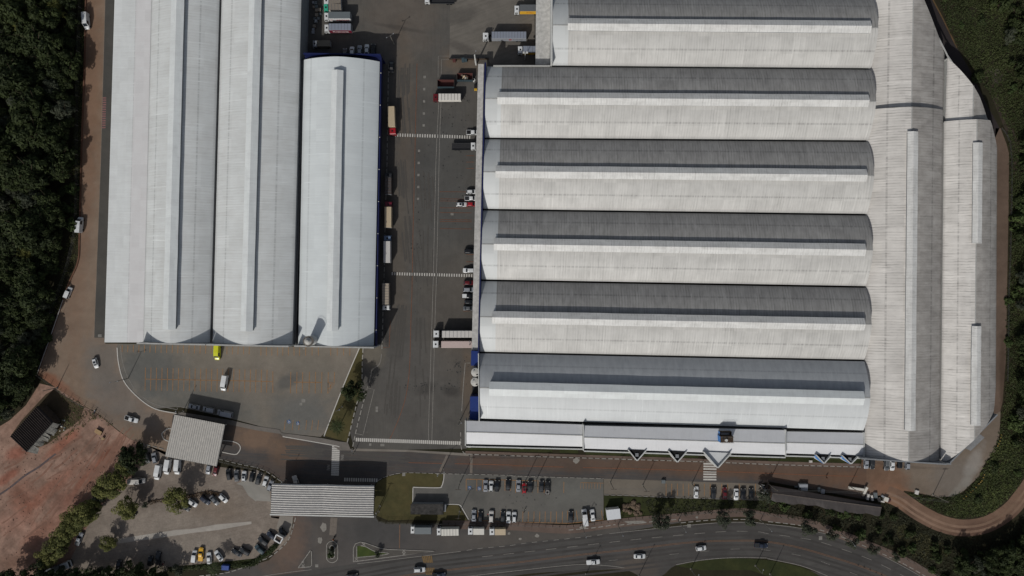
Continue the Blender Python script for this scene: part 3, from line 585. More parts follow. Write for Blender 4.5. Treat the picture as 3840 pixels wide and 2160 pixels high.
def xy(v): return Vector((v[0], v[1]))
def isect(p, d, poly):
    """where the line p + t*d meets a plan polyline (nearest in t)"""
    best = None
    for i in range(len(poly) - 1):
        a, b = xy(poly[i]), xy(poly[i + 1]); e = b - a
        den = d.x * e.y - d.y * e.x
        if abs(den) < 1e-9: continue
        t = ((a.x - p.x) * e.y - (a.y - p.y) * e.x) / den
        s = ((a.x - p.x) * d.y - (a.y - p.y) * d.x) / den
        if -1e-6 <= s <= 1 + 1e-6 and (best is None or abs(t) < abs(best)): best = t
    return None if best is None else p + d * best
class Hall: pass
def hall(name, label, A0, A1, B0, B1, eave, rise, mroof, mwall, n=24, clip0=None, clip1=None, group=None, cols=None, cat='warehouse'):
    """barrel-roofed hall between springing lines A0-A1 and B0-B1 (plan points)"""
    A0, A1, B0, B1 = map(xy, (A0, A1, B0, B1))
    ctr = (A0 + A1 + B0 + B1) / 4
    root = thing(name, label, cat, (ctr.x, ctr.y, 0), 0, group)
    h = Hall(); h.root = root; h.eave = eave; h.rise = rise; h.A0, h.A1, h.B0, h.B1 = A0, A1, B0, B1
    span = ((A0 - B0).length + (A1 - B1).length) / 2
    Rr = (span * span / 4 + rise * rise) / (2 * rise); th = math.asin(span / 2 / Rr)
    fr = sorted(set([i / n for i in range(n + 1)] + (cols or [])))
    P0, P1, Zs = [], [], []
    for f in fr:
        a = f; s_ = abs(2 * f - 1)
        p0, p1 = lerp(A0, B0, a), lerp(A1, B1, a); d = p1 - p0
        p0c = p0
        if clip0:
            x = isect(p0, d, clip0)
            if x is not None: p0c = x
            if (p1 - p0c).dot(d) < 0: p0c = p1 - d.normalized() * .02
        if clip1:
            x = isect(p0, d, clip1); p1c = x if x is not None else p1
        else: p1c = p1
        P0.append(p0c); P1.append(p1c); Zs.append(eave + rise * (1 - (.22 * s_ + .78 * s_ * s_)))
    h.P0, h.P1, h.Zs, h.fr = P0, P1, Zs, fr
    ax = (A1 - A0).normalized(); h.ax = ax
    nm = 14
    vs, fs, uvs = [], [], []
    wob = random.Random(len(label))
    for i, f in enumerate(fr):
        for k in range(nm + 1):
            p = lerp(P0[i], P1[i], k / nm); wz = wob.uniform(-.025, .025) if 0 < k < nm else 0
            vs.append((p.x - ctr.x, p.y - ctr.y, Zs[i] + wz)); uvs.append(((p - lerp(A0, B0, f)).dot(ax), f * 30))
    for i in range(len(fr) - 1):
        for k in range(nm):
            a = i * (nm + 1) + k; fs.append((a, a + nm + 1, a + nm + 2, a + 1))
    up = Vector(vs[fs[0][1]]) - Vector(vs[fs[0][0]]); e = Vector(vs[fs[0][3]]) - Vector(vs[fs[0][0]])
    if up.cross(e).z < 0: fs = [f[::-1] for f in fs]
    nf = len(fs); nv = len(vs); n1 = nm + 1; nc = len(fr)
    vs += [(x, y, z - .12) for x, y, z in vs[:nv]]; uvs += uvs[:nv]; fs += [tuple(i + nv for i in f[::-1]) for f in fs[:nf]]
    loop = [i * n1 for i in range(nc)] + [(nc - 1) * n1 + k for k in range(1, n1)] + [i * n1 + nm for i in range(nc - 2, -1, -1)] + list(range(nm - 1, 0, -1))
    r0 = len(vs)
    for i in loop: vs += [vs[i], vs[i + nv]]; uvs += [uvs[i], uvs[i]]
    nl = len(loop); fs += [(r0 + 2 * i, r0 + 2 * i + 1, r0 + 2 * ((i + 1) % nl) + 1, r0 + 2 * ((i + 1) % nl)) for i in range(nl)]
    me = bpy.data.meshes.new('roof'); me.from_pydata(vs, [], fs); me.materials.append(mroof)
    ul = me.uv_layers.new(name='UVMap')
    for l in me.loops: ul.data[l.index].uv = uvs[l.vertex_index]
    me.polygons.foreach_set('use_smooth', [True] * (2 * nf) + [False] * (len(fs) - 2 * nf)); me.update()
    mid = min(range(len(fr)), key=lambda i: abs(fr[i] - .5)) * (nm + 1)
    for ed in me.edges:          # the two slopes meet in a sharp ridge
        if mid <= ed.vertices[0] <= mid + nm and mid <= ed.vertices[1] <= mid + nm: ed.use_edge_sharp = True
    o = bpy.data.objects.new('roof', me); COL.objects.link(o); o.parent = root
    # walls: two long sides and the two gables
    m = MB(); ins = .25; c2 = Vector((0, 0))
    def sh(p): return (p[0] - ctr.x, p[1] - ctr.y)
    nn = (B0 - A0).normalized()
    m.wall(sh(P0[0] + nn * ins), sh(P1[0] + nn * ins), .2, 0, eave - .05)
    m.wall(sh(P0[-1] - nn * ins), sh(P1[-1] - nn * ins), .2, 0, eave - .05)
    for P, sgn in ((P0, 1), (P1, -1)):
        for i in range(len(fr) - 1):
            a, b = P[i] + ax * sgn * .3, P[i + 1] + ax * sgn * .3
            a2, b2 = a + ax * sgn * .2, b + ax * sgn * .2
            if (b - a).length < .02: continue
            m.prism([sh(a), sh(b), sh(b2), sh(a2)], 0, [Zs[i] - .13, Zs[i + 1] - .13, Zs[i + 1] - .13, Zs[i] - .13])
    m.build('wall', mwall, root)
    return h
def monitor(h, u0, u1, hw=2.2, up=.85, pitch=.55, mat=None, base=-.55):
    """raised ridge vent: gable strip on louvred upstands"""
    ctr = h.root.location; c0, c1 = lerp(h.A0, h.B0, .5), lerp(h.A1, h.B1, .5)
    d = (c1 - c0).normalized(); nn = Vector((-d.y, d.x)); L = (c1 - c0).length
    if u1 < 0: u1 = L + u1
    z = h.eave + h.rise
    a, b = c0 + d * u0, c0 + d * u1
    m = MB(); nm = 20; vs = []; uvs = []; wob = random.Random(int(u1 * 10))
    for k in range(nm + 1):
        p = lerp(a, b, k / nm); j = wob.uniform(-.05, .05)
        for (s, zz, vv) in ((-hw, z + up, 9), (0, z + up + pitch, 15), (hw, z + up, 21)):
            x = p + nn * (s + (j if s else 0)); vs.append((x.x - ctr.x, x.y - ctr.y, zz + wob.uniform(-.02, .02))); uvs.append(((b - a).length * k / nm + 8, vv))
    fs = []
    for k in range(nm):
        for s in (0, 1):
            i = k * 3 + s; fs.append((i, i + 3, i + 4, i + 1))
    if (Vector(vs[3]) - Vector(vs[0])).cross(Vector(vs[1]) - Vector(vs[0])).z < 0: fs = [f[::-1] for f in fs]
    me = bpy.data.meshes.new('roof_monitor'); me.from_pydata(vs, [], fs); me.materials.append(mat or m_mon)
    ul = me.uv_layers.new(name='UVMap')
    for l in me.loops: ul.data[l.index].uv = uvs[l.vertex_index]
    me.update(); o = bpy.data.objects.new('roof_monitor', me); COL.objects.link(o); o.parent = h.root
    md = o.modifiers.new('thickness', 'SOLIDIFY'); md.thickness = .08; md.offset = -1
    w_ = MB(); i = hw - .3
    for s in (-1, 1):
        q0, q1 = a + d * .3 + nn * s * i, b - d * .3 + nn * s * i
        w_.wall((q0.x - ctr.x, q0.y - ctr.y), (q1.x - ctr.x, q1.y - ctr.y), .12, z + base - .3, z + up - .02)
    for e in (a + d * .3, b - d * .3):
        e0, e1 = e - nn * i, e + nn * i
        f = d * .06
        w_.add([(e0.x - f.x - ctr.x, e0.y - f.y - ctr.y, z + base - .3), (e1.x - f.x - ctr.x, e1.y - f.y - ctr.y, z + base - .3), (e1.x - f.x - ctr.x, e1.y - f.y - ctr.y, z + up - .05), (e.x - f.x - ctr.x, e.y - f.y - ctr.y, z + up + pitch - .1), (e0.x - f.x - ctr.x, e0.y - f.y - ctr.y, z + up - .05),
                (e0.x + f.x - ctr.x, e0.y + f.y - ctr.y, z + base - .3), (e1.x + f.x - ctr.x, e1.y + f.y - ctr.y, z + base - .3), (e1.x + f.x - ctr.x, e1.y + f.y - ctr.y, z + up - .05), (e.x + f.x - ctr.x, e.y + f.y - ctr.y, z + up + pitch - .1), (e0.x + f.x - ctr.x, e0.y + f.y - ctr.y, z + up - .05)],
               [(0, 1, 2, 3, 4), (9, 8, 7, 6, 5), (0, 5, 6, 1), (1, 6, 7, 2), (2, 7, 8, 3), (3, 8, 9, 4), (4, 9, 5, 0)])
    w_.build('louvre', m_gry, o)
    return o
def ridge_cap(h, w_=.35):
    ctr = h.root.location; k = min(range(len(h.fr)), key=lambda i: abs(h.fr[i] - .5)); c0, c1 = h.P0[k], h.P1[k]
    m = MB(); m.ribbon([(c0.x - ctr.x, c0.y - ctr.y), (c1.x - ctr.x, c1.y - ctr.y)], w_, h.eave + h.rise - .01, h=.07); m.build('ridge_cap', m_cop, h.root)
def parapet(h, a, b, th, z0, z1, mat=None, cap=True):
    ctr = h.root.location; m = MB(); m.wall((a[0] - ctr.x, a[1] - ctr.y), (b[0] - ctr.x, b[1] - ctr.y), th, z0, z1)
    o = m.build('parapet', mat or m_wht, h.root)
    if cap:
        c = MB(); c.wall((a[0] - ctr.x, a[1] - ctr.y), (b[0] - ctr.x, b[1] - ctr.y), th + .1, z1, z1 + .06); c.build('coping', m_cop if mat is None else mat, o)
    return o
PX = lambda x, y, z=0: W((x, y), z)
# ---- left complex
zl = 9.5; rl = 4.6
Sline0, Sline1 = PX(391, 1284, zl + rl), PX(1409, 1306, zl + rl)          # common south parapet line
def onS(p, d): return isect(xy(p), xy(d), [xy(Sline0) - (xy(Sline1) - xy(Sline0)), xy(Sline1) + (xy(Sline1) - xy(Sline0))])
def south(p, q_): d = xy(q_) - xy(p); return onS(p, d)
def pair(x0, y0, x1, y1, z):
    a, b = PX(x0, y0, z), PX(x1, y1, z); d = (xy(b) - xy(a)).normalized()
    return xy(a) - d * 18, south(a, b) - Vector((0, -.3))
a0, a1 = pair(568, 0, 537, 1285, zl); b0, b1 = pair(823, 0, 787, 1290, zl)
v1 = hall('warehouse_hall', 'westernmost white barrel-roofed hall with a lean-to roof beside the brown track', a0, a1, b0, b1, zl, rl, m_roofV, m_wht, group='halls on the left of the yard')
monitor(v1, 2, -4.8, 2.3, 1.0, .85, m_monV)
l0, l1 = pair(430, 0, 393, 1282, 7.5); l1 = xy(PX(392, 1284, 7.6)); a1s = a1; a1 = xy(PX(537, 1284, 9.6))
m = MB(); ctr = v1.root.location
L = (a1 - a0).length
vs = []; uv_ = []
for k in range(15):
    for (p0, p1, z, v) in ((l0, l1, 7.6, 0), (a0, a1, zl + .1, 30)):
        p = lerp(p0, p1, k / 14); vs.append((p.x - ctr.x, p.y - ctr.y, z)); uv_.append((L * k / 14, v))
me = bpy.data.meshes.new('lean_to_roof'); me.from_pydata(vs, [], [(2 * k, 2 * k + 2, 2 * k + 3, 2 * k + 1) for k in range(14)]); me.materials.append(m_roofL)
ul = me.uv_layers.new(name='UVMap')
for l in me.loops: ul.data[l.index].uv = uv_[l.vertex_index]
o = bpy.data.objects.new('lean_to_roof', me); COL.objects.link(o); o.parent = v1.root
md = o.modifiers.new('thickness', 'SOLIDIFY'); md.thickness = .12; md.offset = -1
m = MB(); m.wall((l0.x + .2 - ctr.x, l0.y - ctr.y), (l1.x + .2 - ctr.x, l1.y + .3 - ctr.y), .2, 0, 7.5)
m.prism([(l1.x + .3 - ctr.x, l1.y + .3 - ctr.y), (a1.x - ctr.x, a1.y + .3 - ctr.y), (a1.x - ctr.x, a1.y + .5 - ctr.y), (l1.x + .3 - ctr.x, l1.y + .5 - ctr.y)], 0, [7.5, zl, zl, 7.5]); m.build('lean_to_wall', m_wht, v1.root); a1 = a1s
parapet(v1, a1 + Vector((.1, -.35)), b1 + Vector((.3, -.35)), .4, 0, zl + rl - .15)
a0, a1 = pair(831, 0, 797, 1290, zl); b0, b1 = pair(1130, 0, 1096, 1298, zl)
v2 = hall('warehouse_hall', 'middle white barrel-roofed hall of the three on the left, with a full-length ridge vent', a0, a1, b0, b1, zl, rl, m_roofV, m_gry, group='halls on the left of the yard')
monitor(v2, 2, -4.8, 2.2, 1.0, .85, m_monV)
parapet(v2, a1 + Vector((-.3, -.35)), b1 + Vector((.1, -.35)), .4, 0, zl + rl - .15)
z3 = 7.6; r3 = 4.5
aa, ab_ = PX(1139, 224, z3), PX(1118, 1300, z3); ba, bb = PX(1424, 231, z3), PX(1402, 1300, z3)
a1 = south(aa, ab_) + Vector((0, .3)); b1 = south(ba, bb) + Vector((0, .3))
v3 = hall('warehouse_hall', 'short bluish-white barrel hall with blue outer wall facing the yard', aa, a1, ba, b1, z3, r3, m_roofV3, m_dgw, group='halls on the left of the yard')
monitor(v3, 5.2, -5.5, 2.1, 1.0, .75, m_monV)
n0, n1 = PX(960 + 475 * K, 537 * K, 9.6), PX(960 + 1252 * K, 549 * K, 9.6)
parapet(v3, n0, n1, .35, 0, 9.6, m_blu)
parapet(v3, a1 + Vector((-.1, -.35)), b1 + Vector((.9, -.35)), .4, 0, z3 + r3 - .15)
parapet(v3, xy(n1) + Vector((-.15, -.3)), b1 + Vector((.75, -.1)), .3, z3 - 2.6, z3 + .1, m_blu)
m = MB(); c = v3.root.location; m.prism([(n0.x - c.x, n0.y - .2 - c.y), (n1.x - c.x, n1.y - .2 - c.y), (ba.x - c.x, ba.y + .05 - c.y), (aa.x - c.x, aa.y + .05 - c.y)], 6.8, 7.3); m.build('gutter_deck', m_blu, v3.root)
for i in range(9):
    m = MB(); p = lerp(xy(n1) + Vector((-.15, -.3)), b1 + Vector((.75, -.1)), (i + .5) / 9); m.box(p.x - c.x - .1, p.x - c.x + .25, p.y - c.y - .1, p.y - c.y + .1, z3 + .17, z3 + .5); m.build('flood_lamp', m_wht, v3.root)
# gutter and brackets in the gap between the second and third hall
g = thing('valley_gutter', 'grey steel gutter with brackets in the dark gap beside the short blue-walled hall', 'gutter', (W((1105, 760), 7).x, W((1105, 760), 7).y, 0))
ga, gb = PX(960 + 470 * K, 225, 7.2), PX(960 + 392 * K, 1292, 7.2)
m = MB(); m.wall((ga.x, ga.y), (gb.x, gb.y), .8, 6.9, 7.3); local(m, g); m.build('trough', m_steel, g)
for i in range(12):
    p = lerp(ga, gb, (i + .5) / 12); m = MB(); m.box(p.x - 1.0, p.x + .9, p.y - .07, p.y + .07, 7.3, 7.45); local(m, g); m.build('bracket', m_steel, g)
    m = MB(); m.box(p.x - .06, p.x + .06, p.y - .06, p.y + .06, 0, 6.9); local(m, g); m.build('support', m_steel, g)
# ---- right complex
zh, rh = 9.0, 4.5
pw0, pw1 = xy(PX(1820, 238.5, 12.6)), xy(PX(1794, 1313, 12.6)); pw2 = xy(PX(1797, 1565, 12.6))
pw_ext = [pw0 + (pw0 - pw1).normalized() * 30, pw0, pw1, pw2, pw2 + Vector((0, -5))]
yl_ = [-27, 246, 519, 786, 1051, 1322, 1573]; yr_ = [-14, 258, 529, 805, 1076, 1352, 1617]; xr_ = [3272, 3266, 3256, 3251, 3247, 3241, 3238]
Ldesc = ['topmost stained barrel hall of the right block, set back behind a wide canopy', 'weathered barrel hall second from the top of the right block, beside the waste skips',
         'streaked barrel hall with the broad dark smudge, third from the top of the right block', 'weathered barrel hall in the middle of the right block, fourth from the top', 'weathered barrel hall directly above the clean white one',
         'clean blue-grey and white barrel hall behind the front offices']
halls = []
for i in range(6):
    pts = []
    for j, dy in ((i, -.32), (i + 1, .32)):
        A = xy(PX(1815, yl_[j], zh)); B = xy(PX(xr_[j], yr_[j], zh)); d = B - A
        st = isect(A, d, pw_ext)
        if i == 0: st = A + d * ((PX(2069, 100, 12.6).x - A.x) / d.x)
        pts.append((st + Vector((.35, dy)), B + Vector((0, dy))))
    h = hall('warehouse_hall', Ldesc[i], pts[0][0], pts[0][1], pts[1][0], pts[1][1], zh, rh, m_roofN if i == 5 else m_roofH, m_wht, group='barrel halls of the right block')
    halls.append(h)
    monitor(h, 5.2 if i == 0 else 4.3 if i < 5 else 3.4, -3.2, 2.2 if i < 5 else 2.5, .75 if i < 4 else 1.15 if i == 4 else 1.5, .95, m_monV if i == 5 else m_mon)
    ridge_cap(h)
    pa, pb = pts[0][0] + Vector((-.38, .3)), pts[1][0] + Vector((-.38, -.3))
    parapet(h, pa, pb, .5 if i < 5 else .3, 0, 12.6, m_blu if 0 < i < 5 else m_wht, i == 0)
# ---- east halls, N-S, the yard edge cut off on a slant
ze, re_ = 8.4, 4.3
def plan(s, z): return [xy(p) for p in w(s, z)]
sE = [xy(PX(2880 + 960 * K, 1620 + 266 * K, 12.4)), xy(PX(2880 + 1855 * K, 1620 + 318 * K, 12.4)), xy(PX(2880 + 2290 * K, 1080 + 1268 * K, 10)), xy(PX(2880 + 2300 * K, 1080 + 1200 * K, 10))]
sE = [sE[0] + Vector((-6, .3))] + sE[1:] + [sE[-1] + Vector((1, 8))]
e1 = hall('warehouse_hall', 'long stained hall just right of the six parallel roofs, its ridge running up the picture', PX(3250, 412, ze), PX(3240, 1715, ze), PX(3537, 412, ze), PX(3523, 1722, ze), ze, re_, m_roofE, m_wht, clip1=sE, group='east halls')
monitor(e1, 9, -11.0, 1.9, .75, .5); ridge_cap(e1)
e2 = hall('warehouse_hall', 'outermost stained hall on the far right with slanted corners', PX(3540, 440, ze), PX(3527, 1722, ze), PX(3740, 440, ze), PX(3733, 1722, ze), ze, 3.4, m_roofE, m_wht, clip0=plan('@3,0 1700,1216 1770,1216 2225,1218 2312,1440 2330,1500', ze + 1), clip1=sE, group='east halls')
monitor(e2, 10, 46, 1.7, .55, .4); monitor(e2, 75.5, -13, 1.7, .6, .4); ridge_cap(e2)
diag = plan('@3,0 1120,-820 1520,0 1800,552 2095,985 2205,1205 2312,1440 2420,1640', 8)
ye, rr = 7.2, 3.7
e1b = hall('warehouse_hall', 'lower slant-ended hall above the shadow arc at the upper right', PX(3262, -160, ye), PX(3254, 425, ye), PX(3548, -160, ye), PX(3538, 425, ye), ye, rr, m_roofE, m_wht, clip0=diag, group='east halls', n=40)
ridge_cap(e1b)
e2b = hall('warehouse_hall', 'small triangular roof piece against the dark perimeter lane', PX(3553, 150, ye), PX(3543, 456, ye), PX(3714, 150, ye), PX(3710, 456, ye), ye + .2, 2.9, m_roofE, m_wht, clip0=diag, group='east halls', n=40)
ridge_cap(e2b)
gt = MB(); rt = e1b.root.location; gt.ribbon([(p.x - rt.x, p.y - rt.y) for p in diag[1:3]], .45, 8.0, h=.2); gt.build('gutter', m_cop, e1b.root)
gt = MB(); rt = e2b.root.location; gt.ribbon([(p.x - rt.x, p.y - rt.y) for p in diag[2:5]], .45, 7.9, h=.2); gt.build('gutter', m_cop, e2b.root)
# south parapets of the east halls
parapet(e1, sE[0] + Vector((5.2, -.35)), lerp(sE[0], sE[1], (e1.P1[-1].x - sE[0].x) / (sE[1].x - sE[0].x)) + Vector((0, -.35)), .35, 0, ze + re_ - .2, m_gry)
parapet(e2, lerp(sE[0], sE[1], (e2.P1[0].x - sE[0].x) / (sE[1].x - sE[0].x)) + Vector((0, -.35)), sE[1] + Vector((.1, -.35)), .35, 0, ze + 3.2, m_gry)
parapet(e2, sE[1] + Vector((.25, -.3)), sE[2] + Vector((.25, -.1)), .35, 0, ze + 2.2, m_gry)
# ---- dock canopies on the west side of the right block
def flat_canopy(label, pts, z, mat, legs, th=.35):
    c = sum((xy(p) for p in pts), Vector((0, 0))) / len(pts)
    t = thing('dock_canopy', label, 'canopy', (c.x, c.y, 0))
    m = MB(); m.prism([(p.x - c.x, p.y - c.y) for p in pts], z - th, z); m.build('canopy_roof', mat, t)
    for p in legs:
        m = MB(); m.box(p[0] - c.x - .15, p[0] - c.x + .15, p[1] - c.y - .15, p[1] - c.y + .15, 0, z - th); m.build('post', m_steel, t)
    return t
m_can = plain('canopy_sheet', (178, 176, 171), .8, .2, .16, scale=.9)
cp = [PX(1793, 240, 6), PX(1814, 240, 6), PX(1793, 1314, 6), PX(1769, 1314, 6)]
flat_canopy('long narrow pale canopy along the west ends of the stacked barrel halls', cp, 6.0, m_can, [lerp(cp[0], cp[3], (i + .5) / 10) + Vector((.3, 0, 0)) for i in range(10)])
cp = [PX(2012, -160, 6.5), PX(2066, -160, 6.5), PX(2061, 242, 6.5), PX(2008, 242, 6.5)]
flat_canopy('wide pale dock canopy at the top, over the trailers backed up to the topmost hall', cp, 6.5, m_can, [lerp(cp[0], cp[3], (i + .5) / 4) + Vector((.4, 0, 0)) for i in range(4)])
# ---- blue cabins and water tanks at the west end of the clean hall
def blue_cabin(label, corners, z):
    c = sum((xy(p) for p in corners), Vector((0, 0))) / 4; t = thing('service_cabin', label, 'cabin', (c.x, c.y, 0))
    P = [(p.x - c.x, p.y - c.y) for p in corners]
    m = MB(); m.prism([(x * .98, y * .99) for x, y in P], 0, z - .25); m.build('wall', m_blu, t)
    m = MB(); m.prism(P, z - .25, z); m.build('roof', m_bluR, t)
    m = MB(); x0 = min(p[0] for p in P); m.box(x0 + .02, x0 + .12, -.5, .5, .05, 2.1); m.build('door', m_gry, t)
blue_cabin('smaller blue-roofed cabin directly above the two round tanks', [PX(1767, 1315, 7), PX(1800, 1317, 7), PX(1798, 1371, 7), PX(1766, 1371, 7)], 7.0)
blue_cabin('larger blue-roofed cabin below the two round tanks', [PX(1763, 1487, 7), PX(1796, 1487, 7), PX(1794, 1575, 7), PX(1761, 1573, 7)], 7.0)
m_tank = plain('tank_top', (172, 170, 164), .7, .3, .14, scale=1.8)
for (u, v, lb) in ((2207, 850, 'round white water tank with a stained lid, next to the smaller blue cabin'), (2203, 948, 'round white water tank with a stained lid, nearest the open dark pit')):
    p = w1(1, 2, u, v, 9); t = thing('water_tank', lb, 'tank', (p.x, p.y, 0), 0, 'round tanks at the hall end')
    m = MB(); m.cyl((0, 0), 1.5, 0, 8.7, 28); m.build('shell', m_wht, t, False)
    m = MB(); m.cyl((0, 0), 1.56, 8.7, 9.0, 28, .25); m.build('lid', m_tank, t)
    m = MB(); m.cyl((-.5, .7), .25, 8.85, 9.05, 10); m.build('hatch', m_gry, t)
    m = MB(); m.box(.3, .95, -1.0, -.6, 8.82, 8.92); m.build('stain_plate', m_drk, t)
pit = MB(); pit.poly(w('@1,2 2178,985 2248,985 2246,1086 2176,1086'), .1); struct('pit_floor', pit, m_drk)
# ---- round tower at the south gable of the third hall
p = PX(960 + 578 * K, 1080 + 522 * K, 10.5); t = thing('water_tower', 'round white water tower with railed ring top at the end of the short hall', 'tower', (p.x, p.y, 0))
m = MB(); m.cyl((0, 0), 1.72, 0, 16.3, 32); m.build('shaft', m_wht, t, True)
m = MB(); m.cyl((0, 0), 1.85, 16.3, 16.7, 32); m.cyl((0, 0), 1.45, 16.7, 16.9, 32, 1.35); m.build('ring_top', plain('tower_top', (120, 114, 106), .8, .2, .25, scale=3), t)
m = MB(); m.cyl((-.1, 0), 1.3, 16.9, 17.7, 24, .4); m.build('cap', m_tank, t)
m = MB()
for i in range(16):
    a, b = i * math.pi / 8, (i + 1) * math.pi / 8
    m.tube((1.8 * math.cos(a), 1.8 * math.sin(a), 16.7), (1.8 * math.cos(a), 1.8 * math.sin(a), 17.6), .04, 4); m.tube((1.8 * math.cos(a), 1.8 * math.sin(a), 17.6), (1.8 * math.cos(b), 1.8 * math.sin(b), 17.6), .04, 4)
m.build('railing', m_steel, t)
m = MB()
for s in (-.25, .25): m.tube((s, -1.92, .3), (s, -1.92, 17.3), .04, 4)
for i in range(44): m.tube((-.25, -1.92, .5 + i * .37), (.25, -1.92, .5 + i * .37), .025, 4)
m.build('ladder', m_steel, t)
# ---- front office wings
def gable(label, N, Rg, Sg, eave, ridge, mat, wallm, drop=.9, group='office wings along the front'):
    n0, n1 = PX(*N[0], eave), PX(*N[1], eave); r0, r1 = PX(*Rg[0], ridge), PX(*Rg[1], ridge); s0, s1 = PX(*Sg[0], eave), PX(*Sg[1], eave)
    c = (xy(n0) + xy(s1)) / 2; t = thing('office_wing', label, 'office building', (c.x, c.y, 0), 0, group)
    nm = 16; vs = []; uv = []; L = (n1 - n0).length
    for k in range(nm + 1):
        for (a, b, z, v) in ((n0, n1, eave, 3), (r0, r1, ridge, 15), (s0, s1, eave, 27)):
            p = lerp(a, b, k / nm); vs.append((p.x - c.x, p.y - c.y, z)); uv.append((L * k / nm, v))
    fs = [(k * 3 + s + 1, k * 3 + s, k * 3 + s + 3, k * 3 + s + 4)[::1] for k in range(nm) for s in (0, 1)]
    me = bpy.data.meshes.new('roof'); me.from_pydata(vs, [], fs); me.materials.append(mat); ul = me.uv_layers.new(name='UVMap')
    for l in me.loops: ul.data[l.index].uv = uv[l.vertex_index]
    bm = bmesh.new(); bm.from_mesh(me); bmesh.ops.recalc_face_normals(bm, faces=bm.faces)
    if sum(f.normal.z for f in bm.faces) < 0: bmesh.ops.reverse_faces(bm, faces=bm.faces)
    bm.to_mesh(me); bm.free()
    o = bpy.data.objects.new('roof', me); COL.objects.link(o); o.parent = t
    md = o.modifiers.new('thickness', 'SOLIDIFY'); md.thickness = .12; md.offset = -1
    def sh(p): return (p.x - c.x, p.y - c.y)
    m = MB(); P = [n0 + Vector((.3, -.25, 0)), n1 + Vector((-.3, -.25, 0)), s1 + Vector((-.3, .25, 0)), s0 + Vector((.3, .25, 0))]
    m.prism([sh(p) for p in P], 0, eave - .2)
    for (a, b, rr_) in ((P[0], P[3], r0 + Vector((.3, 0, 0))), (P[1], P[2], r1 + Vector((-.3, 0, 0)))):
        m.add([(*sh(a), eave - .2), (*sh(b), eave - .2), (*sh(rr_), ridge - .13)], [(0, 1, 2)])
    m.build('wall', wallm, t)
    m = MB(); e0, e1_ = s0 + Vector((-.1, -drop, 0)), s1 + Vector((.1, -drop, 0)); m.wall(sh(e0), sh(e1_), .4, eave - 1.5, eave + .25); m.build('parapet', m_wht, t)
    m = MB(); m.wall(sh(s0 + Vector((0, -drop / 2, 0))), sh(s1 + Vector((0, -drop / 2, 0))), drop - .4, eave - .9, eave - .6); m.build('gutter', m_drk, t)
    m = MB(); m.wall(sh(r0), sh(r1), .3, ridge - .05, ridge + .06); m.build('ridge_cap', m_cop, t)
    # window bands on the street side
    nw = int(L / 4)
    for i in range(nw):
        p = lerp(s0, s1, (i + .5) / nw); q0 = sh(p)
        for zw in (1.1, 4.4): m = MB(); m.box(q0[0] - 1.2, q0[0] + 1.2, q0[1] + .18, q0[1] + .23, zw, zw + 1.5); m.build('window', m_glass, t)
    return t, (n0, n1, s0, s1)
nbg = NB('glass_dark'); m_glass = nbg.done((.02, .025, .03, 1), .08, .5)
w1_, _ = gable('lower white office wing at the left, beside the tank cabins', ((1749, 1578), (2184, 1592)), ((1749, 1620), (2184, 1633)), ((1749, 1665), (2184, 1675)), 9.6, 10.7, m_roofA, m_wht)
w2_, c2_ = gable('longest office wing in the middle, carrying the brown stair house', ((2191, 1596), (2944, 1613)), ((2191, 1640), (2944, 1663)), ((2191, 1682), (2944, 1706)), 10.7, 11.8, m_roofA, m_wht)
w3_, _ = gable('right-hand office wing with the two blue-sided entrance wedges', ((2948, 1618), (3238, 1623)), ((2948, 1660), (3238, 1668)), ((2948, 1700), (3238, 1709)), 9.0, 10.1, m_roofA, m_wht)
# end kerb walls of the wings
for t, xs, y0, y1, z in ((w1_, 1745, 1577, 1672, 9.9), (w2_, 2188, 1594, 1690, 11.6), (w2_, 2947, 1612, 1712, 11.2), (w3_, 3241, 1622, 1714, 9.6)):
    a, b = PX(xs, y0, z), PX(xs, y1, z); c = t.location; m = MB(); m.wall((a.x - c.x, a.y - c.y), (b.x - c.x, b.y - c.y), .35, 4, z); m.build('end_parapet', m_wht, t)
# stair house on the middle wing
p = PX(2725, 1640, 14.2); t = thing('rooftop_stair_house', 'brown rooftop stair house with blue side panels and a white dish', 'stair house', (p.x, p.y, 9.6))
def lp(x, y, z): a = PX(x, y, z); return a.x - p.x, a.y - p.y
x0, y1 = lp(2701, 1637, 14.2); x1, y0 = lp(2750, 1659.5, 14.2)
m_brn = plain('brown_render', (74, 62, 52), .9, .1, .25, scale=2)
m = MB(); m.box(x0, x1, y0, y1, 0, 4.6); m.build('tower_block', m_brn, t)
m = MB(); xb, yb = lp(2699, 1619, 12.4); m.box(xb, xb + .3, y1, yb, 0, 2.8); m.box(x1 - .3, x1, y1, yb, 0, 2.8); m.box(xb + .3, x1 - .3, yb - .3, yb, 0, 2.8); m.build('well_wall', m_brn, t)
m = MB(); m.box(xb + .3, x1 - .3, y1, yb - .3, 0, .4); m.build('well_floor', m_drk, t)
m_lb = plain('light_blue_panel', (66, 118, 176), .5, .3, .06)
m = MB(); m.box(x0 - .12, x0, y0, y1, 0, 4.7); m.box(xb - .12, xb, y1, yb, 0, 2.9); m.build('side_panel', m_lb, t)
m = MB(); m.cyl((x0 + 2.0, (y0 + y1) / 2 - .2), .5, 4.6, 5.3, 16); m.build('dish', m_wht, t)
m = MB(); m.box(x0 + .9, x0 + 1.4, y1 - .9, y1 - .4, 4.6, 4.75); m.build('hatch', m_drk, t)
m = MB()
for k in range(7):
    xx = x0 + (x1 - x0) * k / 6
    for yy in (y0 + .05, y1 - .05): m.tube((xx, yy, 4.6), (xx, yy, 5.7), .03, 4)
for yy in (y0 + .05, y1 - .05):
    for zz in (5.15, 5.7): m.tube((x0, yy, zz), (x1, yy, zz), .03, 4)
m.build('railing', m_steel, t)
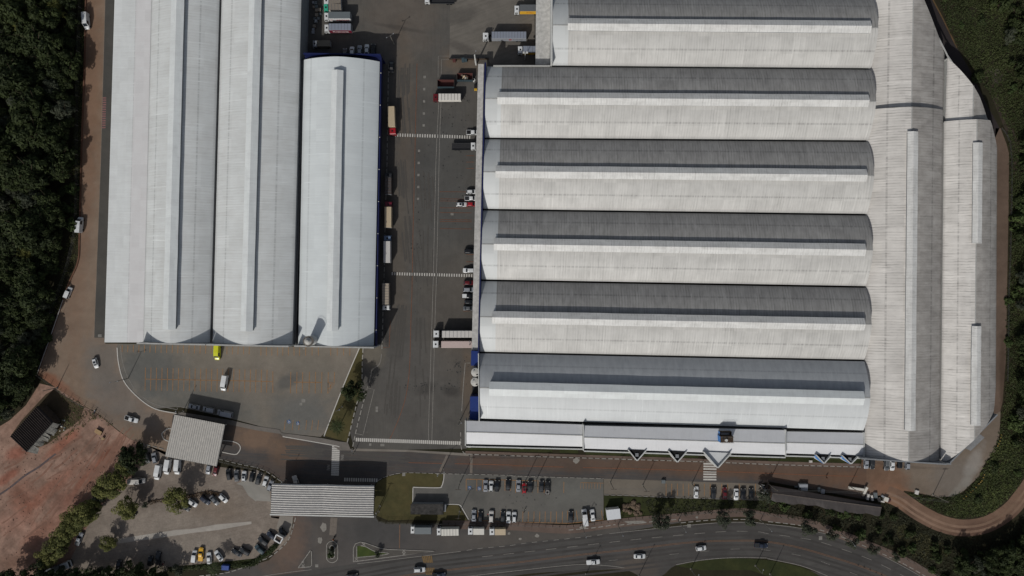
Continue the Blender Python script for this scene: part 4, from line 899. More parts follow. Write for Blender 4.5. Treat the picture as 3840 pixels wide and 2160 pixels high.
# entrance wedges along the front
m_blk = plain('painted_shade_deck', (26, 25, 25), .8, .2, .1)  # deck colour paints in the black shade inside the wedge walls
def wedge(label, L_, R_, T_, z, inner, z_in, blue=None, skylight=True):
    l, r, tp = PX(*L_, z), PX(*R_, z), PX(*T_, z); c = (xy(l) + xy(r) + xy(tp)) / 3
    t = thing('entrance_canopy', label, 'canopy', (c.x, c.y, 0), 0, 'wedge canopies along the front')
    s = lambda q_: (q_[0] - c.x, q_[1] - c.y)
    for a in (l, r):
        m = MB(); b = xy(tp) + (xy(a) - xy(tp)).normalized() * .12; m.wall(s(a), s(b), .38, 2.8, z); m.build('side_wall', m_wht, t)
    g_ = (xy(l) + xy(r) + xy(tp)) / 3; P = [lerp(xy(v), g_, .06) for v in (l, r, tp)]
    m = MB(); m.prism([s(v) for v in P], z_in - .3, z_in); m.build('deck', inner, t)
    m = MB(); m.box(s(tp)[0] - .2, s(tp)[0] + .2, s(tp)[1] + .5, s(tp)[1] + .9, 0, 2.8); m.build('post', m_wht, t)
    if skylight:
        k = lerp(xy(tp), (xy(l) + xy(r)) / 2, .55); m = MB(); m.box(s(k)[0] - .55, s(k)[0] + .55, s(k)[1] - .6, s(k)[1] + .6, z_in, z_in + .4); m.build('skylight', m_gry, t)
    if blue:
        o_ = PX(*blue, z - 2.6); ll = s(l); oo = s(o_); tt = s(tp); e = .22
        m = MB(); m.add([(oo[0], oo[1], z - 2.6), (ll[0] - e, ll[1] - e, z - .02), (tt[0] - e * .8, tt[1] - e, z - .02), (oo[0] + .2, oo[1] + .2, z - 2.7)], [(0, 1, 2), (0, 2, 3), (3, 2, 1), (0, 3, 1)]); m.build('blue_panel', m_lb, t)
tp_ = lambda c, r, u, v: (960 * c + u * K, 540 * r + v * K)
wedge('left shade-floored white wedge canopy on the front offices', tp_(2, 3, 1168, 180), tp_(2, 3, 1350, 188), tp_(2, 3, 1259, 292), 11.7, m_blk, 11.0)
wedge('shade-floored white wedge canopy next to the large white one', tp_(2, 3, 1574, 190), tp_(2, 3, 1757, 203), tp_(2, 3, 1664, 306), 11.7, m_blk, 11.0)
wedge('large wedge canopy with a white deck above the zebra crossing', (2560 + 480 / 6.04, 1540 + 940 / 6.04), (2560 + 1100 / 6.04, 1540 + 968 / 6.04), (2560 + 797 / 6.04, 1540 + 1302 / 6.04), 12.4, plain('white_deck', (184, 185, 184), .7, .2, .04), 11.3, skylight=False)
wedge('left wedge canopy of the blue-sided pair on the right-hand office wing', (2860 + 905 / 4.529, 1680 + 116 / 4.529), (2860 + 1160 / 4.529, 1680 + 135 / 4.529), (2860 + 1046 / 4.529, 1680 + 264 / 4.529), 10.3, m_blk, 9.35, (2860 + 850 / 4.529, 1680 + 140 / 4.529))
wedge('right wedge canopy of the blue-sided pair on the right-hand office wing', (2860 + 1350 / 4.529, 1680 + 128 / 4.529), (2860 + 1626 / 4.529, 1680 + 150 / 4.529), (2860 + 1503 / 4.529, 1680 + 273 / 4.529), 10.3, m_blk, 9.35, (2860 + 1300 / 4.529, 1680 + 152 / 4.529))
# ---- ribbed gate canopies
def ribbed(name, label, cat, C, z, along, pitch, amp, mat, arch=.0, halves=1, posts=(), fascia=True, nseg=10, z2=None):
    """C = four plan corners NW NE SE SW; ribs run along 'x' (W-E) or 'y' (N-S)"""
    C = [xy(p) for p in C]; c = sum(C, Vector((0, 0))) / 4; t = thing(name, label, cat, (c.x, c.y, 0))
    if along == 'y': C2 = [C[3], C[0], C[1], C[2]]      # run direction first
    else: C2 = [C[0], C[1], C[2], C[3]]
    run0, run1, run2, run3 = C2                         # run0-run1 one edge, run3-run2 the other
    Wd = (run0 - run3).length; nr = max(2, int(round(Wd / pitch))); per = 6
    prof = [0, .0, .35, .9, .9, .35]
    vs, fs = [], []
    ns = nseg * halves
    rows = nr * per + 1
    for j in range(rows):
        f = j / (rows - 1); hgt = prof[j % per] * amp
        for k in range(ns + 1):
            g_ = k / ns; ph = (g_ * halves) % 1.0 if k < ns else 1.0
            p = lerp(lerp(run0, run1, g_), lerp(run3, run2, g_), f); vs.append((p.x - c.x, p.y - c.y, z + hgt + arch * 4 * ph * (1 - ph) + (0 if z2 is None else (z2 - z) * f)))
    for j in range(rows - 1):
        for k in range(ns):
            a = j * (ns + 1) + k; fs.append((a, a + ns + 1, a + ns + 2, a + 1))
    if (Vector(vs[fs[0][1]]) - Vector(vs[fs[0][0]])).cross(Vector(vs[fs[0][3]]) - Vector(vs[fs[0][0]])).z < 0: fs = [f_[::-1] for f_ in fs]
    me = bpy.data.meshes.new('ribbed_roof'); me.from_pydata(vs, [], fs); me.materials.append(mat); me.update()
    o = bpy.data.objects.new('ribbed_roof', me); COL.objects.link(o); o.parent = t
    md = o.modifiers.new('thickness', 'SOLIDIFY'); md.thickness = .05; md.offset = -1
    if fascia:
        m = MB()
        for i in range(4):
            a, b = C[i] - c, C[(i + 1) % 4] - c; m.wall(a, b, .18, z - .5, z - .04)
        m.build('fascia', fascia if not isinstance(fascia, bool) else m_drk, t)
    for p in posts:
        m = MB(); m.cyl((p[0] - c.x, p[1] - c.y), .22, 0, z - .3, 10); m.build('post', m_wht, t)
    return t, c
m_rib = plain('ribbed_sheet', (178, 175, 170), .55, .4, .08, scale=.8)
g2c = [PX(*tp_(1, 3, 162, 518), 6.2), PX(*tp_(1, 3, 1190, 537), 6.2), PX(*tp_(1, 3, 1184, 835), 6.2), PX(*tp_(1, 3, 150, 815), 6.2)]
t, c = ribbed('gate_canopy', 'large white ribbed canopy over the main gate, ribs across the picture', 'canopy', g2c, 6.2, 'x', .86, .40, m_rib, .35, 2, [lerp(lerp(xy(g2c[0]), xy(g2c[1]), a), lerp(xy(g2c[3]), xy(g2c[2]), a), b) for a in (.06, .5, .94) for b in (.15, .85)])
a, b = PX(*tp_(1, 3, 140, 830), 6.0), PX(*tp_(1, 3, 1188, 853), 6.0); m = MB(); m.wall(xy(a) - c, xy(b) - c, .5, 5.3, 6.1); m.build('front_beam', m_wht, t)
m = MB(); k0, k1 = lerp(xy(g2c[0]), xy(g2c[1]), .445) - c, lerp(xy(g2c[3]), xy(g2c[2]), .445) - c
g1c = [PX(*tp_(0, 2, 1757, 1274), 6.0), PX(*tp_(0, 2, 2265, 1374), 6.0), PX(*tp_(0, 3, 2180, 345), 6.0), PX(*tp_(0, 3, 1662, 245), 6.0)]
t, c = ribbed('gate_canopy', 'smaller pale canopy over the side gate, ribs running down the picture', 'canopy', g1c, 6.0, 'y', .80, .26, plain('ribbed_sheet_pale', (168, 164, 157), .6, .35, .1, scale=.8), 0, 1, [lerp(lerp(xy(g1c[0]), xy(g1c[1]), a), lerp(xy(g1c[3]), xy(g1c[2]), a), b) for a in (.1, .9) for b in (.1, .5, .9)])
dsc = [PX(137.7, 1523.9, 5.4), PX(195.7, 1585, 5.4), PX(97.3, 1694.7, 5.4), PX(37.3, 1637.7, 5.4)]
t, c = ribbed('dark_shed', 'dark brown ribbed shed on the red earth lot, torn sheeting along its side', 'shed', dsc, 5.2, 'x', .80, .40, plain('dark_sheet', (58, 50, 46), .7, .2, .2, scale=.8), 0, 1, [])
m = MB(); P = [xy(p) - c for p in dsc]; P = [v * .96 for v in P]; m.prism([(v.x, v.y) for v in P], 0, 4.7); m.build('wall', plain('shed_board', (70, 62, 55), .9, .1, .2), t)
m_tarp = plain('torn_tarp', (112, 110, 104), .8, .2, .3, scale=1.5)
rt = random.Random(5); m = MB()
for i in range(9):
    f = i / 9; p0 = lerp(P[1], P[2], f) * 1.02; p1 = lerp(P[1], P[2], f + .13) * 1.02; o1 = Vector((rt.uniform(1.2, 2.6), rt.uniform(-1.8, -.6)))
    m.add([(p0.x, p0.y, 4.9), (p1.x, p1.y, 4.9 + rt.uniform(-.3, .2)), (p1.x + o1.x, p1.y + o1.y, 3.2 + rt.uniform(-.6, .6)), (p0.x + o1.x * .8, p0.y + o1.y, 3.4 + rt.uniform(-.6, .6))], [(0, 1, 2, 3)])
o = m.build('torn_sheeting', m_tarp, t); md = o.modifiers.new('thickness', 'SOLIDIFY'); md.thickness = .04
# ---- low brown shed, lower right
c5 = lambda x, y: (2860 + x / 4.529, 1680 + y / 4.529)
nA, nB = PX(*c5(118, 632), 2.3), PX(*c5(2022, 968), 2.3); rA, rB = PX(*c5(165, 770), 2.9), PX(*c5(1600, 905), 2.7); rB = PX(*c5(2010, 1010), 2.6); sA, sB = PX(*c5(140, 885), 2.2), PX(*c5(1990, 1170), 2.2)
c = (xy(nA) + xy(nB) + xy(sA) + xy(sB)) / 4
t = thing('long_shed', 'long low brown corrugated shed between the stained road and the highway', 'shed', (c.x, c.y, 0))
m_bs = roofmat('brown_sheet', (47, 41, 38), (34, 29, 27), .8, 2.2, seams=(), tone=.2)
vs, uv = [], []
for k in range(25):
    for (a, b, z, v) in ((nA, nB, 2.3, 3), (rA, rB, 2.9, 12), (sA, sB, 2.2, 27)):
        p = lerp(a, b, k / 24); 
        if v == 27: p = p + Vector((0, -.25 * math.sin(k * 1.7) - .4 * math.sin(k * .5), 0))
        vs.append((p.x - c.x, p.y - c.y, z)); uv.append((k * 1.75, v))
me = bpy.data.meshes.new('roof'); me.from_pydata(vs, [], [(k * 3 + s, k * 3 + s + 1, k * 3 + s + 4, k * 3 + s + 3) for k in range(24) for s in (0, 1)]); me.materials.append(m_bs)
ul = me.uv_layers.new(name='UVMap')
for l in me.loops: ul.data[l.index].uv = uv[l.vertex_index]
o = bpy.data.objects.new('roof', me); COL.objects.link(o); o.parent = t
md = o.modifiers.new('thickness', 'SOLIDIFY'); md.thickness = .08
m = MB(); m.prism([(x.x - c.x, x.y - c.y) for x in (lerp(xy(nA), xy(sA), .06), lerp(xy(nB), xy(sB), .06), lerp(xy(nB), xy(sB), .9), lerp(xy(nA), xy(sA), .9))], 0, 2.05); m.build('wall', m_brn, t)
m = MB(); m.wall((rA.x - c.x, rA.y - c.y), (rB.x - c.x, rB.y - c.y), .35, 2.84, 2.95); m.build('ridge_cap', plain('grey_cap', (92, 84, 78), .8, .2, .2), t)
# ---- small flat-roofed buildings
def block(name, label, cat, C, z, mroof, mwall, door=True, rim=None, extra=None):
    C = [xy(p) for p in C]; c = sum(C, Vector((0, 0))) / len(C); t = thing(name, label, cat, (c.x, c.y, 0)); P = [p - c for p in C]
    m = MB(); m.prism([v * .95 for v in P], 0, z - .18); m.build('wall', mwall, t)
    m = MB(); m.prism(P, z - .18, z); m.build('roof', mroof, t)
    if rim:
        m = MB()
        for i in range(len(P)):
            a, b = P[i] * .93, P[(i + 1) % len(P)] * .93; m.wall(a, b, .4, z, z + .5)
        m.build('parapet', rim, t)
    if door:
        e = (P[-1] + P[-2]) / 2 * .955; m = MB(); m.box(e.x - .5, e.x + .5, e.y - .06, e.y + .06, .05, 2.1); m.build('door', m_gry, t)
    return t
m_grt = plain('mossy_slab', (66, 64, 62), .9, .1, .3, scale=.9)
block('utility_building', 'flat dark mossy-roofed building on the gate lawn', 'building', [PX(*tp_(1, 3, 1556, 725), 2.8), PX(*tp_(1, 3, 1886, 727), 2.8), PX(*tp_(1, 3, 1882, 832), 2.8), PX(*tp_(1, 3, 1554, 828), 2.8)], 2.8, m_grt, m_gry)
block('meter_cabinet', 'small grey cabinet against the dark flat-roofed building', 'cabinet', [PX(*tp_(1, 3, 1890, 732), 1.8), PX(*tp_(1, 3, 1913, 732), 1.8), PX(*tp_(1, 3, 1910, 802), 1.8), PX(*tp_(1, 3, 1889, 802), 1.8)], 1.8, m_gry, m_gry, False)
block('guard_cabin', 'small cabin with a clean white flat roof on the grass bank', 'cabin', [PX(*tp_(2, 3, 946, 786), 3.0), PX(*tp_(2, 3, 1084, 772), 3.0), PX(*tp_(2, 3, 1096, 872), 3.0), PX(*tp_(2, 3, 960, 888), 3.0)], 3.0, plain('clean_white_roof', (188, 190, 192), .6, .3, .04), m_wht)
block('sentry_box', 'square sentry box with thick white rim beside the exit road', 'kiosk', [PX(*tp_(1, 3, 208, 1026), 3), PX(*tp_(1, 3, 278, 1062), 3), PX(*tp_(1, 3, 246, 1122), 3), PX(*tp_(1, 3, 182, 1083), 3)], 3.0, plain('brown_flat_roof', (84, 74, 66), .9, .1, .15), m_wht, True, plain('white_rim', (190, 190, 188), .6, .3, .05))
block('wall_shed', 'grey ribbed lean-to shed against the slanted corner of the outermost hall', 'shed', [PX(*tp_(3, 3, 1990, 165), 3), PX(*tp_(3, 3, 2130, 20), 3), PX(*tp_(3, 3, 2180, 55), 3), PX(*tp_(3, 3, 2040, 190), 3)], 3.0, plain('grey_sheet', (120, 120, 120), .7, .3, .15), m_gry)
# tan plywood sheet on stacks, bottom-left lot
block('crate', 'tan plywood-topped crate at the edge of the red earth', 'crate', [PX(1740 / 4.83, 1440 + 808 / 4.83, .8), PX(1850 / 4.83, 1440 + 868 / 4.83, .8), PX(1815 / 4.83, 1440 + 936 / 4.83, .8), PX(1705 / 4.83, 1440 + 870 / 4.83, .8)], .9, plain('plywood', (150, 124, 92), .8, .2, .1), m_brn, False)
p = PX(1860 / 4.83, 1440 + 988 / 4.83, .5); t = thing('cable_reel', 'tan cable reel lying by the plywood crate', 'cable reel', (p.x, p.y, 0))
m = MB(); m.cyl((0, 0), .55, 0, .12, 18); m.build('flange', plain('reel_wood', (146, 124, 96), .8, .2, .12), t)
m = MB(); m.cyl((0, 0), .3, .12, .6, 14); m.build('core', m_brn, t)
m = MB(); m.cyl((0, 0), .55, .6, .72, 18); m.build('flange', bpy.data.materials['reel_wood'], t)
# ================================================================== VEHICLES
PAINT = {'white': (190, 191, 190), 'silver': (128, 131, 136), 'grey': (84, 86, 88), 'dark': (40, 41, 43), 'black': (24, 24, 26), 'red': (140, 22, 30), 'darkred': (86, 18, 24), 'blue': (34, 40, 54), 'yellow': (196, 150, 40), 'dullyellow': (128, 106, 44), 'lime': (176, 178, 32),
         'green': (52, 150, 122), 'skyblue': (96, 112, 134), 'cream': (166, 150, 124), 'tan': (112, 104, 94), 'slate': (88, 94, 96), 'pale': (178, 174, 168), 'pink': (170, 152, 146), 'maroon': (96, 24, 40), 'bluegrey': (116, 121, 131), 'brown': (62, 54, 50), 'offwhite': (188, 184, 174), 'gold': (176, 138, 40), 'stripe': (190, 186, 178), 'teal': (44, 60, 66), 'rust': (72, 36, 32), 'tanbox': (150, 138, 122), 'mud': (92, 86, 74)}
PM = {}
def pm(c, rough=.32):
    if (c, rough) not in PM: PM[(c, rough)] = plain('paint_' + c, PAINT[c], rough, .5, .03)
    return PM[(c, rough)]
m_tyre = plain('tyre', (24, 24, 25), .85, .2, .1); m_lamp = plain('lamp_lens', (190, 186, 176), .15, .6, .03); m_tail = plain('tail_lens', (110, 16, 18), .2, .5, .03); m_under = plain('underbody', (26, 26, 27), .8, .2, .1)
# stations: x, half width, sill z, belt z, top half width, top z
SHAPE = {
 'hatch': ([(-1.95, .66, .45, .80, .60, .88), (-1.88, .80, .30, .92, .62, 1.15), (-1.45, .84, .24, .95, .60, 1.44), (-.3, .86, .22, .96, .62, 1.49), (.25, .86, .22, .95, .60, 1.45), (1.0, .86, .24, .90, .72, .97), (1.65, .82, .28, .74, .66, .82), (1.95, .66, .36, .60, .56, .66)], 3.9, (1.18, -1.2)),
 'sedan': ([(-2.2, .68, .45, .78, .60, .86), (-2.1, .82, .30, .90, .70, .99), (-1.55, .86, .24, .92, .70, 1.03), (-.95, .87, .22, .93, .60, 1.40), (-.2, .87, .22, .93, .61, 1.44), (.35, .87, .22, .93, .60, 1.40), (1.1, .87, .24, .88, .72, .95), (1.85, .83, .28, .72, .66, .80), (2.18, .66, .36, .58, .56, .64)], 4.4, (1.35, -1.35)),
 'suv': ([(-2.15, .72, .5, .95, .66, 1.05), (-2.08, .88, .36, 1.05, .68, 1.38), (-1.75, .91, .3, 1.06, .66, 1.64), (-.2, .92, .28, 1.06, .68, 1.70), (.3, .92, .28, 1.05, .66, 1.64), (1.05, .92, .3, 1.02, .78, 1.10), (1.8, .88, .34, .88, .72, .98), (2.15, .72, .42, .70, .62, .78)], 4.4, (1.35, -1.3)),
 'pickup': ([(-2.55, .88, .5, .95, .86, 1.02), (-.72, .90, .34, .98, .88, 1.03), (-.70, .90, .34, 1.0, .66, 1.58), (-.1, .90, .3, 1.0, .68, 1.66), (.5, .90, .3, 1.0, .66, 1.62), (1.15, .90, .32, .98, .78, 1.06), (2.1, .87, .36, .86, .74, .96), (2.5, .72, .44, .70, .62, .78)], 5.1, (1.6, -1.55)),
 'smallvan': ([(-2.15, .76, .5, 1.1, .74, 1.74), (-2.1, .86, .3, 1.1, .78, 1.80), (-.2, .88, .28, 1.1, .78, 1.86), (.55, .88, .28, 1.08, .74, 1.78), (1.25, .88, .3, 1.0, .76, 1.10), (1.85, .84, .34, .86, .70, .96), (2.15, .7, .42, .68, .6, .76)], 4.4, (1.35, -1.35)),
 'van': ([(-2.95, .9, .5, 1.25, .84, 2.42), (-2.9, 1.0, .34, 1.25, .88, 2.5), (0.0, 1.02, .32, 1.25, .88, 2.58), (1.35, 1.02, .32, 1.2, .84, 2.46), (2.1, 1.0, .34, 1.16, .84, 1.34), (2.7, .95, .38, .96, .78, 1.08), (2.95, .8, .46, .78, .66, .86)], 5.9, (1.9, -1.75)),
}
PROTO = {}
def quad_on(mb, pts, off):
    a, b, c, d = [Vector(p) for p in pts]; n = (b - a).cross(d - a).normalized() * off
    mb.add([a + n, b + n, c + n, d + n, a - n * .5, b - n * .5, c - n * .5, d - n * .5], [(0, 1, 2, 3), (7, 6, 5, 4), (0, 4, 5, 1), (1, 5, 6, 2), (2, 6, 7, 3), (3, 7, 4, 0)])
def shrink(pts, f):
    g = sum((Vector(p) for p in pts), Vector((0, 0, 0))) / len(pts); return [Vector(p).lerp(g, f) for p in pts]
def car_root(kind, col, extra=None):
    st, L, ax = SHAPE[kind]
    t = bpy.data.objects.new({'hatch': 'hatchback_car', 'sedan': 'sedan_car', 'suv': 'estate_car', 'pickup': 'pickup_truck', 'smallvan': 'small_van', 'van': 'minibus_van'}[kind], None); t.empty_display_size = .5; COL.objects.link(t)
    m = MB(); rings = []
    for (x, hw, zs, zb, tw, zt) in st:
        rings.append([(x, -hw * .86, zs), (x, -hw, zs + .12), (x, -hw, (zs + zb) / 2 + .1), (x, -hw * .97, zb), (x, -tw, zt - .06 if zt - zb > .1 else zt - .02), (x, -tw * .8, zt), (x, 0, zt + .02), (x, tw * .8, zt), (x, tw, zt - .06 if zt - zb > .1 else zt - .02), (x, hw * .97, zb), (x, hw, (zs + zb) / 2 + .1), (x, hw, zs + .12), (x, hw * .86, zs)])
    n = len(rings[0])
    for r in rings: m.v += r
    for i in range(len(rings) - 1):
        for k in range(n - 1): m.f.append((i * n + k, i * n + k + 1, (i + 1) * n + k + 1, (i + 1) * n + k)); m.mi.append(0)
        m.f.append((i * n + n - 1, i * n, (i + 1) * n, (i + 1) * n + n - 1)); m.mi.append(1)
    m.f.append(tuple(range(n))[::-1]); m.mi.append(0); m.f.append(tuple((len(rings) - 1) * n + k for k in range(n))); m.mi.append(0)
    bm_ = m.mesh('body', [pm(col), m_under]); b = bmesh.new(); b.from_mesh(bm_); bmesh.ops.recalc_face_normals(b, faces=b.faces); b.to_mesh(bm_); b.free()
    o = bpy.data.objects.new('body', bm_); COL.objects.link(o); o.parent = t
    # glass: find screen spans
    def sp(i, j, up=True): # quad between stations i and j on the top surface
        a, b_ = st[i], st[j]
        return [(a[0], -a[4] * .93, a[5] - .0), (a[0], a[4] * .93, a[5]), (b_[0], b_[4] * .93, b_[5]), (b_[0], -b_[4] * .93, b_[5])]
    idx = {'hatch': (4, 5, 1, 2), 'sedan': (5, 6, 2, 3), 'suv': (4, 5, 1, 2), 'pickup': (4, 5, 1, 2), 'smallvan': (3, 4, 0, 1), 'van': (3, 4, 0, 1)}[kind]
    g = MB(); q_ = sp(idx[0], idx[1]); q_ = shrink([q_[0], q_[3], q_[2], q_[1]], .07); quad_on(g, q_, .025); g.build('windscreen', m_glass, t)
    g = MB()
    if kind in ('van', 'smallvan'):
        s0 = st[0]; x = s0[0] - .02; g.box(x - .02, x + .01, -s0[4] * .8, s0[4] * .8, s0[3] + .15, s0[5] - .18)
    elif kind == 'pickup': g.box(-.76, -.73, -.6, .6, 1.12, 1.5)
    else:
        q_ = sp(idx[2], idx[3]); q_ = shrink([q_[0], q_[3], q_[2], q_[1]], .1); quad_on(g, q_, .025)
    g.build('rear_window', m_glass, t)
    lo, hi = (idx[3], idx[0]); 
    if kind == 'van': lo, hi = 2, 3
    if kind == 'smallvan': lo, hi = 1, 3
    a, b_ = st[lo], st[hi]
    if kind == 'van': a = (.2,) + a[1:]
    for s in (-1, 1):
        g = MB(); P = [(a[0], s * (a[1] * .97 + .0), a[3] + .05), (b_[0] + .35 * (b_[0] > 0), s * b_[1] * .97, b_[3] + .05), (b_[0], s * (b_[4] + .02), b_[5] - .12), (a[0], s * (a[4] + .02), a[5] - .12)]
        if s > 0: P = [P[1], P[0], P[3], P[2]]
        quad_on(g, P, .03); g.build('side_window', m_glass, t)
    r = .32 if kind not in ('van', 'pickup', 'suv') else .37
    for x in ax:
        for s in (-1, 1):
            hw = st[3][1]; g = MB(); g.tube((x, s * (hw - .2), r), (x, s * (hw + .02), r), r, 12); g.build('wheel', m_tyre, t)
    f = st[-2]; 
    for s in (-1, 1):
        g = MB(); g.box(f[0] + .02, f[0] + .16, s * f[1] * .78 - .17, s * f[1] * .78 + .17, f[3] - .13, f[3] + .05); g.build('headlight', m_lamp, t)
        e = st[0]; g = MB(); g.box(e[0] - .03, e[0] + .05, s * e[1] * .9 - .1, s * e[1] * .9 + .1, e[3] - .15, e[3] + .1); g.build('tail_light', m_tail, t)
    if kind == 'pickup':
        g = MB(); g.box(-2.45, -.85, -.72, .72, 1.035, 1.06); g.build('load_bed', pm(extra, .6) if extra and extra != 'rail' else m_under, t)
        if extra == 'rail':
            for bx in ((-2.3, -1.0, -.62, -.5), (-2.3, -1.0, .5, .62), (-2.3, -2.15, -.5, .5), (-1.15, -1.0, -.5, .5)): g = MB(); g.box(bx[0], bx[1], bx[2], bx[3], 1.1, 1.2); g.build('bed_rail', pm('pale'), t)
    elif extra == 'sunroof':
        g = MB(); g.box(-.7, .1, -.42, .42, st[3][5] + .01, st[3][5] + .05); g.build('sunroof', m_glass, t)
    elif extra == 'bars':
        for s in (-.55, .55): g = MB(); g.tube((-1.5, s, st[3][5] + .07), (.2, s, st[3][5] + .07), .03, 5); g.build('roof_bar', m_under, t)
    return t
def place(proto_key, maker, p, hd, label, cat, group=None):
    if proto_key in PROTO: t = copy_tree(PROTO[proto_key])
    else: t = maker(); PROTO[proto_key] = t
    t.location = p; t.rotation_euler = (0, 0, R(90 - hd)); tag(t, label, cat, group)
    if not group and 'group' in t: del t['group']
    return t
CAT = {'hatch': 'car', 'sedan': 'car', 'suv': 'car', 'pickup': 'pickup', 'smallvan': 'van', 'van': 'van'}
def car(c, r, u, v, hd, kind, col, label, group=None, extra=None, z=.8):
    p = w1(c, r, u, v, z); p.z = 0.005
    return place((kind, col, extra), lambda: car_root(kind, col, extra), p, hd, label, CAT[kind], group)
G1 = 'vehicles on the brown track'; G2 = 'cars in shade behind the short hall'; G3 = 'vehicles under the long west canopy'; G4 = 'cars in the gravel car park'; G5 = 'cars in the front car park'; G6 = 'cars on the highway'; G7 = 'cars against the south wall'; G8 = 'cars in the side strip'
car(0, 0, 872, 215, 176, 'van', 'white', 'white van on the brown track near the top of the picture', G1)
car(0, 1, 806, 815, 5, 'van', 'white', 'white van parked against the woods half-way up the brown track', G1)
car(0, 2, 688, 45, 24, 'smallvan', 'white', 'white small van tilted along the bend of the track edge', G1)
car(0, 2, 960, 755, 166, 'hatch', 'white', 'white hatchback alone in the open turning area left of the kerb', G1, 'sunroof')
car(0, 2, 1323, 1320, 107, 'pickup', 'white', 'white pickup near the red earth and the side gate', G1)
car(0, 2, 2190, 645, 182, 'van', 'lime', 'lime yellow van backed up to the left halls')
car(0, 2, 2260, 955, 190, 'van', 'white', 'white minibus standing across the orange bay lines')
car(0, 2, 1953, 1195, 282, 'sedan', 'silver', 'silver sedan, first of three vehicles in the side canopy shadow', 'vehicles in the side canopy shadow')
car(0, 2, 2098, 1223, 280, 'smallvan', 'silver', 'silver small van between the sedan and the longer van in canopy shade', 'vehicles in the side canopy shadow')
car(0, 2, 2265, 1262, 281, 'van', 'silver', 'longer silver van at the right end of the canopy shade', 'vehicles in the side canopy shadow')
car(1, 0, 895, 535, 0, 'hatch', 'grey', 'small grey car half hidden by the blue parapet, smallest of its row', G2)
car(1, 0, 966, 520, 0, 'hatch', 'white', 'white hatchback in hall shade with a dark windscreen, left of the grey one', G2)
car(1, 0, 1043, 512, 0, 'sedan', 'silver', 'silver-grey car in hall shade between two white cars', G2)
car(1, 0, 1115, 503, 0, 'sedan', 'white', 'white sedan in hall shade next to the black car', G2)
car(1, 0, 1180, 497, 0, 'suv', 'black', 'black car nearly lost in the hall shade at the row end', G2)
car(1, 0, 1363, 672, 182, 'sedan', 'dark', 'dark car alone on the shaded lane beside the blue wall')
car(1, 0, 2185, 1332, 90, 'pickup', 'white', 'white pickup nosing under the canopy just above the zebra stripes', G3)
car(1, 1, 2168, 480, 90, 'hatch', 'white', 'white car uppermost of three noses under the canopy', G3, 'bars')
car(1, 1, 2168, 547, 90, 'pickup', 'white', 'white pickup carrying a dark load, above the red car', G3, 'black')
car(1, 1, 2172, 605, 90, 'hatch', 'red', 'bright red car half under the long canopy', G3)
car(1, 1, 2067, 608, 91, 'hatch', 'white', 'white hatchback with black roof glass standing clear of the canopy', None, 'sunroof')
car(1, 1, 2155, 1078, 90, 'suv', 'black', 'black car alone under the canopy above the second zebra', G3)
car(1, 1, 2140, 1272, 270, 'suv', 'white', 'white car under the canopy right on the second zebra', G3)
car(1, 1, 2142, 1396, 90, 'hatch', 'darkred', 'dark red car under the canopy below the second zebra', G3)
car(1, 2, 2143, 16, 90, 'suv', 'silver', 'silver car under the canopy below the dark red one', G3, 'bars')
car(1, 2, 2142, 80, 90, 'pickup', 'black', 'black pickup with a white load cover under the canopy', G3, 'white')
car(1, 2, 2150, 138, 90, 'hatch', 'black', 'black hatchback under the canopy between black pickup and grey car', G3)
car(1, 2, 2142, 203, 90, 'sedan', 'grey', 'grey car lowest of the row under the canopy', G3)
car(0, 3, 1482, 258, 168, 'suv', 'dark', 'dark car partly under the tree beside the side gate', G4)
car(0, 3, 1553, 262, 347, 'hatch', 'silver', 'silver hatchback between the tree and the white vans', G4)
car(0, 3, 1592, 402, 191, 'van', 'white', 'lowest and leftmost white minibus of the three below the side canopy', 'white minibuses')
car(0, 3, 1689, 347, 190, 'van', 'white', 'middle white minibus of the three below the side canopy', 'white minibuses')
car(0, 3, 1790, 347, 185, 'van', 'white', 'rightmost white minibus of the three below the side canopy', 'white minibuses', 'bars')
car(0, 3, 1382, 490, 89, 'van', 'pale', 'pale van parked sideways beside the leafy tree row', G4)
car(0, 3, 2098, 375, 192, 'hatch', 'silver', 'silver car at the canopy edge, next to a dark red one', G4)
car(0, 3, 2168, 395, 195, 'hatch', 'darkred', 'dark red car tucked at the corner of the side canopy', G4)
car(0, 3, 2303, 425, 350, 'suv', 'dark', 'dark car leftmost of the row along the curved gravel kerb', G4, 'bars')
car(0, 3, 2380, 440, 356, 'sedan', 'grey', 'grey sedan second along the curved gravel kerb', G4)
car(0, 3, 2455, 445, 2, 'hatch', 'white', 'white hatchback with dark roof glass along the curved kerb', G4, 'sunroof')
car(0, 3, 2535, 450, 8, 'hatch', 'black', 'black hatchback along the curved kerb, next to the white one with roof glass', G4)
car(1, 3, 25, 472, 14, 'sedan', 'dark', 'dark grey sedan along the curved kerb on the pale concrete', G4)
car(1, 3, 95, 497, 16, 'hatch', 'white', 'plain white hatchback on the pale concrete by the main gate', G4)
car(1, 3, 143, 542, 20, 'hatch', 'silver', 'silver car partly under the left edge of the main gate canopy', G4)
car(0, 3, 1936, 715, 125, 'hatch', 'white', 'white car at the right side of the round tree', G4)
car(0, 3, 2066, 687, 128, 'suv', 'blue', 'dark blue car in the slanted group right of the round tree', G4)
car(0, 3, 2157, 688, 138, 'sedan', 'grey', 'dark grey sedan between the blue and white slanted cars', G4)
car(0, 3, 2245, 668, 135, 'hatch', 'white', 'white car at the far right of the slanted group', G4)
car(0, 3, 1865, 758, 125, 'hatch', 'dark', 'dark car mostly hidden under the round tree', G4)
car(0, 3, 1318, 842, 60, 'hatch', 'black', 'black car peeking out below the small round tree', G4)
car(0, 3, 797, 1075, 22, 'pickup', 'silver', 'silver pickup in the shade of the tree row beside red earth', G4, 'grey')
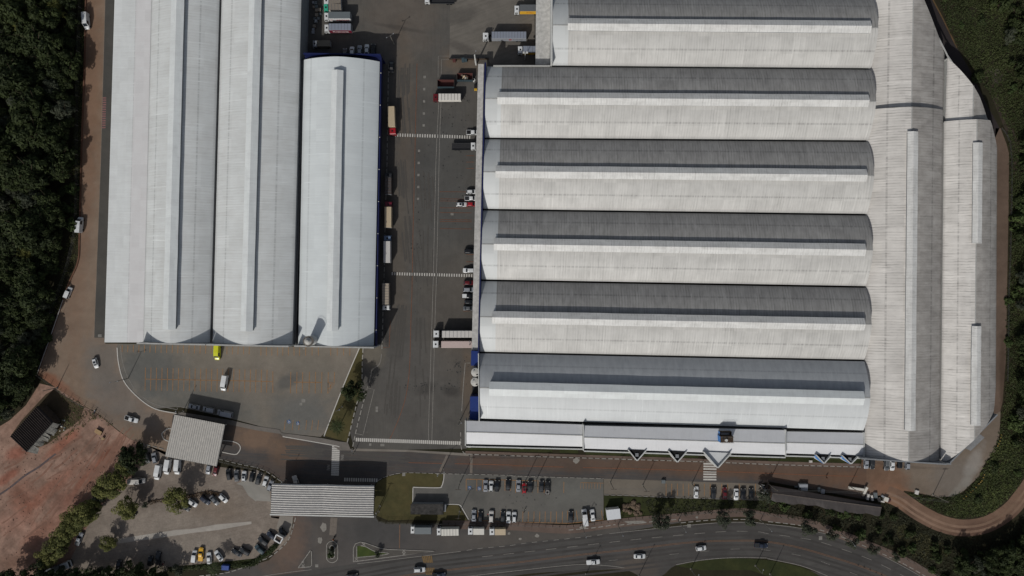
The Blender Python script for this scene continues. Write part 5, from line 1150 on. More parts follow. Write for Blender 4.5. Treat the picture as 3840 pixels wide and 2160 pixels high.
car(0, 3, 1195, 1345, 5, 'suv', 'black', 'black car alone deep in tree shade at the bottom', G4)
car(0, 3, 1510, 1300, 10, 'hatch', 'black', 'black hatchback in shade left of the dark pickup', G4)
car(0, 3, 1590, 1268, 3, 'pickup', 'dark', 'dark pickup in shade next to the red motorcycles', G4, 'black')
car(0, 3, 1957, 1247, 6, 'smallvan', 'white', 'white small van left of the yellow pickup', G4)
car(0, 3, 2021, 1230, 3, 'pickup', 'yellow', 'yellow pickup in the gravel car park', G4, 'yellow')
car(0, 3, 2103, 1270, 356, 'sedan', 'white', 'white sedan just right of the yellow pickup', G4)
car(0, 3, 2200, 1246, 325, 'sedan', 'white', 'white sedan standing askew, right of the yellow pickup', G4)
car(0, 3, 2383, 1215, 300, 'sedan', 'dark', 'dark sedan slanted near the bottom hedge', G4)
car(0, 3, 2462, 1200, 300, 'suv', 'dark', 'dark estate car beside the slanted dark sedan near the hedge', G4, 'bars')
car(1, 3, 38, 1180, 310, 'suv', 'teal', 'dark teal car closest to the curved hedge', G4)
car(1, 3, 72, 1095, 308, 'suv', 'dark', 'dark car with a tan load between teal and blue-grey cars', G4)
car(1, 3, 158, 1046, 310, 'sedan', 'blue', 'dark blue car left of the sentry box', G4)
car(1, 3, 268, 1010, 318, 'hatch', 'black', 'black car just above the sentry box', G4)
car(1, 3, 404, 505, 162, 'pickup', 'pale', 'pale pickup driving into the main gate canopy shade', None, 'pale')
car(1, 3, 1645, 1386, 88, 'suv', 'white', 'white estate car by the yellow hazard stripes on the highway', G6, 'bars')
car(1, 3, 1842, 1440, 88, 'pickup', 'blue', 'dark pickup at the very bottom edge below the hazard stripes', G6)
car(1, 3, 966, 1450, 85, 'sedan', 'dark', 'dark car cut off by the bottom edge of the picture', G6)
car(2, 3, 817, 1308, 86, 'pickup', 'white', 'white pickup on the highway', G6, 'white')
car(2, 3, 1284, 1251, 90, 'sedan', 'white', 'white sedan ahead of the white pickup on the highway', G6)
car(2, 3, 1902, 1170, 84, 'hatch', 'white', 'white hatchback farther along the highway, before the dark pickup', G6)
car(2, 3, 2508, 1140, 93, 'pickup', 'blue', 'dark blue pickup on the highway bend', G6, 'black')
F = [(1, 2310, 542, 0, 'sedan', 'silver', 'silver sedan beside the blue access squares', None), (1, 2366, 545, 2, 'hatch', 'white', 'white hatchback between the silver sedan and a large black car', 'bars'), (1, 2425, 540, 2, 'suv', 'black', 'large black car right of the white hatchback in the upper row', 'sunroof'), (1, 2537, 530, 2, 'sedan', 'black', 'black sedan alone between orange lines in the upper row', None),
     (2, 65, 542, 1, 'sedan', 'silver', 'silver sedan just left of the red car', None), (2, 124, 568, 1, 'hatch', 'red', 'bright red car in the upper row of the front car park', 'sunroof'), (2, 182, 547, 1, 'suv', 'dark', 'dark car just right of the red one', None), (2, 297, 547, 1, 'sedan', 'dark', 'dark sedan left of the pickup with a white rail bed', None), (2, 357, 560, 1, 'pickup', 'black', 'black pickup with a pale bed rail at the row end', 'rail'),
     (1, 2192, 842, 1, 'sedan', 'silver', 'grey-silver sedan at the left end of the lower row', None), (1, 2258, 850, 1, 'hatch', 'black', 'black hatchback beside the grey-silver sedan', 'bars'), (1, 2367, 850, 2, 'suv', 'pale', 'pale car beside the parked motorcycle in the lower row', None), (1, 2483, 850, 2, 'hatch', 'dark', 'dark hatchback left of the white car in the lower row', None), (1, 2540, 858, 1, 'sedan', 'white', 'white sedan second from the right in the left cluster of the lower row', None),
     (2, 22, 858, 1, 'hatch', 'white', 'white hatchback at the right end of the left lower cluster', 'bars'), (2, 592, 855, 1, 'sedan', 'dark', 'dark sedan alone right of the empty lower bays', None), (2, 733, 855, 353, 'van', 'white', 'white van in the lower row near the guard cabin', None), (2, 811, 838, 353, 'sedan', 'white', 'white sedan right of the white van near the guard cabin', None)]
for (c, u, v, hd, k, col, lb, ex) in F: car(c, 3, u, v, hd, k, col, lb, G5, ex)
for (u, v, hd, k, col, lb) in ((1853, 607, 2, 'sedan', 'white', 'white sedan at the left end of the side strip under a lamp'), (2025, 612, 0, 'suv', 'dark', 'dark car second in the side strip'), (2140, 615, 0, 'sedan', 'darkred', 'dark red sedan in the side strip'), (2256, 628, 180, 'sedan', 'white', 'white sedan between the dark red and the black cars'), (2325, 622, 0, 'suv', 'black', 'black car right of the white sedan in the side strip'), (2407, 617, 0, 'hatch', 'black', 'black car at the right end of the side strip by the scrap')):
    car(2, 3, u, v, hd, k, col, lb, G8)
for (u, v, k, col, lb) in ((990, 312, 'sedan', 'silver', 'silver car first from the office corner, nose to the south wall'), (1048, 318, 'suv', 'dark', 'dark car second from the office corner'), (1193, 330, 'suv', 'grey', 'grey large car left of the white one at the south wall'), (1252, 330, 'sedan', 'white', 'white sedan at the south wall'), (1327, 312, 'hatch', 'black', 'small black car at the south wall'), (1405, 325, 'hatch', 'silver', 'silver car at the right end of the south wall row')):
    car(3, 3, u, v, 180 if k != 'hatch' else 2, k, col, lb, G7)
# ------------------------------------------------------------------ trucks
def rig(cabcol, boxcol, L, cab, wd, hb, style, sidecol, ribs, txt, name):
    t = bpy.data.objects.new(name, None); t.empty_display_size = .5; COL.objects.link(t)
    hw = wd / 2; x1 = L / 2; xc = x1 - cab
    def cabpart(x0, x1):
        m = MB(); n = 0
        prof = [(x0, .55), (x0, 2.75), (x0 + .3, 2.85), (x1 - .45, 2.82), (x1 - .12, 2.6), (x1, 1.55), (x1, .55)]
        vs = [(x, -hw * .97, z) for x, z in prof] + [(x, hw * .97, z) for x, z in prof]; k = len(prof)
        m.add(vs, [tuple(range(k))[::-1], tuple(range(k, 2 * k))] + [(i, (i + 1) % k, k + (i + 1) % k, k + i) for i in range(k)])
        me = m.mesh('cab', pm(cabcol)); b = bmesh.new(); b.from_mesh(me); bmesh.ops.recalc_face_normals(b, faces=b.faces); b.to_mesh(me); b.free()
        o = bpy.data.objects.new('cab', me); COL.objects.link(o); o.parent = t
        g = MB(); quad_on(g, [(x1 - .01, -hw * .84, 1.62), (x1 - .01, hw * .84, 1.62), (x1 - .12, hw * .84, 2.52), (x1 - .12, -hw * .84, 2.52)], .03); g.build('windscreen', m_glass, o)
        for s in (-1, 1):
            g = MB(); g.box(x0 + .45, x1 - .35, s * hw * .97 - .02, s * hw * .97 + .02, 1.6, 2.4); g.build('side_window', m_glass, o)
            g = MB(); g.box(x1 - .25, x1 - .1, s * (hw + .18) - .1, s * (hw + .18) + .1, 1.6, 2.3); g.build('mirror', pm(cabcol), o)
        g = MB(); xm = (x0 + x1) / 2 - .1; g.box(xm - .3, xm + .3, -.3, .3, 2.84, 2.9); g.build('roof_hatch', m_under, o)
        g = MB(); g.box(x1 - .1, x1 + .08, -hw * .95, hw * .95, .4, .75); g.build('bumper', m_under, o)
    cabpart(xc + .1, x1)
    xb0, xb1 = -x1, xc - (.12 if style != 'trailer' else 1.15)
    m = MB(); m.box(xb0 + .2, xc + .6, -hw * .4, hw * .4, .65, 1.0); m.build('chassis', m_under, t)
    bz = 1.05
    if style == 'flat':
        m = MB(); m.box(xb0, xb1, -hw, hw, bz, bz + .2); m.box(xb1 - .15, xb1, -hw, hw, bz + .2, bz + .9); b = m.build('load_deck', pm(boxcol, .7), t)
        for s in (-1, 1): m = MB(); m.box(xb0, xb1, s * hw - .05, s * hw + .05, bz + .2, bz + .65); m.build('drop_side', pm(sidecol or boxcol, .7), t)
    else:
        m = MB(); m.bbox(xb0, xb1, -hw, hw, bz, hb, .06); b = m.build('cargo_box', pm(boxcol, .55), t)
        if ribs:
            for i in range(ribs + 1):
                x = xb0 + (xb1 - xb0) * i / ribs; x = min(max(x, xb0 + .06), xb1 - .06)
                m = MB(); m.box(x - .05, x + .05, -hw + .05, hw - .05, hb - .005, hb + .05); m.build('roof_rib', m_under if style == 'cover' else pm('grey', .6), b)
        if sidecol:
            for s in (-1, 1): m = MB(); m.box(xb0 + .05, xb1 - .05, s * hw - .02, s * hw + .02, bz + .1, hb - .12); m.build('side_panel', pm(sidecol, .5), b)
        if txt:
            for word, size, tc, fx, fz in txt:
                me = textmesh(word, size, pm(tc, .6), 'lettering')
                for s in (-1, 1):
                    o = bpy.data.objects.new('lettering', me); COL.objects.link(o); o.parent = b
                    o.location = (lerp(xb0, xb1, fx if s > 0 else 1 - fx if False else fx), s * (hw + .03), fz); o.rotation_euler = (R(90), 0, R(180) if s > 0 else 0)
            m = None
        m = MB(); m.box(xb0 - .04, xb0, -hw * .9, hw * .9, bz + .1, hb - .15); m.build('rear_door', m_gry, b)
    axl = [x1 - .75]
    if style == 'trailer': axl += [xc - .6, xb0 + 1.0, xb0 + 2.2, xb0 + 3.4]
    elif L > 8.5: axl += [xb0 + 1.4, xb0 + 2.6]
    else: axl += [xb0 + 1.5]
    for x in axl:
        for s in (-1, 1): m = MB(); m.tube((x, s * (hw - .4), .48), (x, s * (hw - .03), .48), .48, 12); m.build('wheel', m_tyre, t)
    return t
def truck(c, r, u, v, hd, L, cab, style, cabcol, boxcol, label, side=None, ribs=0, txt=None, hb=3.7, wd=2.5, group=None, zr=2.6, name='box_truck', cat='truck'):
    p = w1(c, r, u, v, zr); p.z = .005
    t = rig(cabcol, boxcol, L, cab, wd, hb, style, side, ribs, txt, name); t.location = p; t.rotation_euler = (0, 0, R(90 - hd)); return tag(t, label, cat, group)
T1 = 'trucks backed up beside the left halls'; T2 = 'trucks along the blue wall'; T3 = 'trucks in the roadside lay-by'; T4 = 'trailers at the top dock'
truck(1, 0, 768, 8, 270, 6.4, 1.9, 'box', 'white', 'tan', 'white truck cut by the top edge, above the green-cabbed one', 'white', 0, hb=2.9, group=T1)
truck(1, 0, 770, 72, 266, 6.6, 1.7, 'box', 'green', 'tan', 'turquoise-green cabbed truck with a tan covered bed', 'offwhite', 4, hb=2.9, group=T1)
truck(1, 0, 820, 165, 270, 10.0, 1.8, 'box', 'white', 'slate', 'white-cabbed truck with grey roof and red lettering on white side', 'white', 0, [('semar', 2.0, 'red', .38, 2.3), ('<', 1.9, 'red', .9, 2.3)], hb=3.9, group=T1)
truck(1, 0, 825, 283, 270, 10.2, 1.8, 'box', 'white', 'bluegrey', 'white-cabbed truck with ribbed silver roof and maroon side', 'maroon', 7, [('Kramunia', 1.5, 'white', .5, 2.3)], hb=3.9, group=T1)
truck(1, 0, 658, 440, 269, 6.6, 1.7, 'box', 'silver', 'mud', 'older truck with dusty tan top, in shade above the blue parapet', None, 0, hb=3.0, wd=2.3, group=T1)
truck(1, 0, 1368, 1216, 178, 10.3, 2.6, 'box', 'red', 'cream', 'red-cabbed truck with a cream box beside the blue wall', None, 0, hb=3.8, group=T2)
truck(1, 1, 1331, 398, 0, 8.2, 1.8, 'box', 'dark', 'brown', 'dark truck with worn brown cover beside the blue wall', None, 6, hb=3.2, group=T2)
truck(1, 1, 1333, 710, 0, 9.8, 2.0, 'box', 'maroon', 'cream', 'dark-cabbed truck with cream box facing up, beside the blue wall', None, 0, hb=3.8, group=T2)
truck(1, 1, 1322, 1057, 0, 10.2, 2.1, 'box', 'skyblue', 'pale', 'blue-grey cabbed truck with pale dirty box beside the blue wall', None, 0, hb=3.8, group=T2)
truck(1, 2, 1308, 88, 180, 10.0, 1.9, 'box', 'white', 'tanbox', 'white-cabbed truck with dusty pale box, lowest along the blue wall', None, 8, hb=3.8, group=T2)
truck(1, 0, 1922, 980, 270, 10.4, 1.9, 'cover', 'darkred', 'stripe', 'red-cabbed truck with white segmented cover in the open yard', None, 7, None, hb=3.3)
truck(1, 1, 2090, 20, 90, 9.0, 1.9, 'flat', 'white', 'black', 'white-cabbed flatbed truck with an empty black deck at the canopy', 'dark', group=G3)
truck(1, 0, 2500, 365, 270, 16.2, 2.2, 'trailer', 'white', 'bluegrey', 'long silver-blue trailer with red emblem and white tractor at the top dock', 'silver', 12, [('\u25CF', 1.4, 'red', .46, 2.4), ('transportes', .8, 'dark', .24, 2.5)], hb=4.0, group=T4, name='tractor_trailer')
truck(2, 0, 165, 93, 270, 10.5, 1.9, 'box', 'white', 'grey', 'white-cabbed truck with yellow side at the top dock', 'yellow', 0, [('Frillar', 1.1, 'red', .55, 2.4)], hb=3.9, group=T4)
truck(2, 0, 180, 502, 270, 9.0, 1.8, 'box', 'white', 'bluegrey', 'white-cabbed truck with blue-grey top, lowest at the top dock', 'gold', 4, hb=3.3, group=T4)
truck(1, 0, 1845, -12, 270, 11.0, 1.9, 'flat', 'white', 'black', 'white-cabbed flatbed cut by the top edge in the open yard', 'dark')
truck(1, 2, 2020, 462, 270, 17.5, 2.2, 'trailer', 'white', 'pale', 'upper of two long trailers backed into the canopy, whitish and ribbed', None, 10, hb=4.0, group='trailers backed into the long canopy', name='tractor_trailer')
truck(1, 2, 2016, 566, 270, 17.6, 2.2, 'trailer', 'white', 'pink', 'lower of two long trailers backed into the canopy, plain pinkish roof', None, 0, hb=4.0, group='trailers backed into the long canopy', name='tractor_trailer')
truck(1, 3, 1660, 985, 270, 7.8, 1.6, 'box', 'white', 'slate', 'leftmost lay-by truck, with a dark grey box', None, 0, hb=3.6, group=T3)
truck(1, 3, 1930, 1001, 269, 8.3, 1.6, 'box', 'white', 'offwhite', 'lay-by truck with the longest whitish box, second from the left', None, 6, hb=3.6, group=T3)
truck(1, 3, 2214, 999, 270, 6.1, 1.9, 'box', 'white', 'offwhite', 'short white lay-by truck, third from the left', None, 0, hb=3.1, wd=2.3, group=T3)
truck(1, 3, 2430, 1003, 269, 6.1, 2.0, 'box', 'white', 'cream', 'short lay-by truck with a beige box, farthest right', None, 0, hb=3.1, wd=2.3, group=T3)
truck(0, 3, 530, 1395, 70, 12.6, 3.2, 'box', 'white', 'slate', 'long grey-and-white lorry under the trees at the bottom left', 'grey', 0, hb=3.3)
# ------------------------------------------------------------------ skips, forklift, small things
def skip(c, r, u, v, L, wd, h, filled, label, rot=0):
    p = w1(c, r, u, v, 1.2); t = thing('waste_skip', label, 'skip', (p.x, p.y, 0), R(rot), 'waste skips'); hw = wd / 2; x = L / 2
    m = MB(); m.box(-x, x, -hw, hw, .25, .4); m.build('floor_pan', pm('rust', .8), t)
    for s, mat in ((-1, pm('teal', .7)), (1, pm('rust', .8))):
        m = MB(); m.box(-x, x, s * hw - .06, s * hw + .06, .4, h); o = m.build('side_panel', [mat], t)
        if s < 0:
            for i in range(9): g = MB(); xx = -x + L * (i + .5) / 9; g.box(xx - .07, xx + .07, -hw - .16, -hw - .06, .4, h - .05); g.build('stiffener', mat, o)
    for s in (-1, 1): m = MB(); m.box(s * x - .06, s * x + .06, -hw + .06, hw - .06, .4, h); m.build('end_panel', pm('brown', .8), t)
    if filled:
        rr_ = random.Random(9); cols_ = ['tanbox', 'cream', 'rust', 'dark', 'white', 'tan', 'brown', 'offwhite', 'mud']
        for i in range(26):
            m = MB(); a = rr_.uniform(0, 3.1); cx, cy, cz = rr_.gauss(-.3, x * .32), rr_.uniform(-hw * .7, hw * .7), rr_.uniform(.8, h + .1); sx, sy, sz = rr_.uniform(.15, .6), rr_.uniform(.12, .4), rr_.uniform(.05, .3)
            cx = max(-x + .4, min(x - .4, cx)); ca, sa = math.cos(a), math.sin(a)
            m.prism([(cx + ca * ex * sx - sa * ey * sy, cy + sa * ex * sx + ca * ey * sy) for ex, ey in ((-1, -1), (1, -1), (1, 1), (-1, 1))], cz - sz, [cz, cz + .15, cz + .1, cz - .05])
            o = m.build('scrap_board', pm(rr_.choice(cols_), .8), None); o.location = t.location; o.rotation_euler = t.rotation_euler; tag(o, 'scrap board or panel heaped in the filled waste skip', 'scrap', 'scrap in the filled skip')
skip(1, 0, 1912, 848, 6.2, 2.6, 2.4, False, 'empty rust and teal waste skip standing nearer the red-cabbed truck')
skip(1, 0, 2102, 780, 5.8, 2.5, 2.3, True, 'waste skip heaped with scrap boards, nearer the canopy')
p = w1(1, 0, 2190, 808); t = thing('rubble_bag', 'white rubble bag slumped beside the filled waste skip', 'bag', (p.x, p.y, 0))
m = MB(); m.cyl((0, 0), .5, 0, .5, 10, .65); m.cyl((.1, -.4), .35, 0, .35, 9, .2); m.build('sack', m_wht, t); m = MB(); m.cyl((0, .1), .3, .5, .58, 8); m.build('contents', m_drk, t)
p = w1(1, 0, 2212, 880); t = thing('forklift', 'yellow and dark forklift half under the long canopy', 'forklift', (p.x, p.y, 0), R(90))
m = MB(); m.box(-1.3, .6, -.55, .55, .3, 1.1); m.build('body', pm('brown'), t); m = MB(); m.bbox(-1.4, -.7, -.55, .55, .4, 1.3); m.build('counterweight', pm('gold'), t); m = MB(); m.box(-.7, .5, -.5, .5, 2.1, 2.18); m.build('roof_guard', m_under, t)
m = MB(); m.box(.62, .75, -.4, .4, .1, 2.3); m.build('mast', m_under, t)
for s in (-.3, .3): m = MB(); m.box(.75, 1.7, s - .07, s + .07, .1, .16); m.build('fork', m_steel, t)
for x in (-1.0, .4):
    for s in (-1, 1): m = MB(); m.tube((x, s * .4, .3), (x, s * .58, .3), .3, 10); m.build('wheel', m_tyre, t)
def bin_(c, r, u, v, w_, d_, h, mat, label):
    p = w1(c, r, u, v, .6); t = thing('waste_bin', label, 'bin', (p.x, p.y, 0)); m = MB(); m.box(-w_ / 2, w_ / 2, -d_ / 2, d_ / 2, .15, h); m.build('tub', mat, t); m = MB(); m.bbox(-w_ / 2 - .04, w_ / 2 + .04, -d_ / 2 - .04, d_ / 2 + .04, h, h + .12); m.build('lid', mat, t)
    for sx in (-1, 1):
        m = MB(); m.cyl((sx * w_ * .35, 0), .1, 0, .15, 8); m.build('castor', m_tyre, t)
bin_(1, 0, 1995, 610, 1.1, 1.1, 1.2, pm('rust', .8), 'rust-coloured waste bin at the fence line by the court')
bin_(1, 0, 2085, 608, 1.0, 1.3, 1.6, pm('teal', .7), 'left dark teal bin of the two at the fence line')
bin_(1, 0, 2112, 606, .9, 1.2, 1.5, pm('teal', .7), 'right dark teal bin of the two at the fence line')
# low boundary wall at the court
a, b = w1(1, 0, 1945, 602), w1(1, 0, 2340, 600); t = thing('court_wall', 'thin dark wall between the truck court and the yard', 'wall', ((a.x + b.x) / 2, a.y, 0)); m = MB(); m.wall((a.x, a.y), (b.x, b.y), .18, 0, 1.6); local(m, t); m.build('wall', m_brn, t); m = MB(); m.wall((a.x, a.y), (b.x, b.y), .26, 1.6, 1.66); local(m, t); m.build('coping', m_drk, t)
a, b = W((1850, 247), 9.3), W((2062, 247), 9.3); t = thing('ledge_wall', 'pale ledge along the top side of the second hall, under the dock', 'wall', ((a.x + b.x) / 2, a.y, 0)); m = MB(); m.wall((a.x, a.y), (b.x, b.y), .35, 0, 9.4); local(m, t); m.build('wall', m_wht, t); m = MB(); m.wall((a.x, a.y), (b.x, b.y), .45, 9.4, 9.48); local(m, t); m.build('coping', m_cop, t)
# crates in the shade by the second hall
rr = random.Random(4)
for i, (u, v) in enumerate(((578, 25), (582, 70), (608, 65), (612, 105), (640, 100), (645, 140), (612, 152), (628, 186), (590, 185), (596, 222), (588, 262), (577, 296), (573, 322), (600, 30), (606, 215))):
    p = w1(1, 0, u, v, .6); t = thing('pallet_load', 'grey pallet load in the shaded row beside the second hall', 'pallet', (p.x, p.y, 0), R(rr.uniform(-4, 4)), 'pallets beside the second hall'); s = rr.uniform(.42, .62); h = rr.uniform(.5, 1.3)
    m = MB(); m.box(-s, s, -s, s, 0, .14); m.build('pallet', m_brn, t); m = MB(); m.bbox(-s * .94, s * .94, -s * .94, s * .94, .14, h, .03); m.build('load', pm(rr.choice(['silver', 'tan', 'slate']), .8), t)
# blue tipper box, motorcycles, people
p = w1(0, 3, 2283, 1350); t = thing('container', 'blue container box by the hedge at the bottom edge', 'container', (p.x, p.y, 0), R(-4)); m = MB(); m.bbox(-1.4, 1.4, -.85, .85, .1, 1.7); m.build('shell', plain('container_blue', (40, 66, 132), .6, .3, .1), t); m = MB(); m.box(1.4, 1.44, -.7, .7, .25, 1.55); m.build('door', m_bluR, t)
def moto_root(col):
    t = bpy.data.objects.new('motorcycle', None); COL.objects.link(t)
    for x in (-.65, .65): m = MB(); m.tube((x, -.06, .31), (x, .06, .31), .31, 12); m.build('wheel', m_tyre, t)
    m = MB(); m.add([(-.75, -.1, .75), (-.1, -.14, .78), (.45, -.14, .8), (.6, -.05, .95), (-.75, .1, .75), (-.1, .14, .78), (.45, .14, .8), (.6, .05, .95), (-.3, -.12, .35), (.35, -.12, .35), (-.3, .12, .35), (.35, .12, .35)], [(0, 4, 5, 1), (1, 5, 6, 2), (2, 6, 7, 3), (8, 9, 11, 10), (1, 2, 9, 8), (5, 10, 11, 6), (0, 1, 8), (4, 10, 5), (2, 3, 9), (6, 11, 7), (0, 8, 10, 4), (3, 7, 11, 9)]); m.build('body', pm(col), t)
    m = MB(); m.bbox(-.75, .05, -.13, .13, .78, .88, .03); m.build('seat', m_under, t); m = MB(); m.tube((.5, -.36, 1.02), (.5, .36, 1.02), .025, 6); m.build('handlebar', m_steel, t); m = MB(); m.tube((.5, 0, 1.0), (.66, 0, .32), .04, 6); m.build('fork', m_steel, t); m = MB(); m.cyl((.66, 0), .09, .82, .98, 8); m.build('headlight', m_lamp, t)
    return t
def moto(c, r, u, v, hd, col, label): p = w1(c, r, u, v, .4); p.z = 0.005; return place(('moto', col), lambda: moto_root(col), p, hd, label, 'motorcycle', 'motorcycles')
moto(1, 3, 783, 1072, 205, 'dark', 'dark motorcycle with a rider in orange, above the oval island')
moto(2, 3, 127, 790, 25, 'dark', 'dark motorcycle in the front car park by the empty bays')
moto(1, 3, 2332, 832, 20, 'red', 'red motorcycle beside the pale car in the front car park')
moto(0, 3, 1642, 1325, 30, 'red', 'red motorcycle right of the dark pickup in tree shade')
moto(0, 3, 1600, 1362, 70, 'rust', 'rusty red motorcycle lowest by the hedge in tree shade')
moto(0, 2, 955, 1243, 20, 'silver', 'silver motorcycle at the fence corner by the weedy bank')
m_skin = plain('skin', (120, 84, 64), .6, .3, .05); m_hair = plain('hair', (26, 22, 20), .8, .2, .1)
def person(p, hd, pose, shirt, trousers, label, helmet=None):
    t = thing('person', label, 'person', p, R(90 - hd), None)
    if pose == 'ride': J = {'hip': (0, 0, .88), 'chest': (.22, 0, 1.32), 'neck': (.28, 0, 1.46), 'lk': (.38, .24, .82), 'lf': (.28, .24, .38), 'rk': (.38, -.24, .82), 'rf': (.28, -.24, .38), 'ls': (.24, .2, 1.38), 'le': (.42, .32, 1.18), 'lh': (.62, .3, 1.08), 'rs': (.24, -.2, 1.38), 're': (.42, -.32, 1.18), 'rh': (.62, -.3, 1.08)}
    else: J = {'hip': (0, 0, .92), 'chest': (.03, 0, 1.3), 'neck': (.04, 0, 1.48), 'lk': (.16, .1, .5), 'lf': (.2, .1, .07), 'rk': (-.04, -.1, .48), 'rf': (-.28, -.1, .1), 'ls': (.03, .19, 1.4), 'le': (-.06, .25, 1.12), 'lh': (.02, .26, .86), 'rs': (.03, -.19, 1.4), 're': (.08, -.25, 1.12), 'rh': (.22, -.24, .9)}
    J['head'] = (J['neck'][0] + .05, 0, J['neck'][2] + .13)
    J['lhip'] = (J['hip'][0], .1, J['hip'][2] - .05); J['rhip'] = (J['hip'][0], -.1, J['hip'][2] - .05)
    def skin(name, chain, rad, mat, parent):
        names = []; [names.append(n_) for e in chain for n_ in e if n_ not in names]
        me = bpy.data.meshes.new(name); me.from_pydata([J[n_] for n_ in names], [(names.index(a), names.index(b)) for a, b in chain], []); me.materials.append(mat)
        o = bpy.data.objects.new(name, me); COL.objects.link(o); o.parent = parent
        md = o.modifiers.new('skin', 'SKIN'); sv = me.skin_vertices
        if not sv: bmx = bmesh.new(); bmx.from_mesh(me); bmx.verts.layers.skin.verify(); bmx.to_mesh(me); bmx.free(); sv = me.skin_vertices
        for i, n_ in enumerate(names): sv[0].data[i].radius = (rad[n_], rad[n_])
        sv[0].data[0].use_root = True
        o.modifiers.new('sub', 'SUBSURF').levels = 1
        return o
    full = [('hip', 'chest'), ('chest', 'neck'), ('neck', 'head'), ('hip', 'lhip'), ('lhip', 'lk'), ('lk', 'lf'), ('hip', 'rhip'), ('rhip', 'rk'), ('rk', 'rf'), ('chest', 'ls'), ('ls', 'le'), ('le', 'lh'), ('chest', 'rs'), ('rs', 're'), ('re', 'rh')]
    rb_ = {'hip': .13, 'chest': .15, 'neck': .055, 'head': .1, 'lhip': .09, 'rhip': .09, 'lk': .06, 'rk': .06, 'lf': .045, 'rf': .045, 'ls': .065, 'rs': .065, 'le': .042, 're': .042, 'lh': .032, 'rh': .032}
    body = skin('body', full, rb_, m_skin, t)
    skin('shirt', [('hip', 'chest'), ('chest', 'ls'), ('ls', 'le'), ('chest', 'rs'), ('rs', 're')], {k: v + .02 for k, v in rb_.items()}, shirt, t)
    skin('trousers', [('hip', 'lhip'), ('lhip', 'lk'), ('lk', 'lf'), ('hip', 'rhip'), ('rhip', 'rk'), ('rk', 'rf')], {k: v + .018 for k, v in rb_.items()}, trousers, t)
    h = J['head']; m = MB()
    for i in range(5):
        z0, z1 = h[2] - .02 + i * .035, h[2] - .02 + (i + 1) * .035; rr0, rr1 = .135 * math.cos(i * .3), .135 * math.cos((i + 1) * .3)
        m.cyl((h[0], h[1]), rr0, z0, z1, 10, rr1)
    m.build('helmet' if helmet else 'hair', helmet or m_hair, t)
    for s in (-1, 1):       # five fingers on each hand
        b = Vector(J['lh' if s > 0 else 'rh']); m = MB()
        for k, (ln, dy) in enumerate(((.05, .03), (.075, .015), (.08, 0), (.075, -.015), (.06, -.03))): m.tube(b + Vector((0, dy, 0)), b + Vector((ln * .6, dy * 1.3, -ln)), .009, 5, .006)
        m.build('fingers', m_skin, t)
    return t
pp = w1(1, 3, 783, 1072, .4); pp.z = .005
person(pp, 205, 'ride', plain('orange_shirt', (168, 96, 48), .8, .1, .05), m_under, 'motorcycle rider in an orange top and white helmet', m_wht)
pp = w1(3, 3, 592, 462, .9); pp.z = .15 * 0 + .04
person(pp, 0, 'walk', plain('dark_red_shirt', (74, 26, 22), .8, .1, .05), m_under, 'person in dark red walking alone on the stained road')
pp = w1(1, 3, 1925, 330, .9); pp.z = .04
# ================================================================== VEGETATION
LK = 1.0
lf_for = leafmat('forest_leaf', (.011, .016, .007), (.040, .053, .016), LK)
lf_dry = leafmat('olive_leaf', (.034, .044, .012), (.150, .146, .040), LK)
lf_gry = leafmat('greyish_leaf', (.022, .028, .018), (.066, .072, .046), LK)
lf_brt = leafmat('fresh_leaf', (.018, .030, .010), (.058, .080, .024), LK)
m_bark = plain('bark', (84, 74, 62), .9, .1, .3, scale=4)
def leafmesh(name, seed, rx, rz, z0, nclump, nleaf, ls, mat, flat=.35, clump_r=.42):
    rr = random.Random(seed); vs, fs, tint = [], [], []
    cl = []
    for _ in range(nclump):
        while True:
            x, y, z = rr.uniform(-1, 1), rr.uniform(-1, 1), rr.uniform(-.75, 1)
            d = x * x + y * y + z * z
            if .12 < d < 1: break
        k = 1 + rr.uniform(-.18, .12)
        cl.append((Vector((x * rx * k, y * rx * k, z0 + z * rz)), rr.uniform(.6, 1.25) * rx * clump_r, rr.random()))
    for i in range(nleaf):
        c, r, tn = cl[rr.randrange(nclump)]
        d = Vector((rr.gauss(0, 1), rr.gauss(0, 1), rr.gauss(.25, .8))).normalized()
        p = c + d * r * (rr.uniform(.45, 1.0) ** .6); p.z = max(p.z, .25)
        nrm = (d + Vector((rr.gauss(0, .5), rr.gauss(0, .5), rr.gauss(flat, .4)))).normalized()
        a = nrm.orthogonal().normalized(); a.rotate(Matrix.Rotation(rr.uniform(0, 6.28), 3, nrm)); b = nrm.cross(a)
        s = ls * rr.uniform(.55, 1.3); o = len(vs)
        vs += [p - a * s, p - b * s * .45 + nrm * s * .1, p + a * s, p + b * s * .45 + nrm * s * .1]
        fs.append((o, o + 1, o + 2, o + 3)); tint.append(max(0, min(1, .55 * tn + .45 * rr.random())))
    me = bpy.data.meshes.new(name); me.from_pydata([tuple(v) for v in vs], [], fs); me.materials.append(mat)
    at = me.attributes.new('tint', 'FLOAT', 'FACE'); at.data.foreach_set('value', tint); me.update(); return me
def trunkmesh(seed, h, r, spread):
    rr = random.Random(seed); m = MB(); m.tube((0, 0, -.1), (.1, .05, h * .55), r, 8, r * .7); top = Vector((.1, .05, h * .55))
    for i in range(5):
        a = i * 1.257 + rr.uniform(-.3, .3); e = Vector((math.cos(a) * spread * .6, math.sin(a) * spread * .6, h * rr.uniform(.75, .95))); m.tube(top - Vector((0, 0, .3)), e, r * .5, 6, r * .15)
        e2 = e + Vector((math.cos(a + .6) * spread * .3, math.sin(a + .6) * spread * .3, h * .1)); m.tube(e, e2, r * .16, 5, r * .06)
    return m.mesh('trunk', m_bark)
TP = {}
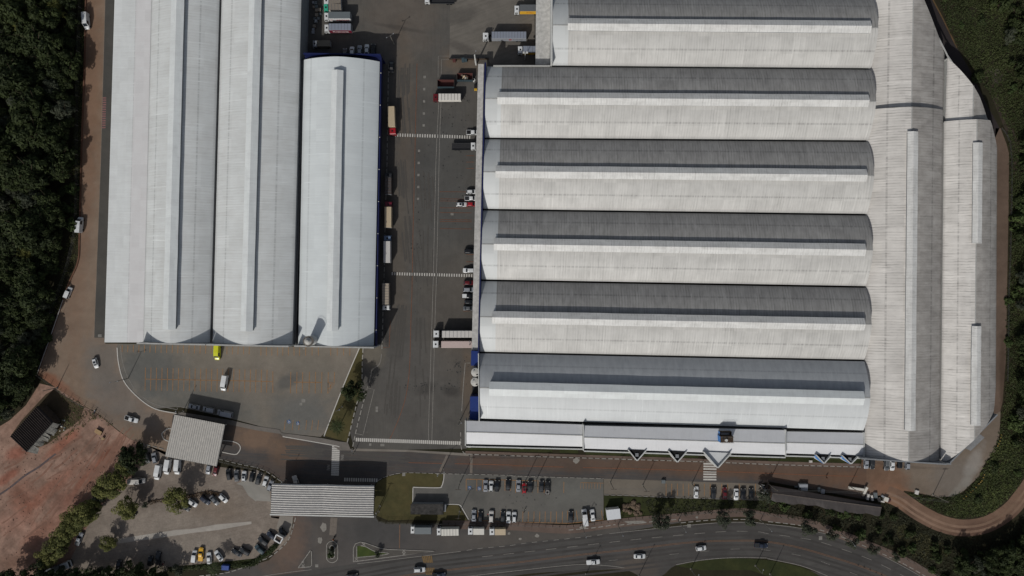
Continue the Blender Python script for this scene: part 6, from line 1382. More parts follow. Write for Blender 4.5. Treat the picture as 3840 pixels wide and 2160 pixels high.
def tree_proto(key, seed, rx, rz, h, nclump, nleaf, ls, mat, **kw):
    TP[key] = (leafmesh('crown', seed, rx, rz, h - rz * .9, nclump, nleaf, ls, mat, **kw), trunkmesh(seed, h, .1 + rx * .05, rx), h)
for i in range(4): tree_proto('f%d' % i, 20 + i, 3.9, 3.2, 9.0, 26, 2300, .46, lf_for, clump_r=.36)
for i in range(2): tree_proto('g%d' % i, 40 + i, 3.3, 2.8, 8.2, 20, 1800, .36, lf_gry, flat=.7, clump_r=.34)
for i in range(2): tree_proto('o%d' % i, 50 + i, 3.7, 2.5, 7.0, 30, 3400, .30, lf_dry, flat=1.1, clump_r=.34)
for i in range(2): tree_proto('s%d' % i, 60 + i, 2.0, 1.6, 4.6, 14, 1100, .26, lf_gry, flat=.8)
for i in range(3): tree_proto('b%d' % i, 70 + i, 1.6, 1.1, 1.9, 12, 650, .32, lf_brt)
for i in range(2): tree_proto('d%d' % i, 80 + i, 1.7, 1.1, 1.9, 12, 650, .34, lf_for)
def tree(name, key, p, sc, label, cat, group=None, seed=0, zs=1.0):
    cm, tm, h = TP[key]; rr = random.Random(seed * 31 + 7)
    t = thing(name, label, cat, p, rr.uniform(0, 6.28), group); t.scale = (sc, sc, sc * zs)
    for n_, me in (('crown', cm), ('trunk', tm)):
        o = bpy.data.objects.new(n_, me); COL.objects.link(o); o.parent = t
    return t
def inside(p, poly):
    c = False; n = len(poly); j = n - 1
    for i in range(n):
        a, b = poly[i], poly[j]
        if (a[1] > p[1]) != (b[1] > p[1]) and p[0] < (b[0] - a[0]) * (p[1] - a[1]) / (b[1] - a[1]) + a[0]: c = not c
        j = i
    return c
def scatter(poly, dmin, seed, tries=4000, cap=999):
    rr = random.Random(seed); xs = [p[0] for p in poly]; ys = [p[1] for p in poly]; pts = []
    for _ in range(tries):
        p = (rr.uniform(min(xs), max(xs)), rr.uniform(min(ys), max(ys)))
        if inside(p, poly) and all((p[0] - a[0]) ** 2 + (p[1] - a[1]) ** 2 > dmin * dmin for a in pts):
            pts.append(p)
            if len(pts) >= cap: break
    return pts
# woods on the left: individual trees
fpoly = [(-60, -90), (262, -90), (258, 60), (250, 300), (240, 540), (225, 700), (205, 850), (190, 1000), (160, 1150), (120, 1300), (95, 1400), (60, 1480), (10, 1560), (-60, 1580)]
rr = random.Random(11)
nt = 0
for i, p in enumerate(scatter(fpoly, 35, 5, 7000)):
    z = 6.5; q_ = W(p, z); sc = rr.choice((.55, .7, .8, .95, 1.1, 1.45)) * rr.uniform(.92, 1.08)
    if p[0] > 170 - (p[1] > 900) * 40: sc *= .8
    k = rr.choice(['f0', 'f1', 'f2', 'f3', 'f0', 'f2', 'f3', 'g1', 'o0' if rr.random() < .35 else 'f1'])
    kind = {'f': ('dense dark green tree in the woods left of the brown track', 'dense dark trees of the left woods'), 'g': ('grey-green thinner tree in the woods left of the brown track', 'grey-green trees of the left woods'), 'o': ('yellowish-green tree in the woods left of the brown track', 'yellowish trees of the left woods')}[k[0]]
    tree('forest_tree', k, (q_.x, q_.y, 0), sc, kind[0], 'tree', kind[1], i, rr.uniform(.85, 1.2)); nt += 1
# bushes along the woods' edge
edge = q('@0,0 770,100 760,700 @0,1 700,200 690,700 640,1000 560,1300 @0,2 480,300 420,500 340,600 300,800 200,950 150,1150')
for i in range(34):
    f = rr.uniform(0, len(edge) - 1.001); a = int(f); x = edge[a][0] + (edge[a + 1][0] - edge[a][0]) * (f - a) + rr.gauss(0, 14); y = edge[a][1] + (edge[a + 1][1] - edge[a][1]) * (f - a)
    p = W((x, y), 1); k = rr.choice(['b0', 'b1', 'b2', 'd0', 'd1']); tree('bush', k, (p.x, p.y, 0), rr.uniform(.8, 1.6), {'b': 'fresh green bush at the edge of the left woods', 'd': 'dark bush at the edge of the left woods'}[k[0]], 'bush', {'b': 'fresh bushes by the left woods', 'd': 'dark bushes by the left woods'}[k[0]], 300 + i)
# undergrowth: leaf clusters that nobody could count
DRW = [Vector((p.x, p.y)) for p in dr]
def off_road(p, m): return all((p[0] - v.x) ** 2 + (p[1] - v.y) ** 2 > m * m for v in DRW)
def undergrowth(name, polys, dens, seed, mat, ls, label, hmax=.9, per=4):
    rr = random.Random(seed); vs, fs, tint = [], [], []
    for poly in polys:
        W_ = [W(p) for p in poly]; P = [(v.x, v.y) for v in W_]; xs = [p[0] for p in P]; ys = [p[1] for p in P]
        n = int((max(xs) - min(xs)) * (max(ys) - min(ys)) * dens)
        for _ in range(n):
            p = (rr.uniform(min(xs), max(xs)), rr.uniform(min(ys), max(ys)))
            if not inside(p, P) or not off_road(p, 3.9): continue
            tn = .5 + .5 * math.sin(p[0] * .21 + 1.7 * math.sin(p[1] * .13)) * math.sin(p[1] * .17 + p[0] * .05); hh = hmax * (.25 + .75 * abs(math.sin(p[0] * .37 + p[1] * .11) * math.cos(p[1] * .29 - p[0] * .07)))
            for _k in range(per):
                c = Vector((p[0] + rr.gauss(0, .35), p[1] + rr.gauss(0, .35), rr.uniform(.05, hh))); nrm = Vector((rr.gauss(0, .5), rr.gauss(0, .5), 1)).normalized()
                a = nrm.orthogonal().normalized(); a.rotate(Matrix.Rotation(rr.uniform(0, 6.28), 3, nrm)); b = nrm.cross(a); s = ls * rr.uniform(.5, 1.3); o = len(vs)
                vs += [tuple(c - a * s), tuple(c - b * s * .45), tuple(c + a * s), tuple(c + b * s * .45)]; fs.append((o, o + 1, o + 2, o + 3)); tint.append(max(0, min(1, tn * .6 + rr.random() * .4)))
    me = bpy.data.meshes.new(name); me.from_pydata(vs, [], fs); me.materials.append(mat); at = me.attributes.new('tint', 'FLOAT', 'FACE'); at.data.foreach_set('value', tint); me.update()
    o = bpy.data.objects.new(name, me); COL.objects.link(o); o['kind'] = 'stuff'; o['label'] = label; return o
NE = q('@3,0 1670,-300 2900,-300 @3,3 2900,-100 2600,420 2420,640 2200,850 1960,900 1800,880 1560,740 1390,610 1700,665 1960,620 2120,450 2200,300 2320,60 @3,2 2380,1150 2410,800 2410,0 @3,1 2430,1400 2440,500 2430,100 @3,0 2420,1300 2250,980 2050,680 1900,440 1770,180')
SE = q('@3,3 1020,760 1180,720 1400,800 1560,900 1760,1010 1960,1060 2250,1020 2500,900 2900,500 2900,1900 1900,1560 1500,1300 1250,1170 900,1050 500,915 250,860 0,820 30,690 580,790 1125,862')
undergrowth('undergrowth', [NE], 3.4, 3, leafmat('creeper_leaf', (.015, .021, .008), (.050, .060, .020)), .34, 'creeper and rough grass on the slope along the right side', 1.0)
undergrowth('undergrowth', [SE, q('@2,3 1300,660 2576,700 2576,800 1650,825 1420,850')], 1.6, 4, leafmat('scrub_leaf', (.012, .015, .008), (.036, .037, .019)), .34, 'scrub between the highway and the dirt road', .8)
undergrowth('undergrowth', [q('@3,3 1240,930 1450,930 1700,1090 1860,1230 1700,1300 1480,1260 1330,1080')], 2.6, 8, leafmat('dry_scrub_leaf', (.035, .034, .014), (.085, .078, .034)), .32, 'dry olive scrub patch between the dirt road and the highway', .6)
undergrowth('undergrowth', [q('@3,3 2325,60 2200,300 2120,450 1960,630 1840,690 1760,850 1960,900 2200,850 2420,660 2560,440 2600,200 2500,40')], 2.4, 18, leafmat('fresh_grass', (.026, .036, .010), (.078, .094, .028)), .30, 'fresh green grass inside the loop of the dirt road', 1.1)
undergrowth('weeds', [q('@0,0 790,0 860,0 845,700 @0,1 815,0 795,900 780,1150 600,1449 @0,2 620,140 450,540 300,830 250,800 420,500 560,150 @0,1 560,1380 700,900 720,400'), q('@0,2 560,1010 850,1190 1010,1290 1200,1449 @0,3 1200,0 1000,-150 650,60 460,130 @0,2 480,1440 720,1250'), q('@0,3 700,1380 2400,1330 2500,1345 1700,1400 1000,1470 800,1449')], 2.0, 6, leafmat('weed_leaf', (.03, .036, .012), (.10, .10, .035)), .26, 'weeds along the track edge and the fence lines', .5)
# trees on the right
rpts = scatter([(p[0], p[1]) for p in q('@3,0 2250,-200 2800,-200 @3,3 2800,0 2650,300 2500,100 @3,2 2520,900 2520,0 @3,1 2530,1300 2550,200 @3,0 2560,700 2400,300')], 44, 9, cap=60)
for i, p in enumerate(rpts):
    q_ = W(p, 3); k = rr.choice(['f0', 'f1', 'f3', 'g0', 'd0', 'd1', 'b0']); sc = rr.uniform(.5, .85) if k[0] in 'fg' else rr.uniform(1.2, 2.2)
    tree('slope_tree', k, (q_.x, q_.y, 0), sc, 'dark tree on the overgrown slope at the right edge', 'tree', 'trees on the right slope', 500 + i)
for i, p in enumerate(scatter(NE, 70, 12, cap=36)):
    q_ = W(p, 1); k = rr.choice(['d0', 'd1', 'b1', 'd0']); 
    if not off_road(q_, 6.5): continue
    tree('bush', k, (q_.x, q_.y, 0), rr.uniform(.7, 1.5), 'low dark bush in the creeper on the right slope', 'bush', 'bushes on the right slope', 600 + i, .7)
for i, p in enumerate(scatter(q('@3,3 1850,1120 2250,1060 2500,950 2800,700 2800,1800 2150,1600 1900,1300'), 40, 14, cap=40)):
    q_ = W(p, 3); k = rr.choice(['f0', 'f1', 'f2', 'g1'])
    if not off_road(q_, 9): continue
    tree('slope_tree', k, (q_.x, q_.y, 0), rr.uniform(.6, .95), 'dark green tree in the bottom right corner beyond the dirt road', 'tree', 'trees in the bottom right corner', 700 + i)
for i, p in enumerate(scatter(SE, 46, 15, cap=60)):
    q_ = W(p, 1)
    if not off_road(q_, 6.5): continue
    tree('bush', rr.choice(['d0', 'd1', 'b0']), (q_.x, q_.y, 0), rr.uniform(.6, 1.5), 'scrubby bush between the highway and the dirt road', 'bush', 'scrub bushes by the highway', 800 + i)
# single trees: tile, mark, height of crown mark, kind, scale, label
ST = [(0, 3, 1010, 590, 'o0', .8, 'olive tree squeezed between the spreading olive and the grey tree'), (0, 3, 930, 760, 'o1', .85, 'olive tree between the small grey tree and the silver pickup row'), (0, 3, 700, 880, 'o1', .9, 'olive tree on the red earth side of the lot-edge row'),
      (1, 2, 992, 1040, 'f1', .95, 'round dark tree on the dry lawn strip between car park and yard'), (0, 3, 1330, 250, 'f2', 1.15, 'big dark tree beside the side gate, largest of the lot-edge row'), (0, 3, 1250, 370, 'o0', .9, 'olive tree just below the big dark tree at the side gate'), (0, 3, 1120, 520, 'o1', 1.25, 'spreading olive-green tree between red earth and the pale van'),
      (0, 3, 990, 660, 's0', 1.1, 'small grey tree in the gap of the lot-edge row'), (0, 3, 850, 830, 'o0', 1.2, 'olive tree above the silver pickup'), (0, 3, 740, 940, 'o1', 1.0, 'olive tree directly left of the silver pickup'), (0, 3, 640, 1040, 'o0', 1.0, 'olive tree in the lower middle of the lot-edge row'), (0, 3, 550, 1160, 'o1', 1.1, 'olive tree near the lower end of the lot-edge row'), (0, 3, 470, 1280, 'o0', .95, 'lowest olive tree of the lot-edge row'),
      (0, 3, 1770, 690, 'o1', 1.15, 'round tree beside the slanted cars in the gravel park'), (0, 3, 1275, 775, 'o0', 1.05, 'round tree left of the red planted strip in the gravel park'), (0, 3, 1465, 735, 's1', .6, 'small shrub tree on the planted strip between two round trees'), (0, 3, 1085, 1110, 'o1', .75, 'bushy tree at the left end of the pale concrete strip'),
      (0, 3, 1790, 1390, 's0', 1.0, 'dark tree by the bottom hedge below the white small van'), (0, 3, 1330, 1420, 'f1', 1.0, 'dark tree at the bottom edge under the black cars'), (0, 3, 1000, 1430, 's1', 1.2, 'dark scraggly tree at the bottom edge right of the lorry'), (0, 3, 1640, 1440, 's0', .9, 'dark tree at the bottom edge left of the hedge tree'), (0, 3, 640, 1415, 'g0', .7, 'grey tree leaning over the long lorry'),
      (1, 3, 755, 1195, 's1', .55, 'lower shrub in the oval traffic island'), (1, 3, 752, 1235, 'b1', .8, 'upper shrub in the oval traffic island'), (1, 3, 1222, 1235, 's0', .62, 'small tree on the pointed traffic island'),
      (2, 3, 1500, 885, 'g0', .95, 'dark roadside tree straddling the pavement by the grass bank'), (2, 3, 2130, 880, 'g1', .85, 'roadside tree over the highway edge, left of a similar one'), (2, 3, 2410, 870, 'g0', .8, 'roadside tree over the highway edge, near the scrap heap'),
      (3, 3, 410, 980, 's0', 1.35, 'first roadside tree left on the lower bend'), (3, 3, 645, 1050, 's1', 1.0, 'second roadside tree on the lower bend'), (3, 3, 855, 1120, 's0', 1.1, 'third roadside tree on the lower bend, over white rubbish'), (3, 3, 1062, 1190, 's1', 1.0, 'fourth roadside tree on the lower bend'), (3, 3, 1290, 1260, 's0', .8, 'last small roadside tree on the lower bend'), (2, 3, 2540, 640, 's1', 1.2, 'bare grey tree over the scrap heap')]
for i, (c, r, u, v, k, sc, lb) in enumerate(ST):
    h = TP[k][2] * sc * .7; p = w1(c, r, u, v, h); tree('tree', k, (p.x, p.y, 0), sc, lb, 'tree', None, 900 + i)
lf_red = leafmat('reddish_leaf', (.03, .022, .012), (.09, .055, .03))
for i, (u, v, k, sc) in enumerate(((420, 1400, 'f1', 1.0), (560, 1500, 'f0', 1.15), (760, 1480, 'f2', 1.0), (930, 1500, 'f3', 1.1), (1120, 1490, 'f1', 1.2), (1290, 1510, 'f0', 1.0), (1450, 1480, 'f2', 1.1), (1560, 1500, 'f3', .95), (250, 1500, 'f2', 1.1), (100, 1520, 'f1', 1.1))):
    p = w1(0, 3, u, v, 6); tree('forest_tree', k, (p.x, p.y, 0), sc, 'dark tree of the shady row along the bottom edge of the gravel park', 'tree', 'shady trees along the bottom edge', 980 + i)
# hedge along the bottom gravel lot and planted strip
for nm, s, lb in (('hedge', '@0,3 1700,1385 2100,1350 2400,1340 2540,1325 @1,3 40,1270 140,1200 200,1140', 'clipped dark hedge along the curved edge of the gravel car park'), ('planted_strip', '@0,3 1500,710 1670,685 1920,650 2080,610 2200,620', 'low reddish planted strip beside the round tree')):
    pts = smooth(w(s), 4); rr2 = random.Random(2); vs, fs, tint = [], [], []; c0 = pts[len(pts) // 2]
    for _ in range(2600 if nm == 'hedge' else 380):
        f = rr2.uniform(0, len(pts) - 1.001); a = int(f); p = lerp(pts[a], pts[a + 1], f - a) - c0; c = Vector((p.x + rr2.gauss(0, .45), p.y + rr2.gauss(0, .45), rr2.uniform(.1, 1.0 if nm == 'hedge' else .45)))
        nrm = Vector((rr2.gauss(0, .6), rr2.gauss(0, .6), 1)).normalized(); a_ = nrm.orthogonal(); b_ = nrm.cross(a_); s_ = rr2.uniform(.12, .3); o = len(vs)
        vs += [tuple(c - a_ * s_), tuple(c - b_ * s_ * .5), tuple(c + a_ * s_), tuple(c + b_ * s_ * .5)]; fs.append((o, o + 1, o + 2, o + 3)); tint.append(rr2.random())
    me = bpy.data.meshes.new(nm); me.from_pydata(vs, [], fs); me.materials.append(lf_for if nm == 'hedge' else lf_red); at = me.attributes.new('tint', 'FLOAT', 'FACE'); at.data.foreach_set('value', tint); me.update()
    o = bpy.data.objects.new(nm, me); COL.objects.link(o); o.location = (c0.x, c0.y, 0); tag(o, lb, 'hedge')
ksb = MB(); ksb.ribbon(w('@0,3 1490,700 1670,672 1925,632 2090,598 2235,615'), .25, 0, h=.3); struct('kerb', ksb, m_brn)
# palms
def palm(c, r, u, v, h, R_, label):
    p = w1(c, r, u, v, h); t = thing('palm_tree', label, 'palm tree', (p.x, p.y, 0)); rr = random.Random(int(u))
    m = MB(); m.tube((0, 0, -.1), (0, 0, h), .2, 8, .14); m.build('trunk', m_bark, t)
    vs, fs, tint = [], [], []
    for i in range(15):
        a = i * 2 * math.pi / 15 + rr.uniform(-.15, .15); L = R_ * rr.uniform(.8, 1.15); dr = rr.uniform(.25, .6)
        for k in range(14):
            f = (k + 1) / 14; x = L * f; z = h + .7 * math.sin(f * 2.2) * (1 - dr) - dr * L * f * f * .55
            for s in (-1, 1):
                ln = .75 * math.sin(min(1, f * 1.1 + .15) * 2.8) + .15; o = len(vs)
                def pt(xx, yy, zz): return (xx * math.cos(a) - yy * math.sin(a), xx * math.sin(a) + yy * math.cos(a), zz)
                vs += [pt(x, 0, z), pt(x + .12, 0, z), pt(x + .35, s * ln, z - .25), pt(x + .25, s * ln, z - .25)]; fs.append((o, o + 1, o + 2, o + 3)); tint.append(rr.random())
    me = bpy.data.meshes.new('crown'); me.from_pydata(vs, [], fs); me.materials.append(lf_for); at = me.attributes.new('tint', 'FLOAT', 'FACE'); at.data.foreach_set('value', tint); me.update()
    o = bpy.data.objects.new('crown', me); COL.objects.link(o); o.parent = t
palm(1, 2, 815, 1390, 6.0, 3.0, 'palm on the lower end of the dry lawn strip'); palm(0, 3, 2150, 1375, 5.5, 2.8, 'palm by the pavement beside the blue container')
# rocks on the bank
rr = random.Random(21)
for i in range(22):
    u, v = rr.gauss(1195, 55), rr.gauss(770, 32); p = w1(2, 3, u, v); m = MB(); s = rr.uniform(.45, 1.05)
    bm = bmesh.new(); bmesh.ops.create_icosphere(bm, subdivisions=2, radius=s)
    for vtx in bm.verts: vtx.co *= rr.uniform(.82, 1.15); vtx.co.z *= .6
    me = bpy.data.meshes.new('boulder'); bm.to_mesh(me); bm.free(); me.materials.append(bpy.data.materials.get('boulder_stone') or plain('boulder_stone', (104, 90, 76), .9, .1, .3, scale=2.5))
    o = bpy.data.objects.new('boulder', me); COL.objects.link(o); o.location = (p.x, p.y, s * .25); tag(o, 'brown boulder in the heap on the grass bank', 'boulder', 'boulder heap on the grass bank')
# scrap heaps
def scrap(names, spots, label, group, seed):
    rr = random.Random(seed)
    for (c, r, u, v, su, sv, a, z, col) in spots:
        p = w1(c, r, u, v, z); m = MB(); x, y = su * K * S / 2, sv * K * S / 2; m.bbox(-x, x, -y, y, 0, z, min(.05, x * .4, y * .4))
        o = m.build(names, pm(col, .8)); o.location = (p.x, p.y, .02); o.rotation_euler = (rr.uniform(-.06, .06), rr.uniform(-.06, .06), R(a)); tag(o, label, 'scrap', group)
L1 = [(3, 3, 905, 575, 175, 24, -8, 1.1, 'offwhite'), (3, 3, 985, 590, 24, 75, -25, 1.3, 'offwhite'), (3, 3, 1010, 655, 22, 60, -10, .9, 'pale'), (3, 3, 1050, 665, 20, 55, 10, .9, 'pale'), (3, 3, 1192, 680, 45, 42, -20, 1.0, 'offwhite'), (3, 3, 1085, 640, 36, 60, 5, .7, 'slate'), (3, 3, 1120, 680, 30, 40, 20, .6, 'tan'), (3, 3, 1160, 650, 40, 18, -30, .5, 'silver'), (3, 3, 1220, 690, 30, 30, 30, .5, 'rust'), (3, 3, 1150, 700, 50, 14, -10, .4, 'pale'), (3, 3, 960, 640, 26, 20, 40, .6, 'tan'), (3, 3, 1075, 615, 22, 18, 10, .5, 'pink')]
scrap('scrap_sheet', L1, 'sheet or crate in the whitish scrap heap beside the long brown shed', 'whitish scrap heap', 1)
scrap('stacked_slab', [(3, 3, 358, 540, 85, 32, 0, 1.4, 'silver'), (3, 3, 368, 577, 66, 34, -4, 1.3, 'silver'), (3, 3, 285, 552, 30, 14, -5, .7, 'slate'), (3, 3, 318, 570, 18, 22, 0, .6, 'slate'), (3, 3, 515, 580, 26, 40, 5, .8, 'slate'), (3, 3, 555, 600, 36, 45, -8, .9, 'silver')], 'grey slab stack in the shade along the top side of the brown shed', 'slab stacks by the brown shed', 2)
rr = random.Random(8); sp = []
for i in range(26): sp.append((2, 3, rr.uniform(2495, 2600), rr.uniform(510, 660), rr.uniform(10, 60), rr.uniform(5, 14), rr.uniform(-80, 80), rr.uniform(.2, .9), rr.choice(['silver', 'slate', 'tan', 'pale', 'brown', 'dark'])))
scrap('scrap_bar', sp, 'bar or board in the dark scrap heap at the left end of the brown shed', 'dark scrap heap', 3)
sp = []
for i in range(20): sp.append((0, 2, rr.uniform(470, 660), rr.uniform(1320, 1440), rr.uniform(6, 18), rr.uniform(5, 12), rr.uniform(-80, 80), rr.uniform(.15, .4), rr.choice(['white', 'pale', 'offwhite', 'silver', 'skyblue'])))
scrap('litter_piece', sp, 'pale litter piece among the weeds beside the dark ribbed shed', 'litter by the dark shed', 4)
scrap('bench', [(3, 3, 1500, 608, 38, 40, -15, .6, 'pale')], 'pale slab lying at the lower edge of the south-east yard', None, 5)
scrap('stone_block', [(2, 3, 1525, 500, 36, 34, 0, .9, 'slate')], 'grey inspection box on the light paving strip', None, 6)
for i, u in enumerate((100, 378)): scrap('meter_box', [(2, 3, u, 158, 36, 20, 0, .5, 'pale')], ('larger' if i == 0 else 'smaller') + ' pale meter box in the lawn below the left office wing', None, 7 + i)
for i, (c, u, v, lb) in enumerate(((2, 880, 187, 'pale meter box left of the first wedge canopy'), (2, 998, 193, 'pale meter box between two others under the long office wing'), (2, 1495, 208, 'pale meter box between the two dark wedge canopies'), (3, 432, 297, 'pale meter box left of the blue wedge canopies'), (1, 2147, 145, 'pale meter box at the left end of the front lawn'))):
    scrap('meter_box', [(c, 3, u, v, 30, 22, 0, .5, 'pale')], lb, None, 20 + i)
# ================================================================== POLES AND FENCES
def pole(c, r, u, v, h, label, arm=None, head=True, rad=.13, name='street_lamp', cat='lamp post', mat=None, group=None):
    p = w1(c, r, u, v); t = thing(name, label, cat, (p.x, p.y, 0), 0, group)
    m = MB(); m.tube((0, 0, 0), (0, 0, h), rad * 1.25, 8, rad * .8); m.build('pole', mat or m_conP, t); m = MB(); m.box(-.3, .3, -.3, .3, 0, .12); m.build('base_plate', m_conP, t)
    for a in (arm or []):
        d = Vector((math.cos(R(a)), math.sin(R(a)), 0)); m = MB(); m.tube((0, 0, h - .1), tuple(d * 1.3 + Vector((0, 0, h + .25))), .05, 6); m.build('arm', m_steel, t)
        if head: m = MB(); e = d * 1.6; m.tube(tuple(d * 1.2 + Vector((0, 0, h + .26))), tuple(e + Vector((0, 0, h + .3))), .14, 8, .2); m.build('lamp_head', m_gry, t)
    if name == 'utility_pole':
        m = MB(); m.box(-1.0, 1.0, -.06, .06, h - .5, h - .36); m.build('cross_arm', m_brn, t)
    return t
PL = [(0, 2, 1290, 910, 9, 'tall dark lamp post on the curved kerb of the left car park', (10, 190)), (0, 2, 578, 1003, 8, 'pole at the corner of the red earth and turning area', ()), (0, 2, 1845, 1240, 7, 'lamp post at the top left corner of the side canopy', (60,)),
      (1, 0, 1388, 440, 8, 'twin-headed lamp post at the edge of the hall shadow', (30, 210)), (1, 2, 866, 1195, 9, 'lamp post on the dry lawn strip below the dark tree', (20,)), (1, 2, 2052, 1338, 8, 'lamp post by the larger blue-roofed cabin', (40,)), (1, 3, 990, 205, 3.5, 'short lamp post at the yard exit corner', (90,)), (1, 3, 1880, 370, 7, 'lamp post beside the diagonal trench patch', (30, 210)),
      (1, 2, 2160, 560, 7, 'lamp post between the lower trailer and the blue cabin', (90,)), (1, 2, 2150, 1240, 6, 'thin post by the lower blue cabin corner', ()), (1, 3, 305, 480, 7, 'lamp post where the curved fence meets the main gate', (60,)), (1, 3, 1235, 800, 6, 'lamp post on the gate lawn close to the canopy', (80,))]
for (c, r, u, v, h, lb, a) in PL: pole(c, r, u, v, h, lb, a)
wp = pole(1, 0, 2215, 650, 10.5, 'white lamp mast at the top of the long canopy', (70,), True, .3, mat=m_wht)
UP = [(1, 3, 2052, 512, 9, 'utility pole left of the blue access squares'), (2, 3, 135, 492, 9, 'utility pole among the upper row by the red car'), (2, 3, 246, 480, 9.5, 'utility pole in the upper row by the empty bay'), (2, 3, 990, 505, 9.5, 'utility pole on the light paving, with a dark shadow across the stained road'), (2, 3, 1315, 535, 8.5, 'leaning utility pole on a white footing'), (2, 3, 1808, 522, 9, 'utility pole beside the first white sedan of the side strip'), (3, 3, 0, 520, 9, 'utility pole at the left end of the brown shed'), (3, 3, 818, 545, 8.5, 'utility pole beside the whitish scrap heap'), (3, 3, 1660, 630, 9, 'utility pole at the lower kerb of the south-east yard'),
      (1, 3, 2050, 800, 8, 'utility pole on the pointed lawn end'), (1, 3, 1245, 745, 8, 'utility pole on the gate lawn')]
for (c, r, u, v, h, lb) in UP: pole(c, r, u, v, h, lb, (), name='utility_pole', cat='pole', group=None)
HL = [(2, 3, 710, 945, 8, 'highway lamp below the white van', -70), (2, 3, 1066, 930, 8, 'highway lamp below the guard cabin', -65), (2, 3, 1672, 890, 8.5, 'highway lamp beside the dark roadside tree', -60), (2, 3, 2500, 885, 8.5, 'highway lamp at the start of the bend', -50), (3, 3, 735, 1025, 8.5, 'highway lamp on the bend between roadside trees', -55), (2, 3, 1800, 1378, 8, 'highway lamp on the lower median, left one', 60), (2, 3, 2450, 1345, 7, 'highway lamp on the lower median, right one', 80), (2, 3, 1275, 1449, 9, 'highway lamp at the bottom edge junction', 60), (3, 3, 20, 1430, 8, 'highway lamp in the bottom median corner', 70), (2, 3, 745, 1430, 8, 'highway lamp at the bottom edge below the white pickup', 60)]
for (c, r, u, v, h, lb, a) in HL: pole(c, r, u, v, h, lb, (a,))
mt = w1(2, 0, 130, 600)
mw = thing('yard_light', 'white flood light cluster on a short mast by the top dock trucks', 'lamp post', (mt.x, mt.y, 0)); m = MB(); m.tube((0, 0, 0), (0, 0, 7.5), .12, 8); m.build('pole', m_wht, mw)
for s in (-.6, .6): m = MB(); m.box(s - .35, s + .35, -.3, .3, 7.5, 7.9); m.build('lamp_head', m_wht, mw)
# flattened bollards at the highway
rb0 = smooth(w('@3,3 905,1335 965,1355 1025,1382 1085,1412 1140,1435 1200,1470'), 1)
for i, p in enumerate(rb0):
    t = thing('lane_post', 'dark flexible lane post on the centre line of the highway bend', 'post', (p.x, p.y, .03), 0, 'lane posts on the highway bend'); m = MB(); m.cyl((0, 0), .16, 0, .06, 10); m.build('base', m_under, t); m = MB(); m.cyl((0, 0), .07, .06, .9, 8, .05); m.build('post', m_drk, t)
# striped barrier blocks round the south-east yard
for i, p in enumerate(smooth(w('@3,3 2335,30 2322,90 2300,140'), 2) + smooth(w('@3,3 2165,430 2140,490 2110,520 2050,590 2010,620 1960,668'), 2)):
    t = thing('barrier_block', 'black and yellow barrier block along the south-east yard edge', 'barrier', (p.x, p.y, 0), R(45), 'striped barrier blocks'); m = MB(); m.bbox(-.35, .35, -.22, .22, 0, .6); m.build('block', pm('dullyellow', .7), t); m = MB(); m.box(-.36, -.1, -.23, .23, .1, .61); m.build('black_stripe', m_under, t)
def fence(name, label, s, h, step, mat=None, n=3, wires=True, cap=95):
    pts = smooth(w(s), n); c = pts[len(pts) // 2]; t = thing(name, label, 'fence', (c.x, c.y, 0)); L = sum((pts[i + 1] - pts[i]).length for i in range(len(pts) - 1)); step = max(step, L / cap)
    P = []; d = 0; acc = 0
    for i in range(len(pts) - 1):
        a, b = pts[i], pts[i + 1]; l = (b - a).length
        while d <= acc + l and l > 0: P.append(lerp(a, b, (d - acc) / l)); d += step
        acc += l
    m0 = MB(); m0.box(-.06, .06, -.06, .06, 0, h); pmsh = m0.mesh('post', mat or m_conP)
    for p in P: o = bpy.data.objects.new('post', pmsh); COL.objects.link(o); o.parent = t; o.location = (p.x - c.x, p.y - c.y, 0)
    m = MB()
    for z in ([h * .33, h * .66, h * .95] if wires else []):
        for i in range(len(P) - 1): m.tube((P[i].x - c.x, P[i].y - c.y, z), (P[i + 1].x - c.x, P[i + 1].y - c.y, z), .025, 4)
    if wires: m.build('rail', m_steel, t)
    return t
fence('wire_fence', 'wire fence on concrete posts along the left woods', '@0,0 830,-60 800,700 @0,1 790,0 775,900 @0,2 600,60 430,500', 2.2, 5.5, n=2)
fence('wire_fence', 'wire fence along the front car park and the grass bank', '@1,3 1190,850 1230,890 1330,905 1600,912 2140,915 @2,3 0,930 560,945 930,900 1420,850 1650,830 2000,800 2350,790 @3,3 20,830 300,880 500,925', 2.0, 2.6, m_brn, 2)
fence('wire_fence', 'curved fence beside the main gate, above the row of parked cars', '@0,3 2200,285 2400,335 2576,372 @1,3 0,372 110,420 200,490 250,520', 1.8, 2.4, m_brn, 2)
fence('wire_fence', 'fence between the red earth and the turning area', '@0,2 385,870 560,1000 720,1120 850,1190 930,1230 1000,1285 1120,1390', 1.8, 3.0, m_brn, 1)
fence('guard_rail', 'dark rail along the outer edge of the right-hand track', '@3,0 2340,1290 2430,1449 @3,1 2440,500 2425,1200 @3,2 2412,0 2405,700 2395,1000', 1.0, 3.2, m_brn, 2)
fence('wire_fence', 'thin fence at the roadside along the lower right bend', '@3,3 560,950 800,1040 1050,1140 1330,1250 1700,1430 1900,1560', 1.6, 2.8, m_brn, 2)
# red-and-white kerb of the woods side and retaining edge
rk = MB(); rk.ribbon(smooth(w('@0,0 868,-100 852,700 @0,1 825,0 803,900 788,1180 700,1390 @0,2 640,120 520,470 380,860'), 4), .5, 0, h=.35); struct('kerb', rk, ground('brown_kerb', (84, 58, 46), (98, 72, 58), .3, .2))
rk = MB(); rk.ribbon(smooth(w('@0,2 640,120 520,470 380,860'), 4), .3, .36, h=.02); struct('kerb_top', rk, m_cop)
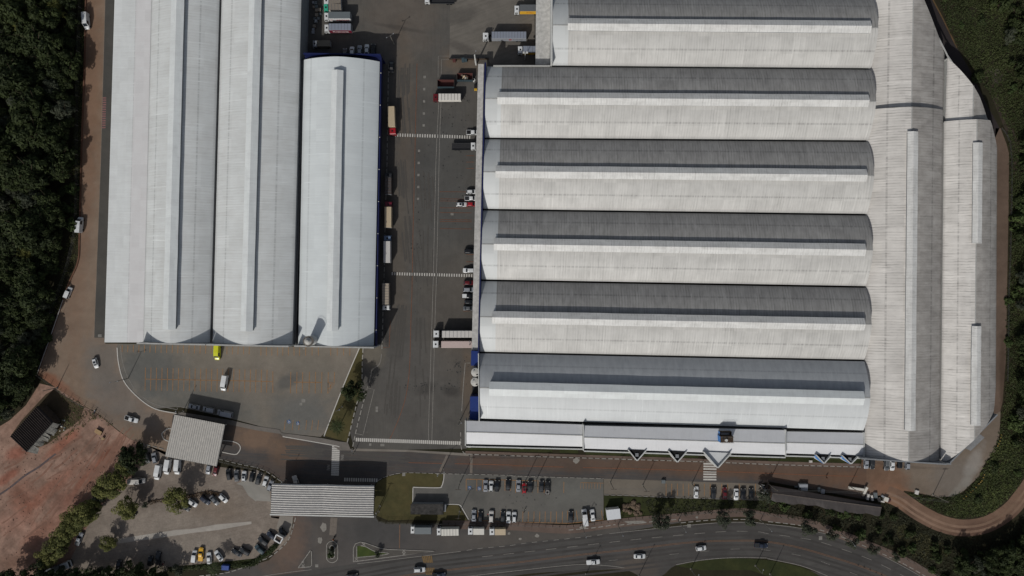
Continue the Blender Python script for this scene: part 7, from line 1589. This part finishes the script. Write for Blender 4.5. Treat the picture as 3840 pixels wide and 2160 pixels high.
# overhead cables along the front
for i, (a, b) in enumerate((((2052, 512, 1), (135, 492, 2)), ((135, 492, 2), (990, 505, 2)), ((990, 505, 2), (1808, 522, 2)), ((1808, 522, 2), (20, 520, 3)), ((20, 520, 3), (818, 545, 3)), ((818, 545, 3), (1660, 630, 3)))):
    p0, p1 = w1(a[2], 3, a[0], a[1], 0), w1(b[2], 3, b[0], b[1], 0); m = MB()
    for s in (-.8, .8):
        pr = None
        for k in range(13):
            f = k / 12; p = lerp(p0, p1, f); z = 8.6 - 2.2 * f * (1 - f); p = Vector((p.x + s * .0, p.y + s * .3, z))
            if pr is not None: m.tube(pr, p, .03, 4)
            pr = p
    o = m.build('power_cable', m_steel); tag(o, ('first', 'second', 'third', 'fourth', 'fifth', 'last')[i] + ' span of overhead cable along the front, counted from the main gate', 'cable', 'overhead cables')
# ================================================================== CAMERA AND LIGHT
cd = bpy.data.cameras.new('camera'); cam = bpy.data.objects.new('camera', cd); COL.objects.link(cam)
cd.sensor_width = 36; cd.lens = 36 * H / 384.0; cd.clip_start = 1; cd.clip_end = 8000; cam.location = (0, 0, H); scene.camera = cam
EL, sd = R(38.5), Vector((.44, .90)).normalized()
d = Vector((sd.x * math.cos(EL), sd.y * math.cos(EL), -math.sin(EL)))
sl = bpy.data.lights.new('sun', 'SUN'); sl.energy = 2.68; sl.angle = R(.5); sl.color = (1, .98, .945); so = bpy.data.objects.new('sun', sl); COL.objects.link(so); so.rotation_euler = d.to_track_quat('-Z', 'Y').to_euler(); so.location = (0, 0, 120)
wd = bpy.data.worlds.new('World'); scene.world = wd; wd.use_nodes = True; nt_ = wd.node_tree; bg = nt_.nodes['Background']
sk = nt_.nodes.new('ShaderNodeTexSky'); sk.sky_type = 'NISHITA'; sk.sun_disc = False; sk.dust_density = 2.0; sk.ozone_density = .9; sk.sun_elevation = EL; sk.sun_rotation = math.atan2(-d.x, -d.y)
hs = nt_.nodes.new('ShaderNodeHueSaturation'); hs.inputs['Saturation'].default_value = .62; nt_.links.new(sk.outputs[0], hs.inputs['Color']); nt_.links.new(hs.outputs[0], bg.inputs[0]); bg.inputs[1].default_value = .068
vs_ = scene.view_settings; vs_.view_transform = 'Standard'; vs_.look = 'None'; vs_.exposure = 0; vs_.gamma = 1; vs_.use_curve_mapping = False
scene.cycles.max_bounces = 5; scene.cycles.diffuse_bounces = 3; scene.cycles.glossy_bounces = 2
